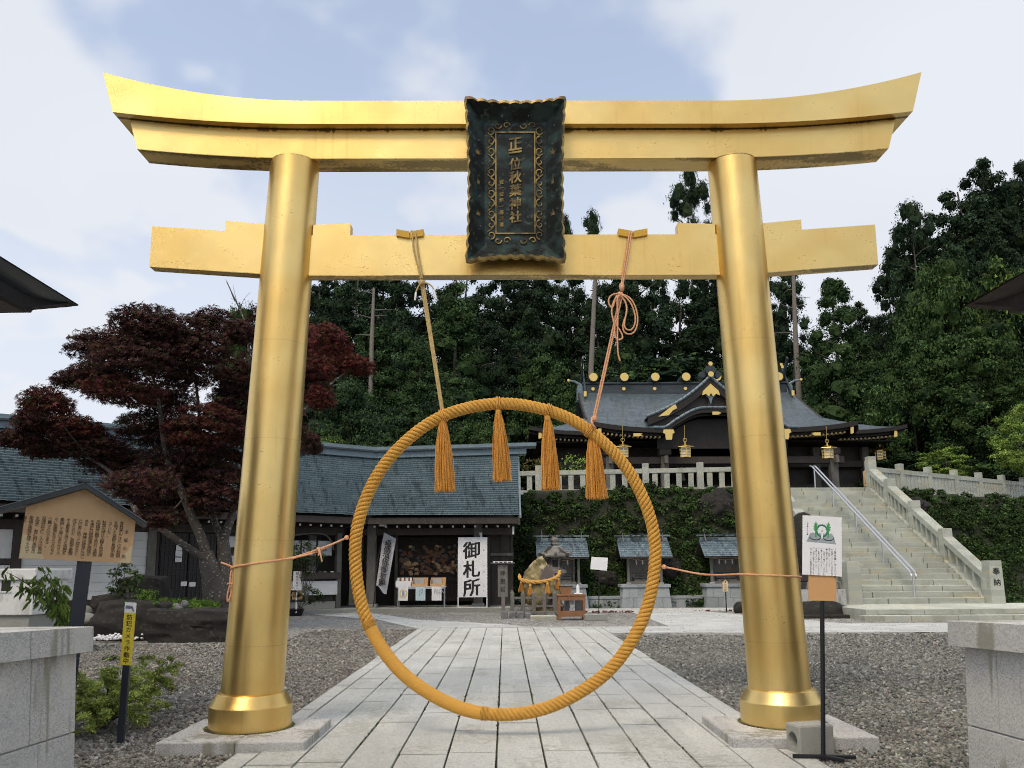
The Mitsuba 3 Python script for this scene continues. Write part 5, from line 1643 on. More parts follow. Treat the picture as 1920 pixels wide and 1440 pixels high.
uA, uB, uC, uD_, uE = 0.0, 2.55, 5.35, 7.6, 11.3
part(office, 'back_wall', wbox(0, LL + .9, 1.9, 2.0, 0, 3.6), 'mat_dark_wood')
part(office, 'sill_beam', wbox(0, 8.1, -.02, .12, .42, .62), 'mat_dark_wood')
part(office, 'head_beam', wbox(0, LL - .2, -.03, .14, 2.62, 2.9), 'mat_dark_wood')
part(office, 'middle_beam', wbox(0, 4.6, -.015, .12, 1.64, 1.80), 'mat_dark_wood')
for u in (1.0, 4.68, 8.20):
    part(office, 'post', wbox(u - .12, u + .12, -.06, .16, 0, 2.9, .015), 'mat_dark_wood' if u < 7 else 'mat_grey_wood')
for u0, u1, z0, z1 in ((1.13, 4.55, 1.81, 2.61), (1.13, 4.55, .63, 1.63), (-1, .87, .63, 2.6)):
    part(office, 'wall_panel', wbox(u0, u1, .02, .08, z0, z1, .004), 'mat_white')
z = .63
for k_ in range(8):
    part(office, 'weatherboard', wbox(4.81, 8.07, .02 - .004 * (k_ % 2), .07, z, z + .243, .006), 'mat_white')
    z += .248
part(office, 'lower_panel', wbox(1.2, 8, .1, .14, .0, .41), 'mat_concrete')
part(office, 'door_frame', wbox(8.33, 8.41, -.02, .1, .1, 2.6), 'mat_dark_wood')
for k_ in range(3):
    ua = 8.45 + k_ * .86
    dk = part(office, 'lattice_door', wbox(ua, ua + .83, .10, .13, .15, 2.6), 'mat_black_metal')
    for j in range(7):
        part(dk, 'bar', wbox(ua + .04 + j * .12, ua + .065 + j * .12, .07, .095, .2, 2.55, .002), 'mat_dark_wood')
    for j in range(13):
        part(dk, 'bar', wbox(ua + .02, ua + .81, .065, .09, .25 + j * .18, .27 + j * .18, .002), 'mat_dark_wood')
for u, z, w, h in ((9.0, 2.15, .09, .08), (9.0, 1.97, .10, .09), (9.0, 1.78, .1, .07), (9.2, 1.05, .09, .07), (9.45, 1.03, .10, .07), (10.75, 1.75, .13, .16), (10.72, 2.35, .20, .17)):
    part(office, 'notice', wbox(u - w, u + w, .035, .05, z - h, z + h, .003), 'mat_paper')
# the counter with its white front
c0, c1 = LL - 3.55, LL - .62
part(office, 'counter_front', wbox(c0, c1, -.36, -.30, .62, 1.08, .006), 'mat_white')
part(office, 'counter_side', wbox(c1, c1 + .05, -.36, .8, .62, 1.08, .006), 'mat_white')
part(office, 'counter_top', wbox(c0 - .1, c1 + .12, -.46, .2, 1.14, 1.36, .015), 'mat_brown_wood' if False else 'mat_dark_wood')
part(office, 'counter_base', wbox(c0, c1 + .05, -.22, .6, FZ, .40, .01), 'mat_concrete')
part(office, 'counter_recess', wbox(c0, c1, -.12, -.05, .40, .63), 'mat_dark_wood')
for k_ in range(13):
    u = c0 + .2 + k_ * .21
    part(office, 'goods', wbox(u, u + .10, -.38 + .1 * (k_ % 2), -.30 + .1 * (k_ % 2), 1.362, 1.40, .004), ('mat_paper', 'mat_brown_wood', 'mat_cloth')[k_ % 3])
part(office, 'post', wbox(c1 - .75, c1 - .5, .22, .4, 1.36, 2.7, .01), 'mat_grey_wood')
part(office, 'post', wbox(c1 + .12, c1 + .3, -.1, .1, FZ, 2.7, .01), 'mat_grey_wood')
# white cloths with crests hanging over the counter, and the plaited straw rope
for k_, w_ in enumerate(('leftmost', 'second from the left', 'middle', 'second from the right', 'rightmost')):
    u0 = c0 + .1 + k_ * .56
    t = thing('half_curtain', 'grey-white half curtain with a dark crest over the shop counter, %s' % w_, 'curtain', 'half curtains over the shop counter')
    part(t, 'cloth', wbox(u0, u0 + .50, -.12 + .01 * (k_ % 2), -.105 + .01 * (k_ % 2), 1.93, 2.42, .003), 'mat_cloth')
    part(t, 'crest', wbox(u0 + .19, u0 + .31, -.135, -.122, 2.07, 2.25, .002), 'mat_grey_rock')
t = thing('straw_rope', 'thin grey straw rope sagging above the half curtains of the shop counter', 'rope')
pts = [np.array([o_w[0], o_w[1], 0]) + D * 1.0 * 0 + np.array([*(D[:2] * u), z]) + np.array([D[1], -D[0], 0]) * .25 for u, z in ((c0 - .3, 2.50), (c0 + .5, 2.44), (c0 + 1.3, 2.56), (c0 + 2.1, 2.66), (c0 + 2.6, 2.58), (c0 + 2.8, 2.30), (c0 + 2.85, 2.12))]
part(t, 'strand', tube(spline(pts, 40), .028, 6), 'mat_grey_wood', smooth=True)


# ================================================================ ROW OF SMALL SHRINES AND THE LOW WALL BEHIND
low = thing('retaining_wall', 'low blue-grey granite retaining wall linking the bases of the small shrines', 'wall')
y0 = 31.0
x = -.6
while x < 10.4:
    part(low, 'block', box(x, x + .52, y0, y0 + .3, -.05, .31, .008), 'mat_blue_granite')
    x += .53
x = -.6
while x < 10.4:
    part(low, 'cap_stone', box(x, x + .80, y0 - .03, y0 + .34, .315, .43, .01), 'mat_blue_granite')
    x += .808


def small_shrine(x, lab):
    t = thing('small_shrine', lab, 'shrine', 'small shrines in a row under the bank')
    yf = 30.45
    # battered stone base of big blocks
    def blk(u0, u1, z0, z1):
        c = np.zeros((2, 2, 2, 3))
        for s in np.ndindex(2, 2, 2):
            z = (z0, z1)[s[2]]
            k_ = 1 - .10 * (z / .8)
            c[s] = [x + (u0, u1)[s[0]] * k_, yf + .12 * z + (0, 1.6)[s[1]], z]
        return hexa(c, .008)
    for u0, u1 in ((-.92, -.48), (-.475, .10), (.105, .60), (.605, .92)):
        part(t, 'base_block', blk(u0, u1, -.05, .37), 'mat_blue_granite')
    for u0, u1 in ((-.92, -.66), (-.655, .0), (.005, .92)):
        part(t, 'base_block', blk(u0, u1, .375, .74), 'mat_blue_granite')
    for u0, u1 in ((-.90, -.3), (-.295, .3), (.305, .90)):
        part(t, 'cap_stone', box(x + u0, x + u1, yf + .02, yf + 1.7, .745, .86, .01), 'mat_blue_granite')
    z0 = .86
    for u in (-.60, .60):
        part(t, 'post', box(x + u - .045, x + u + .045, yf + .22, yf + .31, z0, 1.84, .006), 'mat_grey_wood')
        part(t, 'post_shoe', box(x + u - .08, x + u + .08, yf + .19, yf + .34, z0, z0 + .06, .006), 'mat_blue_granite')
    for u in (-.45, .45):
        part(t, 'wall_post', box(x + u - .04, x + u + .04, yf + .62, yf + .70, z0, 1.84, .004), 'mat_grey_wood')
    part(t, 'cabin', box(x - .42, x + .42, yf + .68, yf + 1.3, z0, 1.9), 'mat_grey_wood')
    for u0, u1 in ((-.40, -.01), (.01, .40)):
        part(t, 'door', box(x + u0, x + u1, yf + .65, yf + .675, 1.34, 1.80, .004), 'mat_grey_wood')
    for k_ in range(4):
        part(t, 'stair_step', box(x - .36, x + .36, yf + .62 - .10 * k_, yf + .74 - .10 * k_, z0 + .30 - .10 * k_, z0 + .37 - .10 * k_, .006), 'mat_grey_wood')
    part(t, 'threshold', box(x - .46, x + .46, yf + .60, yf + .70, 1.28, 1.34, .006), 'mat_grey_wood')
    part(t, 'step_board', box(x - .58, x + .5, yf + .20, yf + .50, z0, z0 + .10, .006), 'mat_grey_wood')
    for s in (-1, 1):
        part(t, 'handrail', tube([(x + s * .42, yf + .25, z0 + .25), (x + s * .42, yf + .62, 1.62)], .018, 5), 'mat_grey_wood')
    for u in (-.28, -.05, .2):
        part(t, 'paper_streamer', prism([(x + u, 1.74), (x + u + .04, 1.74), (x + u + .015, 1.66), (x + u + .05, 1.66), (x + u + .02, 1.57), (x + u - .01, 1.57), (x + u + .01, 1.64), (x + u - .02, 1.64)], yf + .42, yf + .425), 'mat_paper')
    part(t, 'paper_rope', tube(spline([(x - .5, yf + .42, 1.80), (x, yf + .42, 1.73), (x + .5, yf + .42, 1.80)], 12), .012, 5), 'mat_tan_wood')
    part(t, 'lintel', box(x - .66, x + .66, yf + .22, yf + .32, 1.80, 1.90, .006), 'mat_dark_wood')
    e0, e1 = np.array([x - .95, yf - .22, 1.84]), np.array([x + .95, yf - .22, 1.84])
    a0, a1 = np.array([x - .95, yf + .62, 2.46]), np.array([x + .95, yf + .62, 2.46])
    lapped_roof(t, 'front_slope', e0, e1, a0, a1, 9, .016, 'mat_shrine_tiles')
    part(t, 'roof_core', prism([(yf - .21, 1.79), (yf - .21, 1.83), (yf + .62, 2.45), (yf + 1.45, 1.83), (yf + 1.45, 1.79), (yf + .62, 2.39)], x - .94, x + .94, 'x'), 'mat_dark_wood')
    part(t, 'ridge', box(x - .92, x + .92, yf + .54, yf + .70, 2.43, 2.56, .01), 'mat_shrine_ridge')
    part(t, 'ridge_pole', box(x - 1.04, x + 1.04, yf + .58, yf + .66, 2.60, 2.66, .008), 'mat_shrine_ridge')
    for u in (-.42, 0, .42):
        part(t, 'ridge_log', tube([(x + u, yf + .36, 2.66), (x + u, yf + .88, 2.66)], .045, 8), 'mat_blue_black', smooth=35)
    for u in (-.74, .74):
        for d in (-1, 1):
            part(t, 'crossed_finial', tube([(x + u + .012 * d, yf + .62 - d * .22, 2.40), (x + u + .012 * d, yf + .62 + d * .14, 2.86)], .022, 4), 'mat_grey_rock' if d > 0 else 'mat_blue_black')
    return t


mat('mat_shrine_tiles', f_tiles(.15, (0.085, 0.125, 0.150), (0.20, 0.265, 0.30), (0.028, 0.038, 0.048)), .5, specular=.5)
mat('mat_shrine_ridge', proc(lambda p, n, uv: mix((0.05, 0.068, 0.08), (0.17, 0.22, 0.245), smoothstep(.4, .6, fbm(p.x * 4, p.y * 4, p.z * 4, 3)))), .5)
for x, lab in ((2.10, 'small wooden shrine with a blue-grey roof behind the stone lantern and roped rock'), (5.12, 'small wooden shrine with a blue-grey roof seen through the right part of the rope ring'), (8.18, 'small wooden shrine with a blue-grey roof half hidden by the right golden pillar')):
    small_shrine(x, lab)

# ---------------------------------------------------------------- the sacred rock with its rope, fence and surroundings
rk = thing('sacred_rock', 'big rough brown rock with mossy gold patches, ringed with a thick rope', 'rock')
m_ = rock((1.07, 25.95, .70), (.60, .48, 1.06), 17, .34, 1.7)
v, f = m_
k_ = np.clip((v[:, 2] - .9) / 1.0, 0, 1)
v[:, 0] = 1.07 + (v[:, 0] - 1.07) * (1 - .28 * k_) + .02 * k_
part(rk, 'body', (v, f), 'mat_gold_rock', smooth=30)
rp = thing('rock_rope', 'thick ochre straw rope sagging round the middle of the big rock', 'rope')
s = np.linspace(0, 1, 60)
xr = 1.07 + .62 * np.sin((s - .5) * math.pi * 1.02)
yr = 25.95 - .58 * np.cos((s - .5) * math.pi * 1.02) + .03
zr = 1.30 - .25 * (1 - (2 * s - 1) ** 2) ** .9 + .06 * np.sin((s - .5) * 3)
c_ = np.stack([xr, yr, zr], 1)
th = np.linspace(0, 22, 60)
tg = np.gradient(c_, axis=0)
tg /= np.linalg.norm(tg, axis=1, keepdims=True)
up_ = np.array([0, 0, 1.0])
sd = np.cross(tg, up_)
for q in range(3):
    a = th + q * 2 * np.pi / 3
    part(rp, 'strand', tube(spline(c_ + .030 * (np.cos(a)[:, None] * up_ + np.sin(a)[:, None] * sd), 150), .034, 6), 'mat_rope_plain', smooth=True)
for i, (u, w_) in enumerate(((.14, 'leftmost of four'), (.34, 'second from the left'), (.62, 'third from the left'), (.86, 'rightmost of four'))):
    j = int(u * 59)
    top = c_[j] + [0, -.05, -.04]
    tk = thing('rock_tassel', 'short ochre straw tassel on the rope round the big rock, %s' % w_, 'tassel', 'tassels on the rock rope')
    r_ = np.random.default_rng(60 + i)
    ms = []
    for k_ in range(60):
        a, rr_ = r_.uniform(0, 6.28), math.sqrt(r_.uniform())
        ms.append(tube([top, top + [.03 * rr_ * math.cos(a), .03 * rr_ * math.sin(a), -.09], top + [.10 * rr_ * math.cos(a), .06 * rr_ * math.sin(a), -.33 + r_.normal(0, .012)]], .008, 3, False))
    part(tk, 'strands', merge(ms), 'mat_tassel', kind='stuff')
    part(tk, 'knot', rock(top + [0, 0, -.06], (.045, .045, .05), 3, .2, 1.5, 2), 'mat_rope_plain', smooth=True)
mat('mat_rope_plain', proc(lambda p, n, uv: mix((0.52, 0.27, 0.06), (0.72, 0.42, 0.12), noise(p.x * 60, p.y * 60, p.z * 60))), .75)
fe = thing('picket_fence', 'small weathered wooden fence with pointed posts round the roped rock', 'fence')
for x, y in [(.22 + .318 * i, 25.15) for i in range(5)] + [(1.49, 25.5), (1.49, 26.3), (.22, 25.9), (.22, 26.6)]:
    w = .055
    vv, ff = box(x - w, x + w, y - w, y + w, .18, .72, .006)
    part(fe, 'post', merge([(vv, ff), lathe([(w * .98, .715), (.005, .80)], 4, (x, y), sq=True)]), 'mat_grey_wood')
for z in (.34, .58):
    part(fe, 'rail', box(.22, 1.49, 25.13, 25.17, z - .03, z + .03, .005), 'mat_grey_wood')
    part(fe, 'rail', box(1.47, 1.51, 25.15, 26.5, z - .03, z + .03, .005), 'mat_grey_wood')
part(fe, 'sill', box(.15, 1.56, 25.05, 25.25, .10, .19, .01), 'mat_grey_wood')
for i, (x, w, h) in enumerate(((-.02, .2, .22), (.22, .19, .2), (.45, .2, .19), (.68, .21, .17), (1.35, .22, .16))):
    t = thing('edging_stone', 'small dark squared stone under the front of the wooden fence, %s' % ('first from the left', 'second from the left', 'third from the left', 'fourth from the left', 'beside the offering table')[i], 'stone', 'edging stones under the rock fence')
    vv, ff = box(x - w / 2, x + w / 2, 24.85, 25.03, -.03, h, .03)
    part(t, 'stone', (vv + np.random.default_rng(i).normal(0, .006, vv.shape), ff), 'mat_grey_rock')
t = thing('stepping_stone', 'pale flat stepping slab on the gravel in front of the roped rock', 'slab')
part(t, 'slab', box(.73, 1.47, 23.95, 24.55, -.02, .12, .02), 'mat_pale_stone')
t = thing('stone_block', 'pale broken stone block lying behind the wooden fence', 'stone')
part(t, 'block', rock((.66, 25.75, .22), (.34, .2, .16), 12, .12, 1.2, 2), 'mat_granite')

tb = thing('offering_table', 'brown wooden offering table beside the roped rock', 'table')
x0, x1, ya, yb, zt = 1.50, 2.27, 23.85, 24.35, .72
part(tb, 'tabletop', box(x0 - .02, x1 + .02, ya - .02, yb + .02, zt - .05, zt, .008), 'mat_brown_wood')
part(tb, 'apron', box(x0, x1, ya, ya + .03, zt - .17, zt - .05, .004), 'mat_brown_wood')
for x in (x0, x1 - .07):
    for y in (ya, yb - .07):
        part(tb, 'leg', box(x, x + .07, y, y + .07, 0, zt - .05, .006), 'mat_brown_wood')
part(tb, 'lower_shelf', box(x0, x1, ya + .02, yb - .02, .13, .17, .005), 'mat_brown_wood')
part(tb, 'rail', box(x0 + .06, x1 - .06, ya + .01, ya + .04, .10, .26, .005), 'mat_brown_wood')
t = thing('offering_box', 'low orange-brown wooden stand with flared top on the offering table', 'box')
part(t, 'body', prism([(1.60, .721), (1.86, .721), (1.92, .93), (1.54, .93)], ya + .08, ya + .3), 'mat_brown_wood')
part(t, 'rim', box(1.53, 1.93, ya + .06, ya + .32, .93, .955, .005), 'mat_dark_wood')
t = thing('white_bottle', 'white bottle with a dark pump on the right end of the offering table', 'bottle')
vv, ff = lathe([(0, 0), (.05, 0), (.05, .18), (.03, .21), (.018, .215), (.018, .25), (0, .25)], 14, (2.08, ya + .2))
part(t, 'body', (vv + [0, 0, zt + .031], ff), 'mat_paper', smooth=35)
part(t, 'pump', box(2.065, 2.10, ya + .18, ya + .22, zt + .281, zt + .32, .004), 'mat_black_metal')
t = thing('white_tray', 'small white tray under the bottle on the offering table', 'tray')
part(t, 'plate', box(1.97, 2.2, ya + .06, ya + .34, zt + .001, zt + .03, .006), 'mat_paper')
for i, (x, z) in enumerate(((1.66, .171), (1.93, .171), (1.72, .171))):
    pass
t = thing('grey_board', 'pair of dark grey boards leaning under the offering table', 'board')
part(t, 'panel', box(1.70, 1.86, ya + .34, ya + .38, .171, .62, .004), 'mat_grey_rock')
part(t, 'panel', box(2.0, 2.2, ya + .34, ya + .38, .171, .62, .004), 'mat_grey_rock')
t = thing('paper_notice', 'small white papers pinned under the offering table', 'notice')
part(t, 'sheet', box(1.84, 1.98, ya + .33, ya + .336, .42, .60), 'mat_cloth')
part(t, 'sheet', box(1.84, 1.98, ya + .325, ya + .331, .20, .32), 'mat_paper')


def hollow_block(o, deg, L, W, Hh, r, lab, holes=1):
    t = thing('concrete_block', lab, 'concrete block')
    import manifold3d as m3
    b = m3.Manifold.batch_hull([m3.Manifold.cube((L - 2 * d, W - 2 * e, Hh - 2 * h)).translate((d, e, h)) for d, e, h in ((.012, .012, 0), (0, .012, .012), (.012, 0, .012))])
    for k_ in range(holes):
        cx_ = W * (k_ + .5) / holes
        b = b - m3.Manifold.cylinder(L * (1.2 if holes == 1 else .5), r, r, 28).rotate((0, 90, 0)).translate((-.1, cx_, Hh * .5))
    me = b.to_mesh()
    part(t, 'block', rotz((np.array(me.vert_properties[:, :3]), np.array(me.tri_verts)), deg, o), 'mat_concrete')
    return t


hollow_block((2.26, 6.64, .0), 12, .30, .20, .235, .062, 'hollow grey concrete block with a round hole behind the foot of the poster stand')
hollow_block((2.24, 23.62, 0.0), 8, .62, .22, .17, .05, 'long hollow concrete block on the gravel holding the black stake of the white notice')
t = thing('white_notice', 'plain white notice board slightly tilted on a thin black stake near the small shrines', 'sign')
A, B, Cc, Dd = (np.array(q_) for q_ in ((2.485, 24.000, 1.771), (2.959, 24.000, 1.738), (2.920, 24.000, 1.375), (2.447, 24.000, 1.423)))
c = np.zeros((2, 2, 2, 3))
for s in np.ndindex(2, 2, 2):
    c[s] = ((Dd, A), (Cc, B))[s[0]][s[2]] + np.array([0, (0, .02)[s[1]], 0])
part(t, 'board', hexa(c, .003), 'mat_paper')
part(t, 'stake', tube([(2.66, 24.06, .05), (2.70, 24.05, 1.3)], .014, 6), 'mat_black_metal')

# wooden label post
t = thing('label_post', 'weathered grey wooden name post with its own little slatted roof', 'sign')
x0, x1, y = -.24, .11, 24.95
part(t, 'board', box(x0 + .03, x1 - .03, y, y + .05, .62, 1.56, .006), 'mat_grey_wood')
part(t, 'post', box(-.11, 0.0, y + .01, y + .09, -.1, .63, .006), 'mat_grey_wood')
part(t, 'roof_board', box(-.42, .30, y - .10, y + .16, 1.60, 1.625, .004), 'mat_grey_wood')
part(t, 'roof_cap', box(-.36, .24, y - .09, y + .14, 1.645, 1.66, .004), 'mat_pale_wood' if False else 'mat_paper')
for k_ in range(5):
    part(t, 'roof_slat', box(-.34 + .13 * k_, -.29 + .13 * k_, y - .11, y + .15, 1.625, 1.665, .003), 'mat_paper')
v, f = lettering(['神恵岩'], .17, .18, .235, .003, .5)
part(t, 'lettering', (v + [.022, y - .001, 1.44], f), 'mat_ink')

# stone lantern behind the rock
sl = thing('stone_lantern', 'weathered grey stone lantern with curled roof behind the roped rock', 'lantern')
cx, cy_ = 1.62, 27.2
def sec(name, prof, n, sq=True, smooth=False):
    part(sl, name, lathe(prof, n, (cx, cy_), sq=sq), 'mat_lantern_stone', smooth=smooth)
sec('pedestal', [(.42, 0), (.42, .25), (.30, .32), (.20, .36), (.18, 1.15), (.26, 1.22)], 6)
sec('platform', [(.24, 1.22), (.36, 1.30), (.36, 1.40), (.22, 1.42)], 6)
sec('fire_box', [(.22, 1.42), (.22, 1.78), (.15, 1.79)], 4)
part(sl, 'window', box(cx - .09, cx + .09, cy_ - .235, cy_ - .221, 1.50, 1.72), 'mat_ink')
sec('hood', [(.30, 1.78), (.50, 1.83), (.50, 1.88), (.40, 1.92), (.33, 2.02), (.24, 2.13), (.10, 2.19)], 6)
for k_ in range(6):
    a = (k_ + .5) * math.pi / 3
    part(sl, 'curl', tube([(cx + r_ * math.cos(a), cy_ + r_ * math.sin(a), z) for r_, z in ((.40, 1.90), (.52, 1.88), (.60, 1.93), (.60, 1.99))], [.05, .055, .05, .03], 7), 'mat_lantern_stone', smooth=True)
sec('finial', [(.10, 2.19), (.15, 2.22), (.12, 2.26), (.09, 2.30), (.13, 2.34), (.13, 2.40), (.07, 2.47), (.01, 2.53)], 16, False, True)
sec('neck_stone', [(.30, 1.30), (.30, 1.31)], 6)

# small signpost by the third small shrine
t = thing('signpost', 'small cream pointed wooden signpost on a black stake near the third small shrine', 'sign')
A = np.array((7.320, 27.900, 0.867))
part(t, 'board', prism([(A[0] - .09, A[2] - .21), (A[0] + .09, A[2] - .21), (A[0] + .09, A[2] + .12), (A[0], A[2] + .19), (A[0] - .09, A[2] + .12)], A[1], A[1] + .03), 'mat_pale_wood')
for s in (-1, 1):
    part(t, 'roof_board', prism([(A[0], A[2] + .20), (A[0] + s * .125, A[2] + .11), (A[0] + s * .125, A[2] + .135), (A[0], A[2] + .235)], A[1] - .03, A[1] + .06), 'mat_dark_wood')
part(t, 'stake', tube([(A[0] + .01, A[1] + .04, -.05), (A[0] + .01, A[1] + .04, A[2])], .02, 6), 'mat_black_metal')
v, f = lettering(['清の白砂'], .075, .08, .088, .002, .3)
part(t, 'lettering', (v + [A[0] + .04, A[1] - .001, A[2] + .15], f), 'mat_brown_ink')

# dark standing stone monument behind the poster (left of the stairs)
mo = thing('stone_monument', 'dark lichened standing stone on a stepped base left of the stairs, behind the poster', 'monument')
MX, MY = 9.05, 25.2
part(mo, 'stone', rock((MX, MY, 2.1), (.55, .28, .95), 23, .18, 1.2), 'mat_dark_rock', smooth=35)
for w, z0, z1, m_ in ((.72, 1.02, 1.26, 'mat_lantern_stone'), (.82, .80, 1.01, 'mat_lantern_stone'), (.92, .32, .79, 'mat_granite')):
    part(mo, 'plinth_stone', box(MX - w, MX + w, MY - w * .7, MY + w * .7, z0, z1, .015), m_)
part(mo, 'rock_base', rock((MX + .08, MY - .35, .10), (1.05, .75, .42), 9, .16, 1.6), 'mat_dark_rock', smooth=35)
part(mo, 'kerb', box(MX - 1.2, MX + 1.35, MY - 1.35, MY - 1.1, -.05, .10, .02), 'mat_dark_rock')
t = thing('dark_stone', 'dark rough stone half hidden at the left edge of the right golden pillar', 'stone')
part(t, 'stone', rock((7.562, 27.000, 0.127), (.26, .25, .24), 31, .25, 1.5, 2), 'mat_dark_rock', smooth=35)
# thin borders of white and red stones in front of the shrines
rb = np.random.default_rng(9)
ms, cs = [], []
for xx_, yy_, white in [(rb.uniform(2.3, 4.2), rb.normal(28.0, .12), rb.uniform() < .35) for _ in range(150)] + [(rb.uniform(6.4, 8.4), rb.normal(28.3, .10), rb.uniform() < .8) for _ in range(130)]:
    m_ = rock((xx_, yy_, .02), (rb.uniform(.03, .06), rb.uniform(.03, .05), .035), int(rb.integers(99)), .2, 1.2, 1)
    ms.append(m_)
    cs.append(np.tile(np.array([.62, .62, .6]) if white else np.array([.13, .05, .045]), (len(m_[0]), 1)))
labels['border_stones'] = {'label': 'scattered small white and dark red border stones on the gravel before the small shrines', 'category': 'stones', 'kind': 'stuff'}
part(None, 'border_stones', merge(ms), 'mat_vertex', color=np.vstack(cs))

# ================================================================ FOREGROUND LEFT
nb_ = thing('notice_board', 'wooden notice board with a dark gable roof and brown brush writing on one post', 'notice board')
Bl, Br = np.array((-4.245, 7.350, 1.564)), np.array((-3.446, 7.750, 1.520))
Tl = np.array((-4.252, 7.350, 2.015))
bx_ = Br - Bl
bw = np.linalg.norm(bx_)
bx_ = bx_ / bw
bz_ = np.array([0, 0.0, 1.0])
bz_ = bz_ - bx_ * (bz_ @ bx_)
bz_ = bz_ / np.linalg.norm(bz_)
by_ = np.cross(bz_, bx_)
hl = (Tl - Bl) @ bz_
hp = (np.array((-3.812, 7.550, 2.188)) - Bl) @ bz_
xp = (np.array((-3.812, 7.550, 2.188)) - Bl) @ bx_
hr = (np.array((-3.444, 7.750, 1.942)) - Bl) @ bz_
on_b = lambda m: place(m, Bl, bx_, by_, bz_)
part(nb_, 'board', on_b(prism([(0, 0), (bw, 0), (bw, hr), (xp, hp), (0, hl)], 0, .035)), 'mat_tan_wood')
# the water stain at the lower corners: bare paler wood
part(nb_, 'pale_patch', on_b(prism([(.004, .004), (.195, .004), (.175, .055), (.135, .10), (.12, .10), (.085, .155), (.06, .15), (.045, .20), (.006, .215)], -.0012, -.0002)), 'mat_pale_wood')
part(nb_, 'pale_patch', on_b(prism([(bw - .004, .004), (bw - .105, .004), (bw - .07, .04), (bw - .065, .075), (bw - .035, .11), (bw - .03, .145), (bw - .006, .155)], -.0012, -.0002)), 'mat_pale_wood')
for s, xa, za in ((-1, -.20, hl - .055), (1, bw + .09, hr - .075)):
    zp = hp + .045
    part(nb_, 'roof_slope', on_b(prism([(xp, zp - .047), (xa, za - .012), (xa, za + .022), (xp, zp + .0)], -.13, .20)), 'mat_blue_black')
    part(nb_, 'roof_sheet', on_b(prism([(xp, zp + .001), (xa, za + .023), (xa, za + .030), (xp, zp + .008)], -.14, .21)), 'mat_slate_sheet')
part(nb_, 'ridge_cap', on_b(box(xp - .07, xp + .03, -.15, .22, hp + .045, hp + .072, .006)), 'mat_blue_black')
mat('mat_slate_sheet', (0.17, 0.18, 0.20), .35)
part(nb_, 'post', on_b(box(.455, .575, .036, .156, -1.75, hp - .1, .006)), 'mat_navy_metal')
cols = [('幸福の鳥居', .165, .097), '昔秋葉山に正一位の勅額', 'を掲げた金銅の鳥居が建', 'っていた。', '秋葉大神は火難を始め諸', '厄諸病の難を免れて幸福', 'を恵む厄除開運の神徳が', 'ある。　神徳は神意に沿っ', 'た行為に依って授かると', '信ぜられた。幸福を象徴', 'する黄金で造った鳥居を', '奉納して神にあやかり人', '々に幸福が与えられるよ', 'う冀ったのである。', '混迷の世に、人々の幸福', 'を望み、昔に倣い黄金の', '幸福の鳥居を建てたので', 'ある。']
cw = .0485
cc = []
top_line = hl - .015
for i, c_ in enumerate(cols):
    xloc = bw - .075 - cw * i
    tl = min(hl - .02, hr + .03 + (hl - hr) * (i / 17.0)) - .055
    if isinstance(c_, tuple):
        cc.append((c_[0], top_line - tl + .055, .075))
    else:
        st_ = (tl - .045) / 11.2
        cc.append((c_, top_line - tl, st_))
v, f = lettering(cc, .0375, cw, .04, .0015, .25)
part(nb_, 'lettering', on_b((v + [bw - .075 + cw / 2 + .01, -.0005, top_line], f)), 'mat_brown_ink')

ys_ = thing('camera_sign', 'leaning yellow security camera sign with blue-black writing on a dark stake', 'sign')
q0, q1 = np.array((-3.264, 7.350, 0.019)), np.array((-3.156, 7.150, 1.164))
dz_ = (q1 - q0) / np.linalg.norm(q1 - q0)
dx_ = np.array([1.0, 0.12, 0]); dx_ = dx_ - dz_ * (dx_ @ dz_); dx_ /= np.linalg.norm(dx_)
dy_ = np.cross(dz_, dx_)
LS = np.linalg.norm(q1 - q0)
on_s = lambda m: place(m, q0, dx_, dy_, dz_)
part(ys_, 'stake', on_s(box(-.028, .028, .002, .05, -.15, LS * .99, .004)), 'mat_navy_metal')
s0, s1 = LS * .565, LS * 1.02
part(ys_, 'plate', on_s(box(-.046, .046, -.006, .0, s0, s1 - .086, .001)), 'mat_yellow')
part(ys_, 'white_head', on_s(box(-.046, .046, -.006, .0, s1 - .0855, s1, .001)), 'mat_paper')
v, f = lettering(['防犯カメラ作動中'], .050, .06, (s1 - .10 - s0) / 8.1, .001, .7)
part(ys_, 'lettering', on_s((v + [.030, -.0065, s1 - .094], f)), 'mat_ink')
part(ys_, 'pictogram', on_s(merge([prism([(-.034, s1 - .022), (.02, s1 - .03), (.028, s1 - .05), (-.02, s1 - .052)], -.008, -.0065), prism([(.012, s1 - .05), (.026, s1 - .055), (.036, s1 - .07), (.024, s1 - .076)], -.008, -.0065), lathe([(0, 0), (.012, 0), (.012, .003), (0, .003)], 14)[0:2] if False else prism([(-.036, s1 - .03), (-.016, s1 - .03), (-.014, s1 - .052), (-.036, s1 - .05)], -.010, -.0082)])), 'mat_grey_rock')

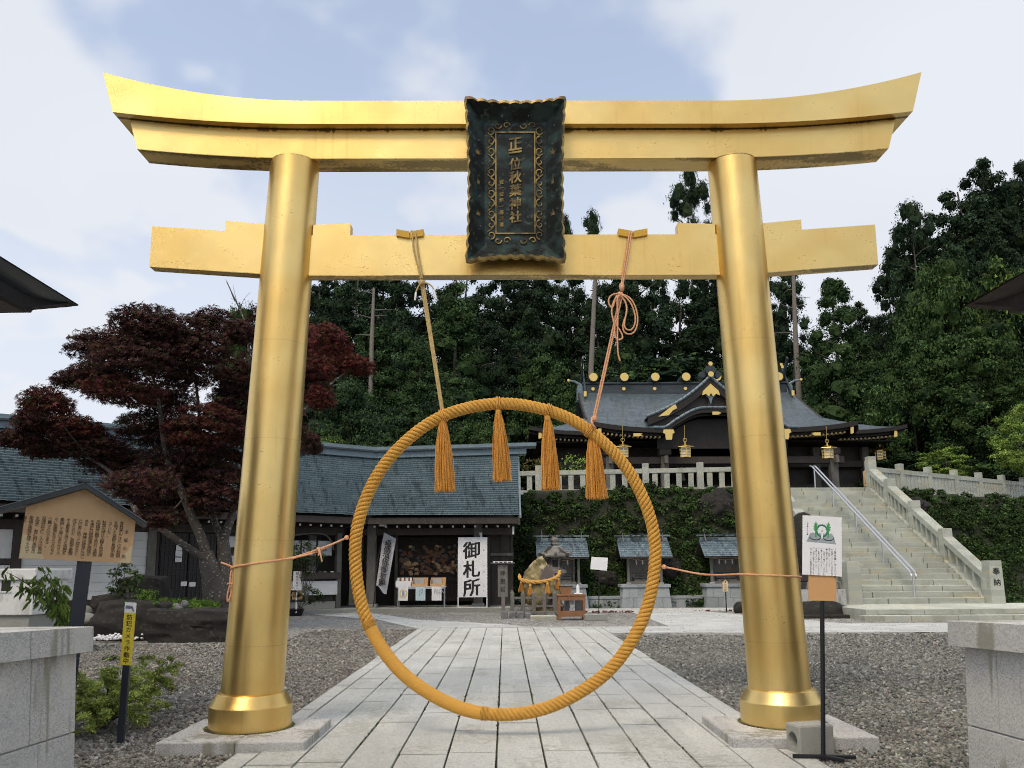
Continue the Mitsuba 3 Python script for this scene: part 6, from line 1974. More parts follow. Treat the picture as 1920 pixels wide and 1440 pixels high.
# dark garden boulders under the maple
for i, (c_, r_, lab) in enumerate((((-7.904, 18.400, 0.361), (.85, .55, .44), 'dark flat-topped garden boulder left of the crack, under the maple'), ((-6.454, 17.900, 0.294), (.95, .60, .36), 'long dark garden boulder with white pebbles on top, under the maple'), ((-9.262, 20.500, 0.542), (.55, .5, .36), 'dark garden boulder behind the end of the granite wall cap'), ((-9.408, 22.000, 0.771), (.55, .5, .55), 'rounded dark boulder behind the small shrub'), ((-5.979, 19.000, 0.381), (.30, .4, .50), 'dark boulder beside the left golden pillar'))):
    t = thing('garden_boulder', lab, 'boulder')
    m_ = trimesh.creation.box((2, 2, 2)).subdivide().subdivide().subdivide().subdivide()
    vv = np.array(m_.vertices)
    nn = vv / np.linalg.norm(vv, axis=1, keepdims=True)
    vv = .72 * vv * .9 + .55 * nn * .72
    d = meshkit.fbm(vv * 1.1 + i * 9.1, 4, i) - .5
    d2 = meshkit.fbm(vv * 4 + i * 3.1, 3, i + 40) - .5
    vv = vv * (1 + .42 * d + .10 * d2)[:, None]
    part(t, 'stone', (np.array(c_) + vv * np.array(r_), np.array(m_.faces)), 'mat_dark_rock', smooth=30)
t = thing('garden_stone', 'smooth blue-grey stone lying on the green ground cover under the maple', 'stone')
part(t, 'stone', merge([rock((-7.078, 18.300, 0.665), (.20, .14, .10), 3, .12, 1.0, 2), rock((-6.933, 18.300, 0.732), (.11, .10, .09), 5, .12, 1.0, 2)]), 'mat_grey_rock', smooth=40)
ms = []
for k_ in range(420):
    u = rb.uniform(0, 1)
    c_ = np.array((-6.882, 17.900, 0.550)) * (1 - u) + np.array((-6.348, 18.200, 0.542)) * u + [0, rb.normal(.1, .12), rb.normal(-.01, .015)]
    ms.append(rock(c_, (rb.uniform(.015, .03), .02, .016), int(rb.integers(99)), .2, 1.2, 1))
for k_ in range(160):
    c_ = np.array((-7.124, 17.600, 0.093)) + [rb.normal(0, .10), rb.normal(0, .12), abs(rb.normal(0, .10))]
    ms.append(rock(c_, (.028, .024, .02), int(rb.integers(99)), .2, 1.2, 1))
for k_ in range(160):
    c_ = np.array((-8.130, 17.600, 0.068)) + [rb.normal(0, .28), rb.normal(0, .12), abs(rb.normal(0, .03))]
    ms.append(rock(c_, (.028, .024, .02), int(rb.integers(99)), .2, 1.2, 1))
labels['white_pebbles'] = {'label': 'white pebbles strewn on and between the dark boulders under the maple', 'category': 'pebbles', 'kind': 'stuff'}
part(None, 'white_pebbles', merge(ms), 'mat_paper')
labels['planting_bed'] = {'label': 'raised earth bed of the maple behind the dark boulders', 'category': 'ground', 'kind': 'structure'}
part(None, 'planting_bed', prism([(-5.9, 18.6), (-5.6, 21.5), (-8.5, 22.3), (-11.5, 21.0), (-9.6, 18.9), (-8.2, 18.5)], -.1, .36, 'z'), 'mat_soil')
# white stone water basin building at the left edge
t = thing('stone_basin', 'stained white stone basin block with a square opening at the left edge', 'basin')
A, B = (-8.041, 14.500, 1.500), (-8.008, 14.500, 0.674)
xr_ = A[0]
part(t, 'body', box(xr_ - 2.2, xr_ - .03, 14.5, 15.6, B[2] + .04, A[2] - .20, .012), 'mat_stained_white')
part(t, 'cap', box(xr_ - 2.2, xr_ + .02, 14.44, 15.66, A[2] - .195, A[2], .015), 'mat_stained_white')
part(t, 'foot', box(xr_ - 2.1, xr_ - .10, 14.56, 15.5, -.1, B[2] + .035, .012), 'mat_concrete')
C_ = (-8.550, 14.490, 1.242)
part(t, 'opening', box(C_[0] - .07, C_[0] + .075, 14.485, 14.499, C_[2] - .12, C_[2] + .09), 'mat_soil')
part(t, 'opening_rim', box(C_[0] - .10, C_[0] + .10, 14.475, 14.499, C_[2] - .145, C_[2] - .122, .003), 'mat_white')


def f_stained(p, n, uv):
    col = mix((0.56, 0.57, 0.57), (0.68, 0.69, 0.68), fbm(p.x * 3, p.y * 3, p.z * 3, 4))
    st = smoothstep(0.5, 0.66, fbm(p.x * 7, p.y * 7, p.z * 1.2, 4)) * 0.55
    col = mix(col, (0.30, 0.30, 0.28), st * smoothstep(0.4, 0.6, noise(p.x * 4, p.y * 4, p.z * 6)))
    return mix(col, (0.42, 0.34, 0.12), 0.7 * smoothstep(0.53, 0.68, fbm(p.x * 6 + 4, p.y * 6, p.z * 2, 4)) * smoothstep(0.42, 0.55, noise(p.x * 3, 3, p.z * 2.5)))


mat('mat_stained_white', proc(f_stained), .7)
# low pale stones along the hall's foot behind the boulders
for i, (c_, r_) in enumerate((((-9.991, 19.000, 0.372), (.35, .3, .18)), ((-9.435, 19.000, 0.380), (.40, .3, .16)), ((-10.005, 20.000, 0.472), (.3, .3, .2)))):
    t = thing('pale_stone', 'low pale stone behind the granite wall, %s' % ('left of the notice board post', 'right of the notice board post', 'the farther one right of the notice board post')[i], 'stone', 'pale stones by the notice board post')
    part(t, 'stone', rock(c_, r_, 50 + i, .15, 1.2, 2), 'mat_concrete', smooth=35)

# potted plant sign at the counter
t = thing('reception_sign', 'small white sign with black writing standing among plants before the shop counter', 'sign')
A = np.array((-6.636, 26.900, 1.141))
part(t, 'panel', box(A[0] - .125, A[0] + .125, A[1], A[1] + .02, A[2] - .27, A[2] + .27, .003), 'mat_paper')
part(t, 'stand', box(A[0] - .17, A[0] + .17, A[1] - .05, A[1] + .05, A[2] - .33, A[2] - .28, .004), 'mat_paper')
part(t, 'post', box(A[0] - .02, A[0] + .02, A[1], A[1] + .03, 0.1, A[2] - .32), 'mat_paper')
part(t, 'backing', box(A[0] - .15, A[0] + .17, A[1] + .06, A[1] + .08, A[2] - .62, A[2] - .34), 'mat_tan_wood')
v, f = lettering(['御朱印受付'], .085, .09, .10, .002, .4)
part(t, 'lettering', (v + [A[0] + .045, A[1] - .001, A[2] + .25], f), 'mat_ink')
t = thing('plant_pot', 'low dark plant pot at the foot of the small white reception sign', 'pot')
part(t, 'pot', lathe([(.22, .0), (.30, .22), (.27, .22), (.25, .18), (0, .18)], 20, (A[0] - .1, A[1] + .25)), 'mat_black_metal', smooth=35)

# ================================================================ FOREGROUND RIGHT: poster stand
ps_ = thing('poster_stand', 'black pole stand with tan board and white printed poster before the right pillar', 'sign')
foot = np.array((2.382, 6.500, 0.125)); topp = np.array((2.465, 6.500, 1.461))
part(ps_, 'pole', tube([foot * [1, 1, 0] + [0, 0, .02], topp], .017, 10), 'mat_black_metal', smooth=True)
fx, fy = foot[0], foot[1]
for a, L_ in ((-8, .235), (-52, .17), (172, .22)):
    part(ps_, 'foot', rotz(box(0, L_, -.014, .014, .028, .056, .004), a, (fx, fy, 0)), 'mat_black_metal')
def qd(pts, y0, y1, b=.001):
    tl, tr, br, bl = (np.array(p) for p in pts)
    c = np.zeros((2, 2, 2, 3))
    for s in np.ndindex(2, 2, 2):
        c[s] = ((bl, tl), (br, tr))[s[0]][s[2]] + np.array([0, (y0, y1)[s[1]], 0])
    return hexa(c, b)
part(ps_, 'board', qd(((2.377, 6.480, 1.770), (2.586, 6.480, 1.769), (2.551, 6.480, 1.188), (2.337, 6.480, 1.193)), -.002, .008), 'mat_card')
part(ps_, 'poster', qd(((2.328, 6.470, 1.848), (2.632, 6.470, 1.830), (2.601, 6.470, 1.374), (2.296, 6.470, 1.392)), -.004, .003), 'mat_paper')
pt = np.array((2.328, 6.470, 1.848))
pr = np.array((2.632, 6.470, 1.830)); pb = np.array((2.296, 6.470, 1.392))
pex = (pr - pt); pw = np.linalg.norm(pex); pex /= pw
pez = (pt - pb); ph = np.linalg.norm(pez); pez /= ph
on_p = lambda m: place(m, pt + np.array([0, -.0045, 0]), pex, np.array([0, 1, 0]), pez)
U = lambda x: x * pw
W = lambda z: -z * ph
pl_ = lambda poly, d=.0008: on_p(prism([(U(a), W(b)) for a, b in poly], -d, 0))
part(ps_, 'print_ground', pl_([(.20, .29), (.76, .29), (.86, .465), (.09, .445)]), 'mat_grey_print')
for s in (.335, .65):
    fr = [(s - .018, .36), (s + .018, .36), (s + .02, .26), (s + .075, .215), (s + .03, .22), (s + .07, .165), (s + .028, .175), (s + .05, .125), (s + .02, .135), (s, .085), (s - .02, .135), (s - .05, .125), (s - .028, .175), (s - .07, .165), (s - .03, .22), (s - .075, .215), (s - .02, .26)]
    part(ps_, 'print_tree', pl_(fr, .0014), 'mat_green_print')
from shapely.geometry import Point as _Pt
cir = _Pt(0, 0).buffer(1, 24)
from shapely import affinity as _af
mk = lambda cx_, cz_, a, b: _af.translate(_af.scale(cir, a, b), cx_, cz_)
part(ps_, 'print_ring', on_p(prism(mk(U(.49), W(.25), .155 * pw, .112 * ph).difference(mk(U(.49), W(.25), .115 * pw, .083 * ph)), -.0012, 0)), 'mat_teal_print')
for s in (-1, 1):
    part(ps_, 'print_arrow', on_p(prism(mk(U(.49 + s * .17), W(.365), .145 * pw, .05 * ph).difference(mk(U(.49 + s * .17), W(.357), .13 * pw, .042 * ph)), -.0012, 0)), 'mat_ink')
part(ps_, 'print_figure', on_p(box(U(.47), U(.515), -.0016, 0, W(.38), W(.285))), 'mat_paper')
part(ps_, 'print_figure', on_p(box(U(.475), U(.505), -.0016, 0, W(.262), W(.242))), 'mat_ink')
cols = [('「茅の輪」のくぐり方', .0, .0), '茅の輪をくぐるときは作法に従い', '静かに拝礼してください', '唱え詞を三度くりかえします', '一、左足から輪をくぐり左へまわる', '正面にもどり一礼します', '二、右足から輪をくぐり右へまわる', '正面にもどり一礼します', '三、左足から輪をくぐり左へまわる', '四、輪をくぐり御神前に進み拝礼']
ms = []
for i, c_ in enumerate(cols):
    tx = c_[0] if isinstance(c_, tuple) else c_
    sz = .0205 if i == 0 else .0135
    step = .023 if i == 0 else .0140
    v, f = lettering([tx], sz, sz, step, .0008, .5)
    x_ = U(.83) - i * U(.067) - (.0 if i == 0 else .004)
    ms.append((v + [x_ + sz / 2, 0, W(.53 + (.0 if i % 2 == 0 else .015))], f))
v, f = lettering(['茅の輪くぐりの図'], .012, .012, .0125, .0008, .4)
ms.append((v + [U(.14), 0, W(.115)], f))
part(ps_, 'lettering', on_p(merge(ms)), 'mat_ink')

# ================================================================ ROOFED GATEHOUSES whose eave corners enter the frame on both sides
def gatehouse(side, lab):
    t = thing('gatehouse', lab, 'gatehouse')
    tip = np.array((-3.820, 7.200, 3.817)) if side < 0 else np.array((4.176, 7.200, 3.780))
    xt, zt = tip[0], tip[2]
    n = 22
    dx = 2.7 * np.linspace(0, 1, n) ** 1.5
    xo = xt + side * dx
    zo = zt + .34 * (np.minimum(dx, 1.0) / .68) ** 1.6 + .95 * np.maximum(dx - 1.0, 0)
    th = np.clip(.012 + .10 * dx / .5, .012, .11)
    YA, YB_ = 3.6, 7.2
    P_ = np.stack([np.stack([xo, xo * 0 + y, zo], 1) for y in (YA, YB_)], 0)
    Q_ = np.stack([np.stack([xo, xo * 0 + y, zo - th], 1) for y in (YB_, YA)], 0)
    part(t, 'roof_slope', grid(np.concatenate([P_, Q_, P_[:1]], 0)), 'mat_blue_black' if side < 0 else 'mat_dark_wood2')
    # the closed gable end under the curve
    part(t, 'gable_end', prism([(x_, z_) for x_, z_ in zip(xo, zo - .008)] + [(xo[-1], zt - .10), (xt + side * .40, zt - .085), (xt + side * .385, zt - .060), (xt + side * .045, zt - .030)], YB_ - .12, YB_ - .03), 'mat_black_wood' if side < 0 else 'mat_dark_wood2')
    part(t, 'soffit', box(min(xt + side * .40, xt + side * 2.8), max(xt + side * .40, xt + side * 2.8), YA, YB_ - .13, zt - .115, zt - .085), 'mat_dark_wood')
    part(t, 'eave_beam', box(min(xt + side * .36, xt + side * 2.8), max(xt + side * .36, xt + side * 2.8), YB_ - 1.2, YB_ - 1.05, zt - .24, zt - .12), 'mat_dark_wood')
    part(t, 'wall', box(min(xt + side * 1.15, xt + side * 2.8), max(xt + side * 1.15, xt + side * 2.8), YA, YB_ - 1.0, 0, zt - .1), 'mat_dark_wood')
    return t


mat('mat_dark_wood2', f_wood((0.03, 0.022, 0.018), (0.075, 0.058, 0.048), 1.0), .7, two=True)
gatehouse(-1, 'dark curved eave corner of a gatehouse roof at the left edge')
gatehouse(1, 'dark brown curved eave corner of a gatehouse roof at the right edge')


# ================================================================ VEGETATION
rv = np.random.default_rng(77)


def leaf_quads(p, nrm, size, asp, r_, bend=.25):
    """One folded rhombic leaf (two triangles) at each point."""
    n_ = len(p)
    nrm = nrm / (np.linalg.norm(nrm, axis=1, keepdims=True) + 1e-9)
    a = r_.normal(0, 1, (n_, 3))
    u = np.cross(nrm, a)
    u /= np.linalg.norm(u, axis=1, keepdims=True) + 1e-9
    w = np.cross(nrm, u)
    s = np.broadcast_to(np.asarray(size, float), (n_,))[:, None]
    v = np.stack([p - u * s * .5, p + w * s * asp * .5 - nrm * s * bend * .3, p + u * s * .5, p - w * s * asp * .5 - nrm * s * bend * .3], 1)
    f = (np.array([[0, 1, 2], [0, 2, 3]])[None] + (np.arange(n_) * 4)[:, None, None]).reshape(-1, 3)
    return v.reshape(-1, 3), f


def clumps(cen, rad, per, leaf, cols, r_, flat=.7, up=.35, jitter=.55, asp=.5, shell=.55, single=False):
    """Leaf clumps: leaves near the surface of flattened balls, facing mostly outwards."""
    cen = np.asarray(cen, float)
    rad = np.broadcast_to(np.asarray(rad, float), (len(cen),))
    k = len(cen) * per
    idx = np.repeat(np.arange(len(cen)), per)
    d = r_.normal(0, 1, (k, 3))
    d /= np.linalg.norm(d, axis=1, keepdims=True)
    d[:, 2] = np.where((d[:, 2] < -.2) & (r_.uniform(size=k) < .6), -d[:, 2], d[:, 2])
    rr = shell + (1 - shell) * r_.uniform(0, 1, k) ** .7
    rr = rr * (1 + .22 * r_.normal(0, 1, k))
    p = cen[idx] + d * (rad[idx] * rr)[:, None] * [1, 1, flat]
    nrm = d + [0, 0, up] + r_.normal(0, jitter, (k, 3))
    cols = np.asarray(cols, float)
    tone = r_.lognormal(0, .34, len(cen))[idx] * r_.lognormal(0, .25, k)
    c = cols[r_.integers(0, len(cols), k)] * tone[:, None]
    if single:
        v, f = leaf_quads(p, nrm, leaf * r_.uniform(.7, 1.3, k), asp, r_)
        v = v.reshape(-1, 4, 3)[:, :3].copy()
        v[:, 1] += (v[:, 1] - .5 * (v[:, 0] + v[:, 2])) * .8
        return v.reshape(-1, 3), np.arange(3 * k).reshape(-1, 3), np.repeat(np.clip(c, .004, .6), 3, 0)
    v, f = leaf_quads(p, nrm, leaf * r_.uniform(.7, 1.3, k), asp, r_)
    return v, f, np.repeat(np.clip(c, .004, .6), 4, 0)


def join(parts_):
    o, vs, fs, cs = 0, [], [], []
    for v, f, c in parts_:
        vs.append(v); fs.append(f + o); cs.append(c); o += len(v)
    return np.vstack(vs), np.vstack(fs), np.vstack(cs)


DARK = [(.019, .038, .021), (.026, .047, .023), (.034, .055, .024), (.014, .029, .018)]
CEDAR = [(.026, .053, .022), (.035, .066, .024), (.044, .076, .027)]
MID = [(.030, .058, .020), (.042, .076, .023), (.055, .089, .027), (.022, .043, .017)]
LIGHT = [(.14, .215, .045), (.19, .26, .055), (.105, .17, .04)]


_I1 = trimesh.creation.icosphere(subdivisions=1)


def boughs(c, rad, per, leaf, cols, r_, flat, up, jitter, asp=.55, shell=.80, core=.74):
    """Rounded boughs: a solid lumpy heart of foliage with leaves lying over its surface."""
    v, f, col = clumps(c, rad, per, leaf, cols, r_, flat, up, jitter, asp, shell, True)
    iv, jf = np.array(_I1.vertices), np.array(_I1.faces)
    k = len(c)
    w = iv[None] * (np.broadcast_to(rad, (k,)) * core)[:, None, None] * (1 + .30 * r_.normal(0, 1, (k, len(iv), 1)) * .8) * [1, 1, flat] + np.asarray(c)[:, None]
    cc_ = np.asarray(cols)[r_.integers(0, len(cols), k)]
    return join([(v, f, col), (w.reshape(-1, 3), (jf[None] + (np.arange(k) * len(iv))[:, None, None]).reshape(-1, 3), np.repeat(cc_, len(iv), 0))])


def cedar_crown(seed, cols, n=120, R=.20, ragged=.25, low=.10, pw=.55):
    r_ = np.random.default_rng(seed)
    t = low + (.985 - low) * r_.uniform(0, 1, n) ** .85
    a = np.arange(n) * 2.4 + r_.normal(0, .4, n)
    prof = R * (1 - t) ** pw * (1 + ragged * r_.normal(0, 1, n)) * np.minimum(1, .55 + t * 1.2)
    q = r_.uniform(.5, 1.0, n)
    c = np.stack([prof * q * np.cos(a), prof * q * np.sin(a), t - .03 * q + r_.normal(0, .012, n)], 1)
    rad = np.clip(.020 + .082 * (1 - t) ** .7 * r_.uniform(.6, 1.25, n), .016, .095)
    return boughs(c, rad, 170, .0130, cols, r_, .72, .40, .45, .55, .68, .56)


def pine_crown(seed, cols, n=60, R=.26):
    r_ = np.random.default_rng(seed)
    t = .30 + .70 * r_.uniform(0, 1, n) ** .8
    a = r_.uniform(0, 2 * np.pi, n)
    prof = R * np.sqrt(np.clip(1.02 - t, 0, 1)) * r_.uniform(.3, 1.25, n)
    c = np.stack([prof * np.cos(a), prof * np.sin(a), t], 1)
    return boughs(c, .030 + .038 * r_.uniform(0, 1, n), 150, .013, cols, r_, .66, .6, .45, .55, .68, .56)


def broad_crown(seed, cols, n=125, leaf=.022, low=.08):
    """Unit crown: radius .5, height 1."""
    r_ = np.random.default_rng(seed)
    d = r_.normal(0, 1, (n, 3))
    d /= np.linalg.norm(d, axis=1, keepdims=True)
    q = r_.uniform(.3, 1, n) ** .5
    c = np.stack([.42 * d[:, 0] * q, .42 * d[:, 1] * q, .5 + .44 * d[:, 2] * q], 1)
    c[:, :2] *= (1 - .35 * np.clip(c[:, 2:3] - .55, 0, 1))
    c += .12 * (np.stack([meshkit.fbm(c * 3 + s, 2, seed) for s in (1, 5, 9)], 1) - .5)
    c = c[c[:, 2] > low]
    return boughs(c, .050 + .060 * r_.uniform(0, 1, len(c)), 170, leaf, cols, r_, .60, .55, .50, .6, .68, .55)


def trunk_mesh(seed, h, r0_, limbs=6, lean=.02, low=.35, n=8):
    r_ = np.random.default_rng(seed)
    z = np.linspace(-.02, h, 10)
    p = np.stack([np.cumsum(r_.normal(0, lean * .2, 10)), np.cumsum(r_.normal(0, lean * .2, 10)), z], 1)
    p[0, :2] = 0
    ms = [tube(p, r0_ * (1 - .82 * np.linspace(0, 1, 10)), n)]
    for k_ in range(limbs):
        t = r_.uniform(low, .92)
        i = t * 9
        b = np.array([np.interp(i, np.arange(10), p[:, q]) for q in range(3)])
        a = r_.uniform(0, 6.28)
        L = (1 - t) * .30 * h + .07 * h
        e = b + [L * math.cos(a), L * math.sin(a), .22 * L]
        ms.append(tube([b, .5 * (b + e) + [0, 0, .05 * L], e], r0_ * .22 * np.array([1, .7, .3]), 5))
    return merge(ms)


VAR = {}


def variant(name, crown, trunk):
    v, f, c = crown
    VAR[name] = (mikit.ply((v, f), 'mat_leaf', False, color=c), mikit.ply(trunk, 'mat_bark', 40))


variant('cedar0', cedar_crown(1, CEDAR), trunk_mesh(1, .97, .018))
variant('cedar1', cedar_crown(2, DARK, 125, .21, .33, .14, .42), trunk_mesh(2, .97, .017, 9))
variant('cedar2', cedar_crown(3, DARK, 110, .23, .38, .18, .38), trunk_mesh(3, .97, .018, 9))
variant('cedar3', cedar_crown(4, CEDAR, 120, .24, .26, .10), trunk_mesh(4, .97, .018))
variant('pine0', pine_crown(5, DARK), trunk_mesh(5, .97, .016, 14, .03, .3))
variant('pine1', pine_crown(6, DARK, 64, .30), trunk_mesh(6, .97, .016, 14, .03, .25))
variant('broad0', broad_crown(7, MID), trunk_mesh(7, .8, .035, 6))
variant('broad1', broad_crown(8, MID, 130, .021), trunk_mesh(8, .8, .035, 6))
variant('broad2', broad_crown(9, DARK + MID[:2], 130, .022), trunk_mesh(9, .8, .035, 6))
variant('light0', broad_crown(10, LIGHT, 60, .026), trunk_mesh(10, .8, .02, 8))
variant('light1', broad_crown(12, LIGHT[:1] + MID, 120, .022), trunk_mesh(11, .8, .03, 6))


def tree(name, kind, top, hw, lab, group=None, zbase=None, spin=0.0, cat='tree'):
    """A tree under a given top point with a given half width; it stands on the hill."""
    x, y, zt = top
    zb = float(terrain(np.array([x]), np.array([y]))[0]) if zbase is None else zbase
    h = max(zt - zb, 1.0)
    R = {'cedar': .19, 'pine': .27, 'broad': .47, 'light': .47}[kind[:-1]]
    t = thing(name, lab, cat, group)
    M = T().translate([x, y, zb]).rotate([0, 0, 1], spin).scale([hw / R, hw / R, h])
    scene[t + '__crown'] = {**VAR[kind][0], 'to_world': M}
    wide = min(hw / R, h * 1.1)
    scene[t + '__trunk'] = {**VAR[kind][1], 'to_world': T().translate([x, y, zb]).rotate([0, 0, 1], spin).scale([wide * (.45 if kind[:-1] in ('broad', 'light') else 1), wide * (.45 if kind[:-1] in ('broad', 'light') else 1), h])}
    return t


# the forest behind the hall: trees one can pick out have a label of their own
HW = lambda px, y: px / 1554.0 * y * 1.18
named = [
    ('cedar_tree', 'cedar0', (-3.839, 62.000, 24.289), 70, 62, 'broad conical green cedar standing out left of the plaque, under the tie beam'),
    ('cedar_tree', 'cedar3', (25.034, 60.000, 23.638), 62, 60, 'conical grey-green cedar between the right golden pillar and the patch of sky'),
    ('cedar_tree', 'pine1', (20.032, 84.000, 43.793), 62, 84, 'tall dark evergreen rising above the tie beam beside the right golden pillar'),
    ('cedar_tree', 'pine0', (9.860, 86.000, 39.635), 46, 86, 'small spiky evergreen top just right of the plaque above the tie beam'),
    ('cedar_tree', 'pine0', (7.081, 88.000, 39.897), 34, 88, 'rounded evergreen top touching the right edge of the plaque above the tie beam'),
    ('pine_tree', 'pine1', (34.717, 66.000, 31.505), 62, 66, 'dark tufted evergreen with sky-lit gaps right of the end of the tie beam'),
    ('pine_tree', 'cedar2', (43.207, 70.000, 38.187), 75, 70, 'tallest dark tufted evergreen on the right skyline'),
    ('cedar_tree', 'cedar1', (48.126, 72.000, 39.498), 50, 72, 'dark evergreen with a pointed top in the upper right corner'),
    ('leafy_tree', 'light1', (33.350, 52.000, 23.165), 95, 52, 'bright green leafy tree high on the right, above the gatehouse eave'),
    ('leafy_tree', 'broad1', (30.146, 54.000, 23.432), 85, 54, 'mid green leafy tree below the tufted evergreens on the right'),
    ('leafy_tree', 'broad0', (25.253, 50.000, 16.361), 85, 50, 'large dark leafy tree right of the main hall roof'),
    ('leafy_tree', 'broad0', (3.075, 66.000, 19.427), 85, 66, 'green leafy tree just left of the main hall roof, under the plaque'),
    ('leafy_tree', 'broad2', (-6.039, 46.000, 11.057), 85, 46, 'dark leafy tree behind the left curve of the rope ring'),
    ('leafy_tree', 'broad1', (-1.795, 42.000, 9.365), 75, 42, 'green leafy tree behind the top of the rope ring and its tassels'),
    ('leafy_tree', 'light1', (-9.339, 44.000, 9.337), 60, 44, 'green leafy tree directly right of the left golden pillar above the hall roof'),
    ('leafy_tree', 'broad2', (12.494, 66.000, 19.166), 190, 66, 'broad low leafy tree behind the ridge of the main hall'),
    ('leafy_tree', 'light0', (25.339, 40.000, 9.673), 52, 40, 'bright yellow-green leafy tree at the right edge above the stone fence'),
    ('leafy_tree', 'light0', (22.688, 42.000, 7.664), 52, 42, 'small bright yellow-green tree behind the stone fence beside the little hut'),
    ('leafy_tree', 'broad1', (27.904, 47.000, 16.104), 110, 47, 'dark green leafy tree below the right gatehouse eave'),
    ('leafy_tree', 'broad2', (27.626, 45.000, 9.348), 80, 45, 'dark blue-green bush tree behind the little hut on the right'),
    ('leafy_tree', 'broad1', (-19.621, 60.000, 22.215), 42, 60, 'green leafy tree just left of the left golden pillar, above the maple'),
    ('leafy_tree', 'broad2', (-24.428, 52.000, 11.520), 34, 52, 'low green tree above the ridge of the left hall, seen through the maple'),
]
for i, (nm, kind, top, px, y, lab) in enumerate(named):
    tree(nm, kind, top, HW(px, y), lab, spin=37.0 * i, zbase=5.6 if kind == 'light0' else None)
for i, (kind, top, px, y) in enumerate([
        ('cedar1', (-17.080, 74.000, 28.331), 56, 74), ('cedar2', (-14.262, 78.000, 30.594), 60, 78), ('cedar1', (-10.176, 76.000, 30.103), 55, 76), ('cedar2', (-7.937, 82.000, 31.204), 60, 82), ('cedar2', (0.049, 76.000, 30.074), 65, 76), ('cedar1', (3.196, 72.000, 28.305), 55, 72),
        ('cedar2', (6.790, 80.000, 31.561), 60, 80), ('cedar1', (12.278, 84.000, 34.836), 60, 84), ('pine1', (15.596, 82.000, 34.032), 60, 82), ('cedar2', (20.912, 80.000, 33.222), 60, 80), ('pine0', (25.097, 78.000, 31.308), 60, 78), ('pine1', (25.778, 72.000, 27.732), 55, 72),
        ('cedar3', (-10.740, 66.000, 21.741), 60, 66), ('cedar1', (-0.418, 66.000, 21.706), 55, 66), ('cedar3', (-6.155, 60.000, 18.236), 55, 60), ('broad2', (-10.518, 56.000, 15.231), 80, 56), ('cedar1', (8.473, 72.000, 25.515), 50, 72), ('cedar2', (17.104, 76.000, 26.826), 70, 76),
        ('broad2', (-3.257, 52.000, 14.221), 80, 52), ('broad0', (4.212, 64.000, 15.838), 60, 64), ('pine0', (34.929, 74.000, 24.039), 45, 74), ('cedar2', (35.772, 80.000, 28.104), 40, 80), ('broad2', (27.801, 68.000, 19.414), 110, 68), ('broad1', (26.340, 56.000, 12.438), 110, 56), ('broad2', (28.110, 52.000, 14.096), 95, 52),
        ('broad2', (27.356, 74.000, 22.024), 80, 74), ('cedar1', (35.886, 64.000, 26.817), 60, 64), ('cedar2', (38.788, 62.000, 28.236), 60, 62), ('broad0', (31.940, 50.000, 15.992), 80, 50), ('broad2', (-14.111, 56.000, 12.614), 70, 56), ('broad1', (-0.546, 41.000, 8.762), 50, 41), ('broad2', (-6.880, 43.000, 8.863), 70, 43), ('broad2', (-4.177, 44.000, 9.313), 70, 44),
        ('cedar2', (-18.478, 86.000, 35.106), 60, 86), ('cedar1', (-13.294, 88.000, 36.496), 60, 88), ('cedar2', (-3.709, 86.000, 34.458), 60, 86), ('cedar1', (2.438, 88.000, 35.830), 60, 88), ('cedar2', (12.637, 76.000, 31.113), 60, 76), ('cedar1', (25.923, 86.000, 34.375), 60, 86), ('broad2', (-8.372, 72.000, 24.071), 70, 72), ('broad2', (2.742, 74.000, 24.661), 80, 74),
        ('cedar2', (-21.597, 80.000, 28.288), 50, 80), ('broad2', (8.730, 64.000, 19.299), 80, 64), ('broad2', (19.388, 72.000, 21.001), 100, 72), ('cedar1', (27.941, 84.000, 29.468), 50, 84), ('broad1', (27.290, 46.000, 12.315), 90, 46), ('broad2', (34.998, 52.000, 20.200), 80, 52), ('broad2', (30.307, 58.000, 21.573), 70, 58), ('cedar2', (49.093, 70.000, 36.266), 70, 70), ('cedar2', (41.940, 72.000, 36.485), 75, 72), ('cedar2', (36.712, 68.000, 30.841), 70, 68), ('pine1', (35.553, 70.000, 30.705), 60, 70), ('cedar1', (47.792, 74.000, 38.263), 75, 74), ('broad2', (30.608, 60.000, 23.113), 75, 60), ('pine1', (37.051, 76.000, 29.969), 50, 76), ('cedar1', (41.327, 68.000, 32.799), 75, 68),
        ('broad2', (23.325, 48.000, 8.311), 90, 48), ('broad2', (26.520, 60.000, 11.628), 80, 60)]):
    q_ = top[0] / top[1]
    w_ = ('between the left golden pillar and the khaki cord', 'between the two hanging cords', 'between the pink cord and the right golden pillar', 'just right of the right golden pillar', 'far right, behind the stone fence')[int(np.searchsorted([-.112, .115, .27, .44], q_))]
    k_ = 'broad-leaved tree' if kind[:-1] == 'broad' else 'evergreen'
    tree('forest_tree', kind, top, HW(px, y), 'dark %s packed in the forest, %s' % (k_, w_), 'dark %ss of the forest %s' % (k_, w_), spin=61.0 * i)
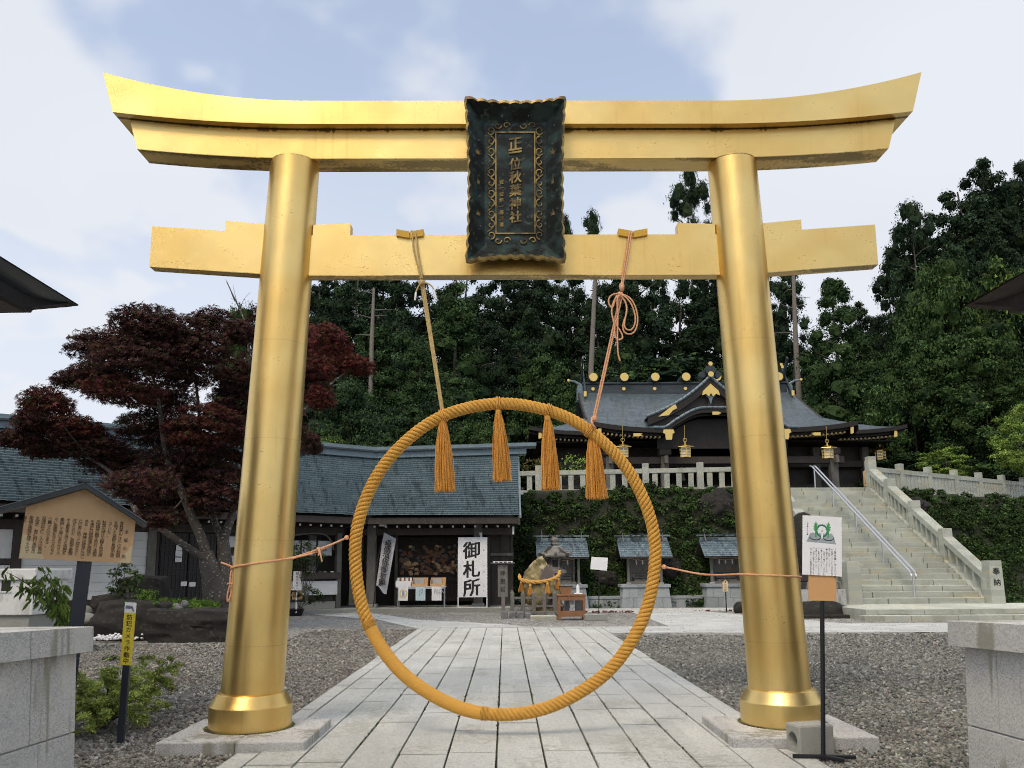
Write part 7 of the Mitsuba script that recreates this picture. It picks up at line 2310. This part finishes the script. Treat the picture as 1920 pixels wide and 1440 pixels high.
# bare dead trunks
for (p0, p1, r_, lab) in (((6.565, 61.000, 15.977), (7.181, 61.000, 25.700), .20, 'straight bare grey trunk without branches rising left of the pink cord'), ((23.317, 64.000, 19.245), (23.473, 64.000, 25.488), .21, 'bare pale trunk with short dead twigs right of the right golden pillar'), ((-10.506, 64.000, 19.369), (-10.425, 64.000, 23.790), .17, 'pale slender trunk among the dark trees left of the khaki cord')):
    t = thing('bare_tree', lab, 'tree')
    p0, p1 = np.array(p0), np.array(p1)
    base = np.array([p0[0], p0[1], float(terrain(p0[:1], p0[1:2])[0])])
    part(t, 'trunk', tube([base, p0, p1], [r_ * 1.2, r_, r_ * .6], 8), 'mat_pale_bark', smooth=True)
    if 'twigs' in lab or 'slender' in lab:
        rr_ = np.random.default_rng(3)
        for k_ in range(9):
            q = p0 + (p1 - p0) * rr_.uniform(0, 1)
            a = rr_.uniform(0, 6.28)
            part(t, 'twig', tube([q, q + [1.0 * math.cos(a), .6 * math.sin(a), .15], q + [1.9 * math.cos(a), 1.2 * math.sin(a), rr_.uniform(0, .5)]], [.05, .035, .012], 5), 'mat_pale_bark')


# ---------------------------------------------------------------- bank vegetation, ground cover and small shrubs
def scatter_bank(n, xr, yr, keep, rad, leaf, cols, per, lift=.15):
    x, y = rv.uniform(*xr, n), rv.uniform(*yr, n)
    k = keep(x, y)
    x, y = x[k], y[k]
    z = terrain(x, y) + lift
    return clumps(np.stack([x, y, z], 1), rv.uniform(*rad, len(x)), per, leaf, cols, rv, .75, .5, .6, .45)


BANK = [(.021, .039, .014), (.031, .055, .017), (.042, .071, .021), (.015, .029, .013), (.060, .095, .027)]
labels['bank_shrubbery'] = {'label': 'dense dark green bushes and ferns covering the bank below the terrace fences', 'category': 'shrubbery', 'kind': 'stuff'}
dens = lambda x, y: meshkit.fbm(np.stack([x * .45, y * .45, 0 * x], -1), 2, 3) > .40


def bank_points(n, xr, yr_slope, seed):
    """Points spread evenly over the height of the bank's slope."""
    r_ = np.random.default_rng(seed)
    x = r_.uniform(*xr, n)
    yb = 32.2 + np.where(x > 15, yr_slope * np.clip(x - 15.2, 0, 14), 0)
    u = r_.uniform(0.0, 1.0, n)
    t = .5 - np.sin(np.arcsin(1 - 2 * u) / 3)          # inverse of the smooth step
    y = yb - 1.25 + 2.5 * t
    return np.stack([x, y - .05, terrain(x, y) + .02], 1), u, r_


mats_ = []
for n_, xr_, sl, sd_ in ((1150, (-2.5, 10.6), 0, 1), (1500, (15.5, 30), .60, 2)):
    p_, u_, r_ = bank_points(n_, xr_, sl, sd_)
    big = meshkit.fbm(p_ * .7, 2, 5)
    k_ = (big > .36) | (r_.uniform(size=n_) < .45)
    p_, u_, big = p_[k_], u_[k_], big[k_]
    rad_ = np.where(u_ > .86, r_.uniform(.12, .22, len(u_)), r_.uniform(.16, .34, len(u_)) + .22 * np.clip(big - .45, 0, .3))
    light_ = big > .52
    for sel, cols_ in ((light_, BANK[1:3] + MID), (~light_, BANK)):
        mats_.append(clumps(p_[sel], rad_[sel], 74, .125, cols_, rv, .75, .5, .6, .45))
for n_, xr_, yr_, kp_ in ((420, (-2.5, 10.6), (30.95, 31.5), lambda x, y: dens(x, y)), (500, (15.6, 30), (28.4, 33.5), lambda x, y: (y < 31.2 + .6 * (x - 15.2)) & (y > 28.5 + .2 * (x - 15))), (26, (3.0, 6.0), (33.0, 33.4), lambda x, y: x > 0)):
    mats_.append(scatter_bank(n_, xr_, yr_, kp_, (.18, .40), .13, BANK, 70, .1))
v, f, c = join(mats_)
part(None, 'bank_shrubbery', (v, f), 'mat_leaf', color=c)
# bare rocks that show in the bank
for i, (p_, r_) in enumerate((((8.412, 32.750, 3.716), (.8, .35, .75)), ((6.186, 31.500, 1.496), (.4, .3, .4)), ((3.777, 31.600, 1.055), (.5, .3, .35)), ((16.318, 33.000, 3.797), (.6, .4, .4)), ((-0.437, 31.800, 1.777), (.7, .4, .6)))):
    t = thing('bank_rock', 'dark grey rock face in the bank, %s' % ('left of the right golden pillar under the fence', 'between the second and third small shrines', 'behind the plain white notice', 'under the right stone fence beside the balustrade', 'in the dark gap right of the left hall')[i], 'rock', 'rocks showing in the bank')
    part(t, 'stone', rock(p_, r_, 70 + i, .5, 2.1, 3), 'mat_dark_rock', smooth=30)


def stem_plant(name, lab, base, top_pts, leaf, cols, per, rad, asp=.5, flat=.8, cat='shrub', up=.4):
    t = thing(name, lab, cat)
    base = np.array(base)
    ms = []
    for p in top_pts:
        p = np.array(p)
        m_ = base + (p - base) * .55 + [0, 0, .06]
        ms.append(tube(spline([base + rv.normal(0, .02, 3) * [1, 1, 0], m_, p], 8), np.linspace(.014, .005, 8), 5))
    part(t, 'stem', merge(ms), 'mat_bark', smooth=True)
    v, f, c = clumps(np.array(top_pts), rad, per, leaf, cols, rv, flat, up, .6, asp, .2)
    part(t, 'foliage', (v, f), 'mat_leaf', color=c)
    return t


G1 = [(.13, .21, .045), (.18, .26, .06), (.10, .16, .04)]
stem_plant('small_shrub', 'small round-leaved green shrub on thin stems behind the notice board', (-8.674, 19.500, 0.369), [(-8.826, 19.500, 1.555), (-8.656, 19.500, 1.395), (-9.022, 19.500, 1.361), (-8.922, 19.500, 1.154), (-8.701, 19.500, 1.152), (-8.488, 19.500, 1.273), (-9.058, 19.500, 0.997), (-8.834, 19.500, 0.948), (-8.571, 19.500, 1.031)], .085, MID, 70, .19)
# young tree with long drooping leaves behind the wall
yt = thing('young_tree', 'young tree with long drooping light green leaves behind the left granite wall', 'tree')
base = np.array((-4.457, 8.600, 0.820))
tips = [(-4.970, 8.400, 1.418), (-4.852, 8.400, 1.277), (-4.746, 8.500, 1.353), (-4.685, 8.500, 1.458), (-4.643, 8.600, 1.393), (-4.694, 8.400, 1.276), (-4.610, 8.500, 1.194), (-4.552, 8.600, 1.339), (-4.545, 8.700, 1.267), (-4.575, 8.600, 1.084), (-4.542, 8.700, 1.026), (-4.509, 8.600, 0.925), (-4.614, 8.600, 1.297)]
ms, lp, ln_ = [], [], []
for p in tips:
    p = np.array(p)
    c_ = spline([base, base + (p - base) * .5 + [0, 0, .14], p + [0, 0, .03]], 14)
    ms.append(tube(c_, np.linspace(.010, .003, 14), 5))
    for k_ in range(26):
        q = c_[rv.integers(6, 14)] + rv.normal(0, .03, 3)
        lp.append(q)
part(yt, 'stem', merge(ms), 'mat_bark', smooth=True)
lv, lf, lc = [], [], []
for i, q in enumerate(lp):
    L, w = rv.uniform(.07, .115), rv.uniform(.012, .018)
    a = rv.uniform(0, 6.28)
    d = np.array([math.cos(a) * .5, math.sin(a) * .5, -rv.uniform(.4, 1)])
    d /= np.linalg.norm(d)
    s = np.cross(d, [math.sin(a), -math.cos(a), .3])
    s /= np.linalg.norm(s)
    fold = np.cross(d, s) * .008
    o = len(lv) * 0 + 8 * i
    lv += [q, q + d * L * .3 + s * w + fold, q + d * L * .65 + s * w * .85 + fold, q + d * L, q + d * L * .65 - s * w * .85 + fold, q + d * L * .3 - s * w + fold, q + d * L * .3, q + d * L * .65]
    lf += [[o, o + 1, o + 6], [o + 1, o + 2, o + 7], [o + 1, o + 7, o + 6], [o + 2, o + 3, o + 7], [o, o + 6, o + 5], [o + 5, o + 6, o + 7], [o + 5, o + 7, o + 4], [o + 4, o + 7, o + 3]]
    c_ = np.array(G1[rv.integers(3)]) * rv.uniform(.8, 1.3)
    lc += [c_] * 8
part(yt, 'leaf', (np.array(lv), np.array(lf)), 'mat_leaf', color=np.array(lc), kind='stuff')
# juniper by the wall
ju = thing('juniper_shrub', 'low spreading bright green juniper at the foot of the left granite wall', 'shrub')
cc = []
for x_, y_, d_ in [(rv.uniform(158, 275), rv.uniform(1272, 1345), rv.uniform(7.5, 8.6)) for _ in range(150)] + [(rv.uniform(262, 308), rv.uniform(1262, 1288), 8.2) for _ in range(16)]:
    q = np.array([-3.9, 8.0, 0.1]) + np.array([rv.normal(0, .32), rv.normal(0, .25), 0])
    cc.append(q)
JU = [(-3.827, 8.000, 0.378), (-3.729, 8.100, 0.412), (-3.596, 8.200, 0.374), (-3.403, 8.000, 0.303), (-3.603, 7.700, 0.280), (-3.456, 7.800, 0.240), (-3.643, 7.600, 0.206), (-3.378, 7.900, 0.200), (-3.412, 8.300, 0.409), (-3.322, 8.300, 0.443), (-3.604, 7.900, 0.320), (-3.944, 8.000, 0.284), (-4.102, 8.200, 0.377)]
cen = []
for p in JU:
    p = np.array(p)
    for k_ in range(16):
        cen.append(p + rv.normal(0, 1, 3) * [.11, .11, .075] * (0.5 if p[0] > -3.3 and False else 1))
v, f, c = clumps(np.array(cen), .058, 110, .034, [(.22, .28, .06), (.29, .34, .08), (.15, .20, .05)], rv, .7, .8, .5, .30, .3)
part(ju, 'foliage', (v, f), 'mat_leaf', color=c)
part(ju, 'stem', merge([tube(spline([(-3.75, 8.05, 0), (np.array(p) + [-3.75, 8.05, 0]) / 2 + [0, 0, .03], p], 6), np.linspace(.02, .006, 6), 5) for p in JU]), 'mat_bark')
labels['ground_cover'] = {'label': 'low bright green ground cover on the raised bed round the maple', 'category': 'ground cover', 'kind': 'stuff'}
cen = [np.array((-7.971, 19.000, 0.686)) * (1 - u) + np.array((-6.367, 19.200, 0.632)) * u + [0, rv.normal(0, .45), rv.normal(0, .05)] for u in rv.uniform(0, 1, 260)]
cen += [np.array((-7.968, 18.800, 0.869)) + rv.normal(0, 1, 3) * [.10, .1, .12] for _ in range(30)]
v, f, c = clumps(np.array(cen), .10, 36, .055, [(.10, .19, .03), (.13, .22, .04), (.07, .13, .025)], rv, .8, .6, .6, .4, .2)
part(None, 'ground_cover', (v, f), 'mat_leaf', color=c)
stem_plant('potted_shrub', 'tall green bamboo-like shrub at the left end of the shop counter', (-6.213, 26.500, 0.435), [(-6.519, 26.500, 2.093), (-6.271, 26.500, 2.225), (-6.012, 26.500, 2.006), (-6.340, 26.500, 1.758), (-6.082, 26.500, 1.590), (-6.586, 26.500, 1.593), (-5.838, 26.500, 1.838), (-6.242, 26.500, 1.342), (-6.580, 26.500, 1.893)], .13, MID, 60, .26, .3)
stem_plant('potted_plant', 'dark green bushy plant in the low pot under the reception sign', (A[0] + .05, A[1] + .2, .2), [(-6.343, 27.000, 0.835), (-6.084, 27.000, 0.716), (-6.591, 27.000, 0.618), (-5.909, 27.000, 0.547), (-6.246, 27.000, 0.449), (-6.767, 27.000, 0.787)], .12, BANK, 60, .2, .35)
stem_plant('fence_shrub', 'rounded yellow-green shrub behind the terrace fence under the second tassel from the right', (2.903, 36.200, 5.158), [(2.444, 36.200, 5.749), (2.919, 36.200, 6.078), (3.388, 36.200, 6.028), (2.794, 36.200, 5.629), (3.263, 36.200, 5.627), (2.206, 36.200, 5.515), (3.615, 36.200, 5.625)], .13, LIGHT, 70, .40)
stem_plant('fence_shrub', 'reddish green shrub behind the ridge end of the left hall roof', (1.327, 38.000, 5.351), [(0.964, 38.000, 5.971), (1.460, 38.000, 6.266), (1.826, 38.000, 5.967), (1.331, 38.000, 5.672)], .15, [(.10, .085, .03), (.075, .09, .03)], 60, .45)
for x_, y_, lab in ((210, 1231, 'tiny pale green weed in the gravel right of the granite wall cap'),):
    p = np.array((-6.338, 13.800, 0.089)); p[2] = .05
    stem_plant('gravel_weed', lab, p, [p + rv.normal(0, 1, 3) * [.12, .12, .02] for _ in range(6)], .05, [(.14, .18, .06)], 20, .07, cat='weed')

# ---------------------------------------------------------------- the red maple
mp = thing('maple_tree', 'dark purple-red maple with layered crown and lichened forked trunk left of the gate', 'tree')


def limb(name, pts, r0_, r1_, n=18):
    c_ = spline(pts, n)
    return part(mp, name, tube(c_, np.linspace(r0_, r1_, n), 9), 'mat_bark', smooth=True), c_


limbs_ = {}
_, c1_ = limb('trunk', [(-6.692, 19.600, 0.519), (-6.726, 19.600, 0.956), (-6.861, 19.600, 1.445), (-6.995, 19.600, 1.876)], .33, .17)
_, c2_ = limb('limb', [(-6.565, 19.800, 0.582), (-6.563, 19.800, 1.072), (-6.606, 19.800, 1.691), (-6.667, 19.800, 2.191)], .26, .13)
_, L1 = limb('limb', [(-6.979, 19.600, 1.815), (-7.155, 19.600, 2.311), (-7.340, 19.500, 2.742), (-7.487, 19.400, 3.171), (-7.725, 19.300, 3.662), (-7.915, 19.300, 4.166), (-8.210, 19.500, 5.222), (-8.660, 19.800, 6.342)], .125, .02)
_, L2 = limb('limb', [(-6.913, 19.500, 1.690), (-7.169, 19.400, 1.873), (-7.513, 19.300, 2.117), (-7.960, 19.300, 2.425), (-8.534, 19.500, 2.748), (-9.230, 19.900, 3.544), (-10.496, 20.400, 4.331), (-11.678, 20.800, 4.869)], .09, .012)
_, L3 = limb('limb', [(-6.690, 19.800, 2.128), (-6.916, 20.000, 2.517), (-7.136, 20.200, 2.979), (-7.296, 20.300, 3.641), (-7.475, 20.300, 4.568), (-7.682, 20.400, 5.800), (-8.123, 20.500, 7.068)], .085, .018)
_, L4 = limb('limb', [(-6.641, 19.800, 2.166), (-6.534, 19.800, 2.567), (-6.423, 19.900, 3.017), (-6.397, 20.200, 3.757), (-6.452, 20.500, 4.998), (-6.553, 20.800, 6.439), (-6.758, 20.900, 7.887), (-7.034, 20.900, 8.466), (-7.264, 20.900, 8.932)], .10, .012)
_, L5 = limb('limb', [(-6.398, 20.100, 3.615), (-6.006, 20.800, 4.364), (-5.358, 21.300, 5.413), (-4.613, 21.600, 6.331), (-4.076, 21.700, 6.790)], .08, .02)
allp = np.vstack([L1[5:], L2[5:], L3[4:], L4[4:], L5[3:]])
# leaf pads of the crown: centre x, y, z, half width, half height
pads = [(-8.13, 18.16, 7.05, 0.82, 0.35), (-7.65, 18.79, 6.96, 0.85, 0.39), (-7.68, 21.17, 7.97, 0.61, 0.33), (-10.22, 20.25, 7.03, 0.78, 0.34), (-8.33, 18.20, 6.22, 1.05, 0.37), (-7.74, 19.62, 6.29, 0.95, 0.40), (-10.36, 19.81, 6.06, 0.64, 0.20), (-8.71, 18.47, 5.54, 0.95, 0.29), (-8.68, 20.89, 5.88, 0.83, 0.35), (-10.23, 18.28, 5.22, 0.59, 0.26), (-11.17, 19.44, 5.03, 0.43, 0.25), (-10.61, 19.97, 4.93, 0.90, 0.28), (-11.57, 19.61, 4.59, 0.57, 0.18), (-10.25, 20.26, 4.55, 0.94, 0.31), (-9.73, 20.90, 4.23, 1.08, 0.35), (-9.16, 21.82, 5.24, 1.19, 0.51), (-6.93, 18.99, 4.80, 0.98, 0.51), (-6.81, 20.52, 6.30, 0.53, 0.53), (-6.95, 20.72, 5.52, 0.67, 0.60), (-6.27, 19.03, 7.02, 0.42, 0.22), (-3.83, 17.81, 6.46, 0.48, 0.28), (-4.23, 21.89, 6.93, 0.77, 0.25), (-4.46, 19.05, 6.14, 0.49, 0.27), (-4.33, 19.12, 5.49, 0.32, 0.25), (-5.06, 21.55, 4.72, 0.25, 0.22), (-4.96, 20.26, 7.13, 0.39, 0.39), (-7.62, 19.78, 4.08, 1.15, 0.46), (-7.10, 21.05, 4.38, 0.81, 0.62), (-7.86, 17.93, 3.33, 0.81, 0.32), (-8.15, 20.77, 3.29, 1.07, 0.51), (-6.68, 19.37, 3.35, 0.75, 0.50), (-7.51, 18.18, 2.62, 0.53, 0.19), (-7.89, 20.57, 3.61, 1.06, 0.53), (-6.36, 21.71, 6.66, 0.84, 0.84), (-5.17, 18.67, 4.68, 0.72, 0.72), (-6.04, 20.45, 7.75, 0.53, 0.39), (-9.45, 19.05, 6.03, 0.74, 0.27), (-9.19, 20.92, 7.33, 1.35, 0.40), (-11.40, 20.83, 4.50, 0.80, 0.19), (-6.99, 18.72, 6.58, 0.72, 0.36)]
ang = np.radians([90, 40, 140, -5, 185])
lens = np.array([1.0, .88, .88, .62, .62])
star = []
for q, l in zip(ang, lens):
    star += [[0, -.1], [l * .40 * math.cos(q - .32), l * .40 * math.sin(q - .32)], [l * math.cos(q), l * math.sin(q)], [l * .40 * math.cos(q + .32), l * .40 * math.sin(q + .32)]]
star = np.array(star)
sf = np.vstack([[[4 * k_, 4 * k_ + 1, 4 * k_ + 2], [4 * k_, 4 * k_ + 2, 4 * k_ + 3]] for k_ in range(5)])
lv, lc, tw = [], [], []
for (x_, y_, z_, w_, h_) in pads:
    c0_ = np.array([x_, y_, z_])
    n_ = int(5400 * w_ * max(h_, .35)) + 260
    e = rv.normal(0, 1, (n_, 3))
    e /= np.linalg.norm(e, axis=1, keepdims=True)
    e *= rv.uniform(0, 1, (n_, 1)) ** .42
    # layered: leaves gather on a few tilted sheets
    lay = np.round(e[:, 2] * 1.6 + .4 * np.sin(e[:, 0] * 3 + x_) ) / 1.6
    e[:, 2] = .38 * lay + .62 * e[:, 2] - .22 * (e[:, 0] ** 2 + e[:, 1] ** 2)
    p = c0_ + e * [w_, max(w_ * .8, .6), h_ * 1.15] + rv.normal(0, .03, (n_, 3))
    nz = np.stack([rv.normal(0, .70, n_), rv.normal(0, .70, n_) - .45, np.ones(n_)], 1)
    nz /= np.linalg.norm(nz, axis=1, keepdims=True)
    a = rv.uniform(0, 6.28, n_)
    u = np.cross(nz, np.stack([np.cos(a), np.sin(a), 0 * a], 1))
    u /= np.linalg.norm(u, axis=1, keepdims=True)
    w2 = np.cross(nz, u)
    s = rv.uniform(.075, .125, n_)[:, None, None]
    q = p[:, None] + s * (star[None, :, :1] * u[:, None] + star[None, :, 1:] * w2[:, None]) - s * .25 * (star ** 2).sum(1)[None, :, None] * nz[:, None]
    lv.append(q.reshape(-1, 3))
    base_c = np.array([.056, .025, .022]) if rv.uniform() < .7 else np.array([.074, .024, .019])
    if x_ > -5.0:
        base_c = np.array([.098, .026, .021])
    t_ = rv.lognormal(0, .30, n_)[:, None] * base_c + np.clip(rv.normal(0, .008, (n_, 3)), 0, 1)
    g_ = rv.uniform(size=n_) < .12
    t_[g_] = np.array([.045, .045, .018])
    lc.append(np.repeat(t_, 20, 0))
    j = np.argmin(((allp - c0_) ** 2).sum(1))
    tw.append(tube(spline([allp[j], (allp[j] + c0_) / 2 + [0, 0, -.08], c0_], 8), np.linspace(.028, .006, 8), 5))
    for k_ in range(3):
        e_ = c0_ + rv.normal(0, .6, 3) * [w_, w_, h_ * .5]
        tw.append(tube([c0_ + (allp[j] - c0_) * .15, e_], [.010, .004], 4))
lv, lc = np.vstack(lv), np.vstack(lc)
nl = len(lv) // 20
part(mp, 'crown', (lv, (sf[None] + (np.arange(nl) * 20)[:, None, None]).reshape(-1, 3)), 'mat_leaf', color=lc)
# thin bare twigs on top
for p_ in ([(-7.030, 20.900, 8.393), (-7.186, 20.900, 8.757), (-7.296, 20.900, 9.005)], [(-6.847, 20.900, 8.031), (-6.783, 20.900, 8.465), (-6.624, 20.900, 8.639)], [(-6.926, 20.900, 8.248), (-7.040, 20.900, 8.611), (-7.092, 20.900, 8.830)], [(-6.799, 20.900, 7.887), (-6.944, 20.900, 8.321), (-7.146, 20.900, 8.495)], [(-6.645, 20.800, 7.286), (-6.465, 20.800, 7.570), (-6.422, 20.800, 7.855)]):
    tw.append(tube(spline(p_, 6), np.linspace(.010, .003, 6), 4))
part(mp, 'twigs', merge(tw), 'mat_bark', kind='stuff')
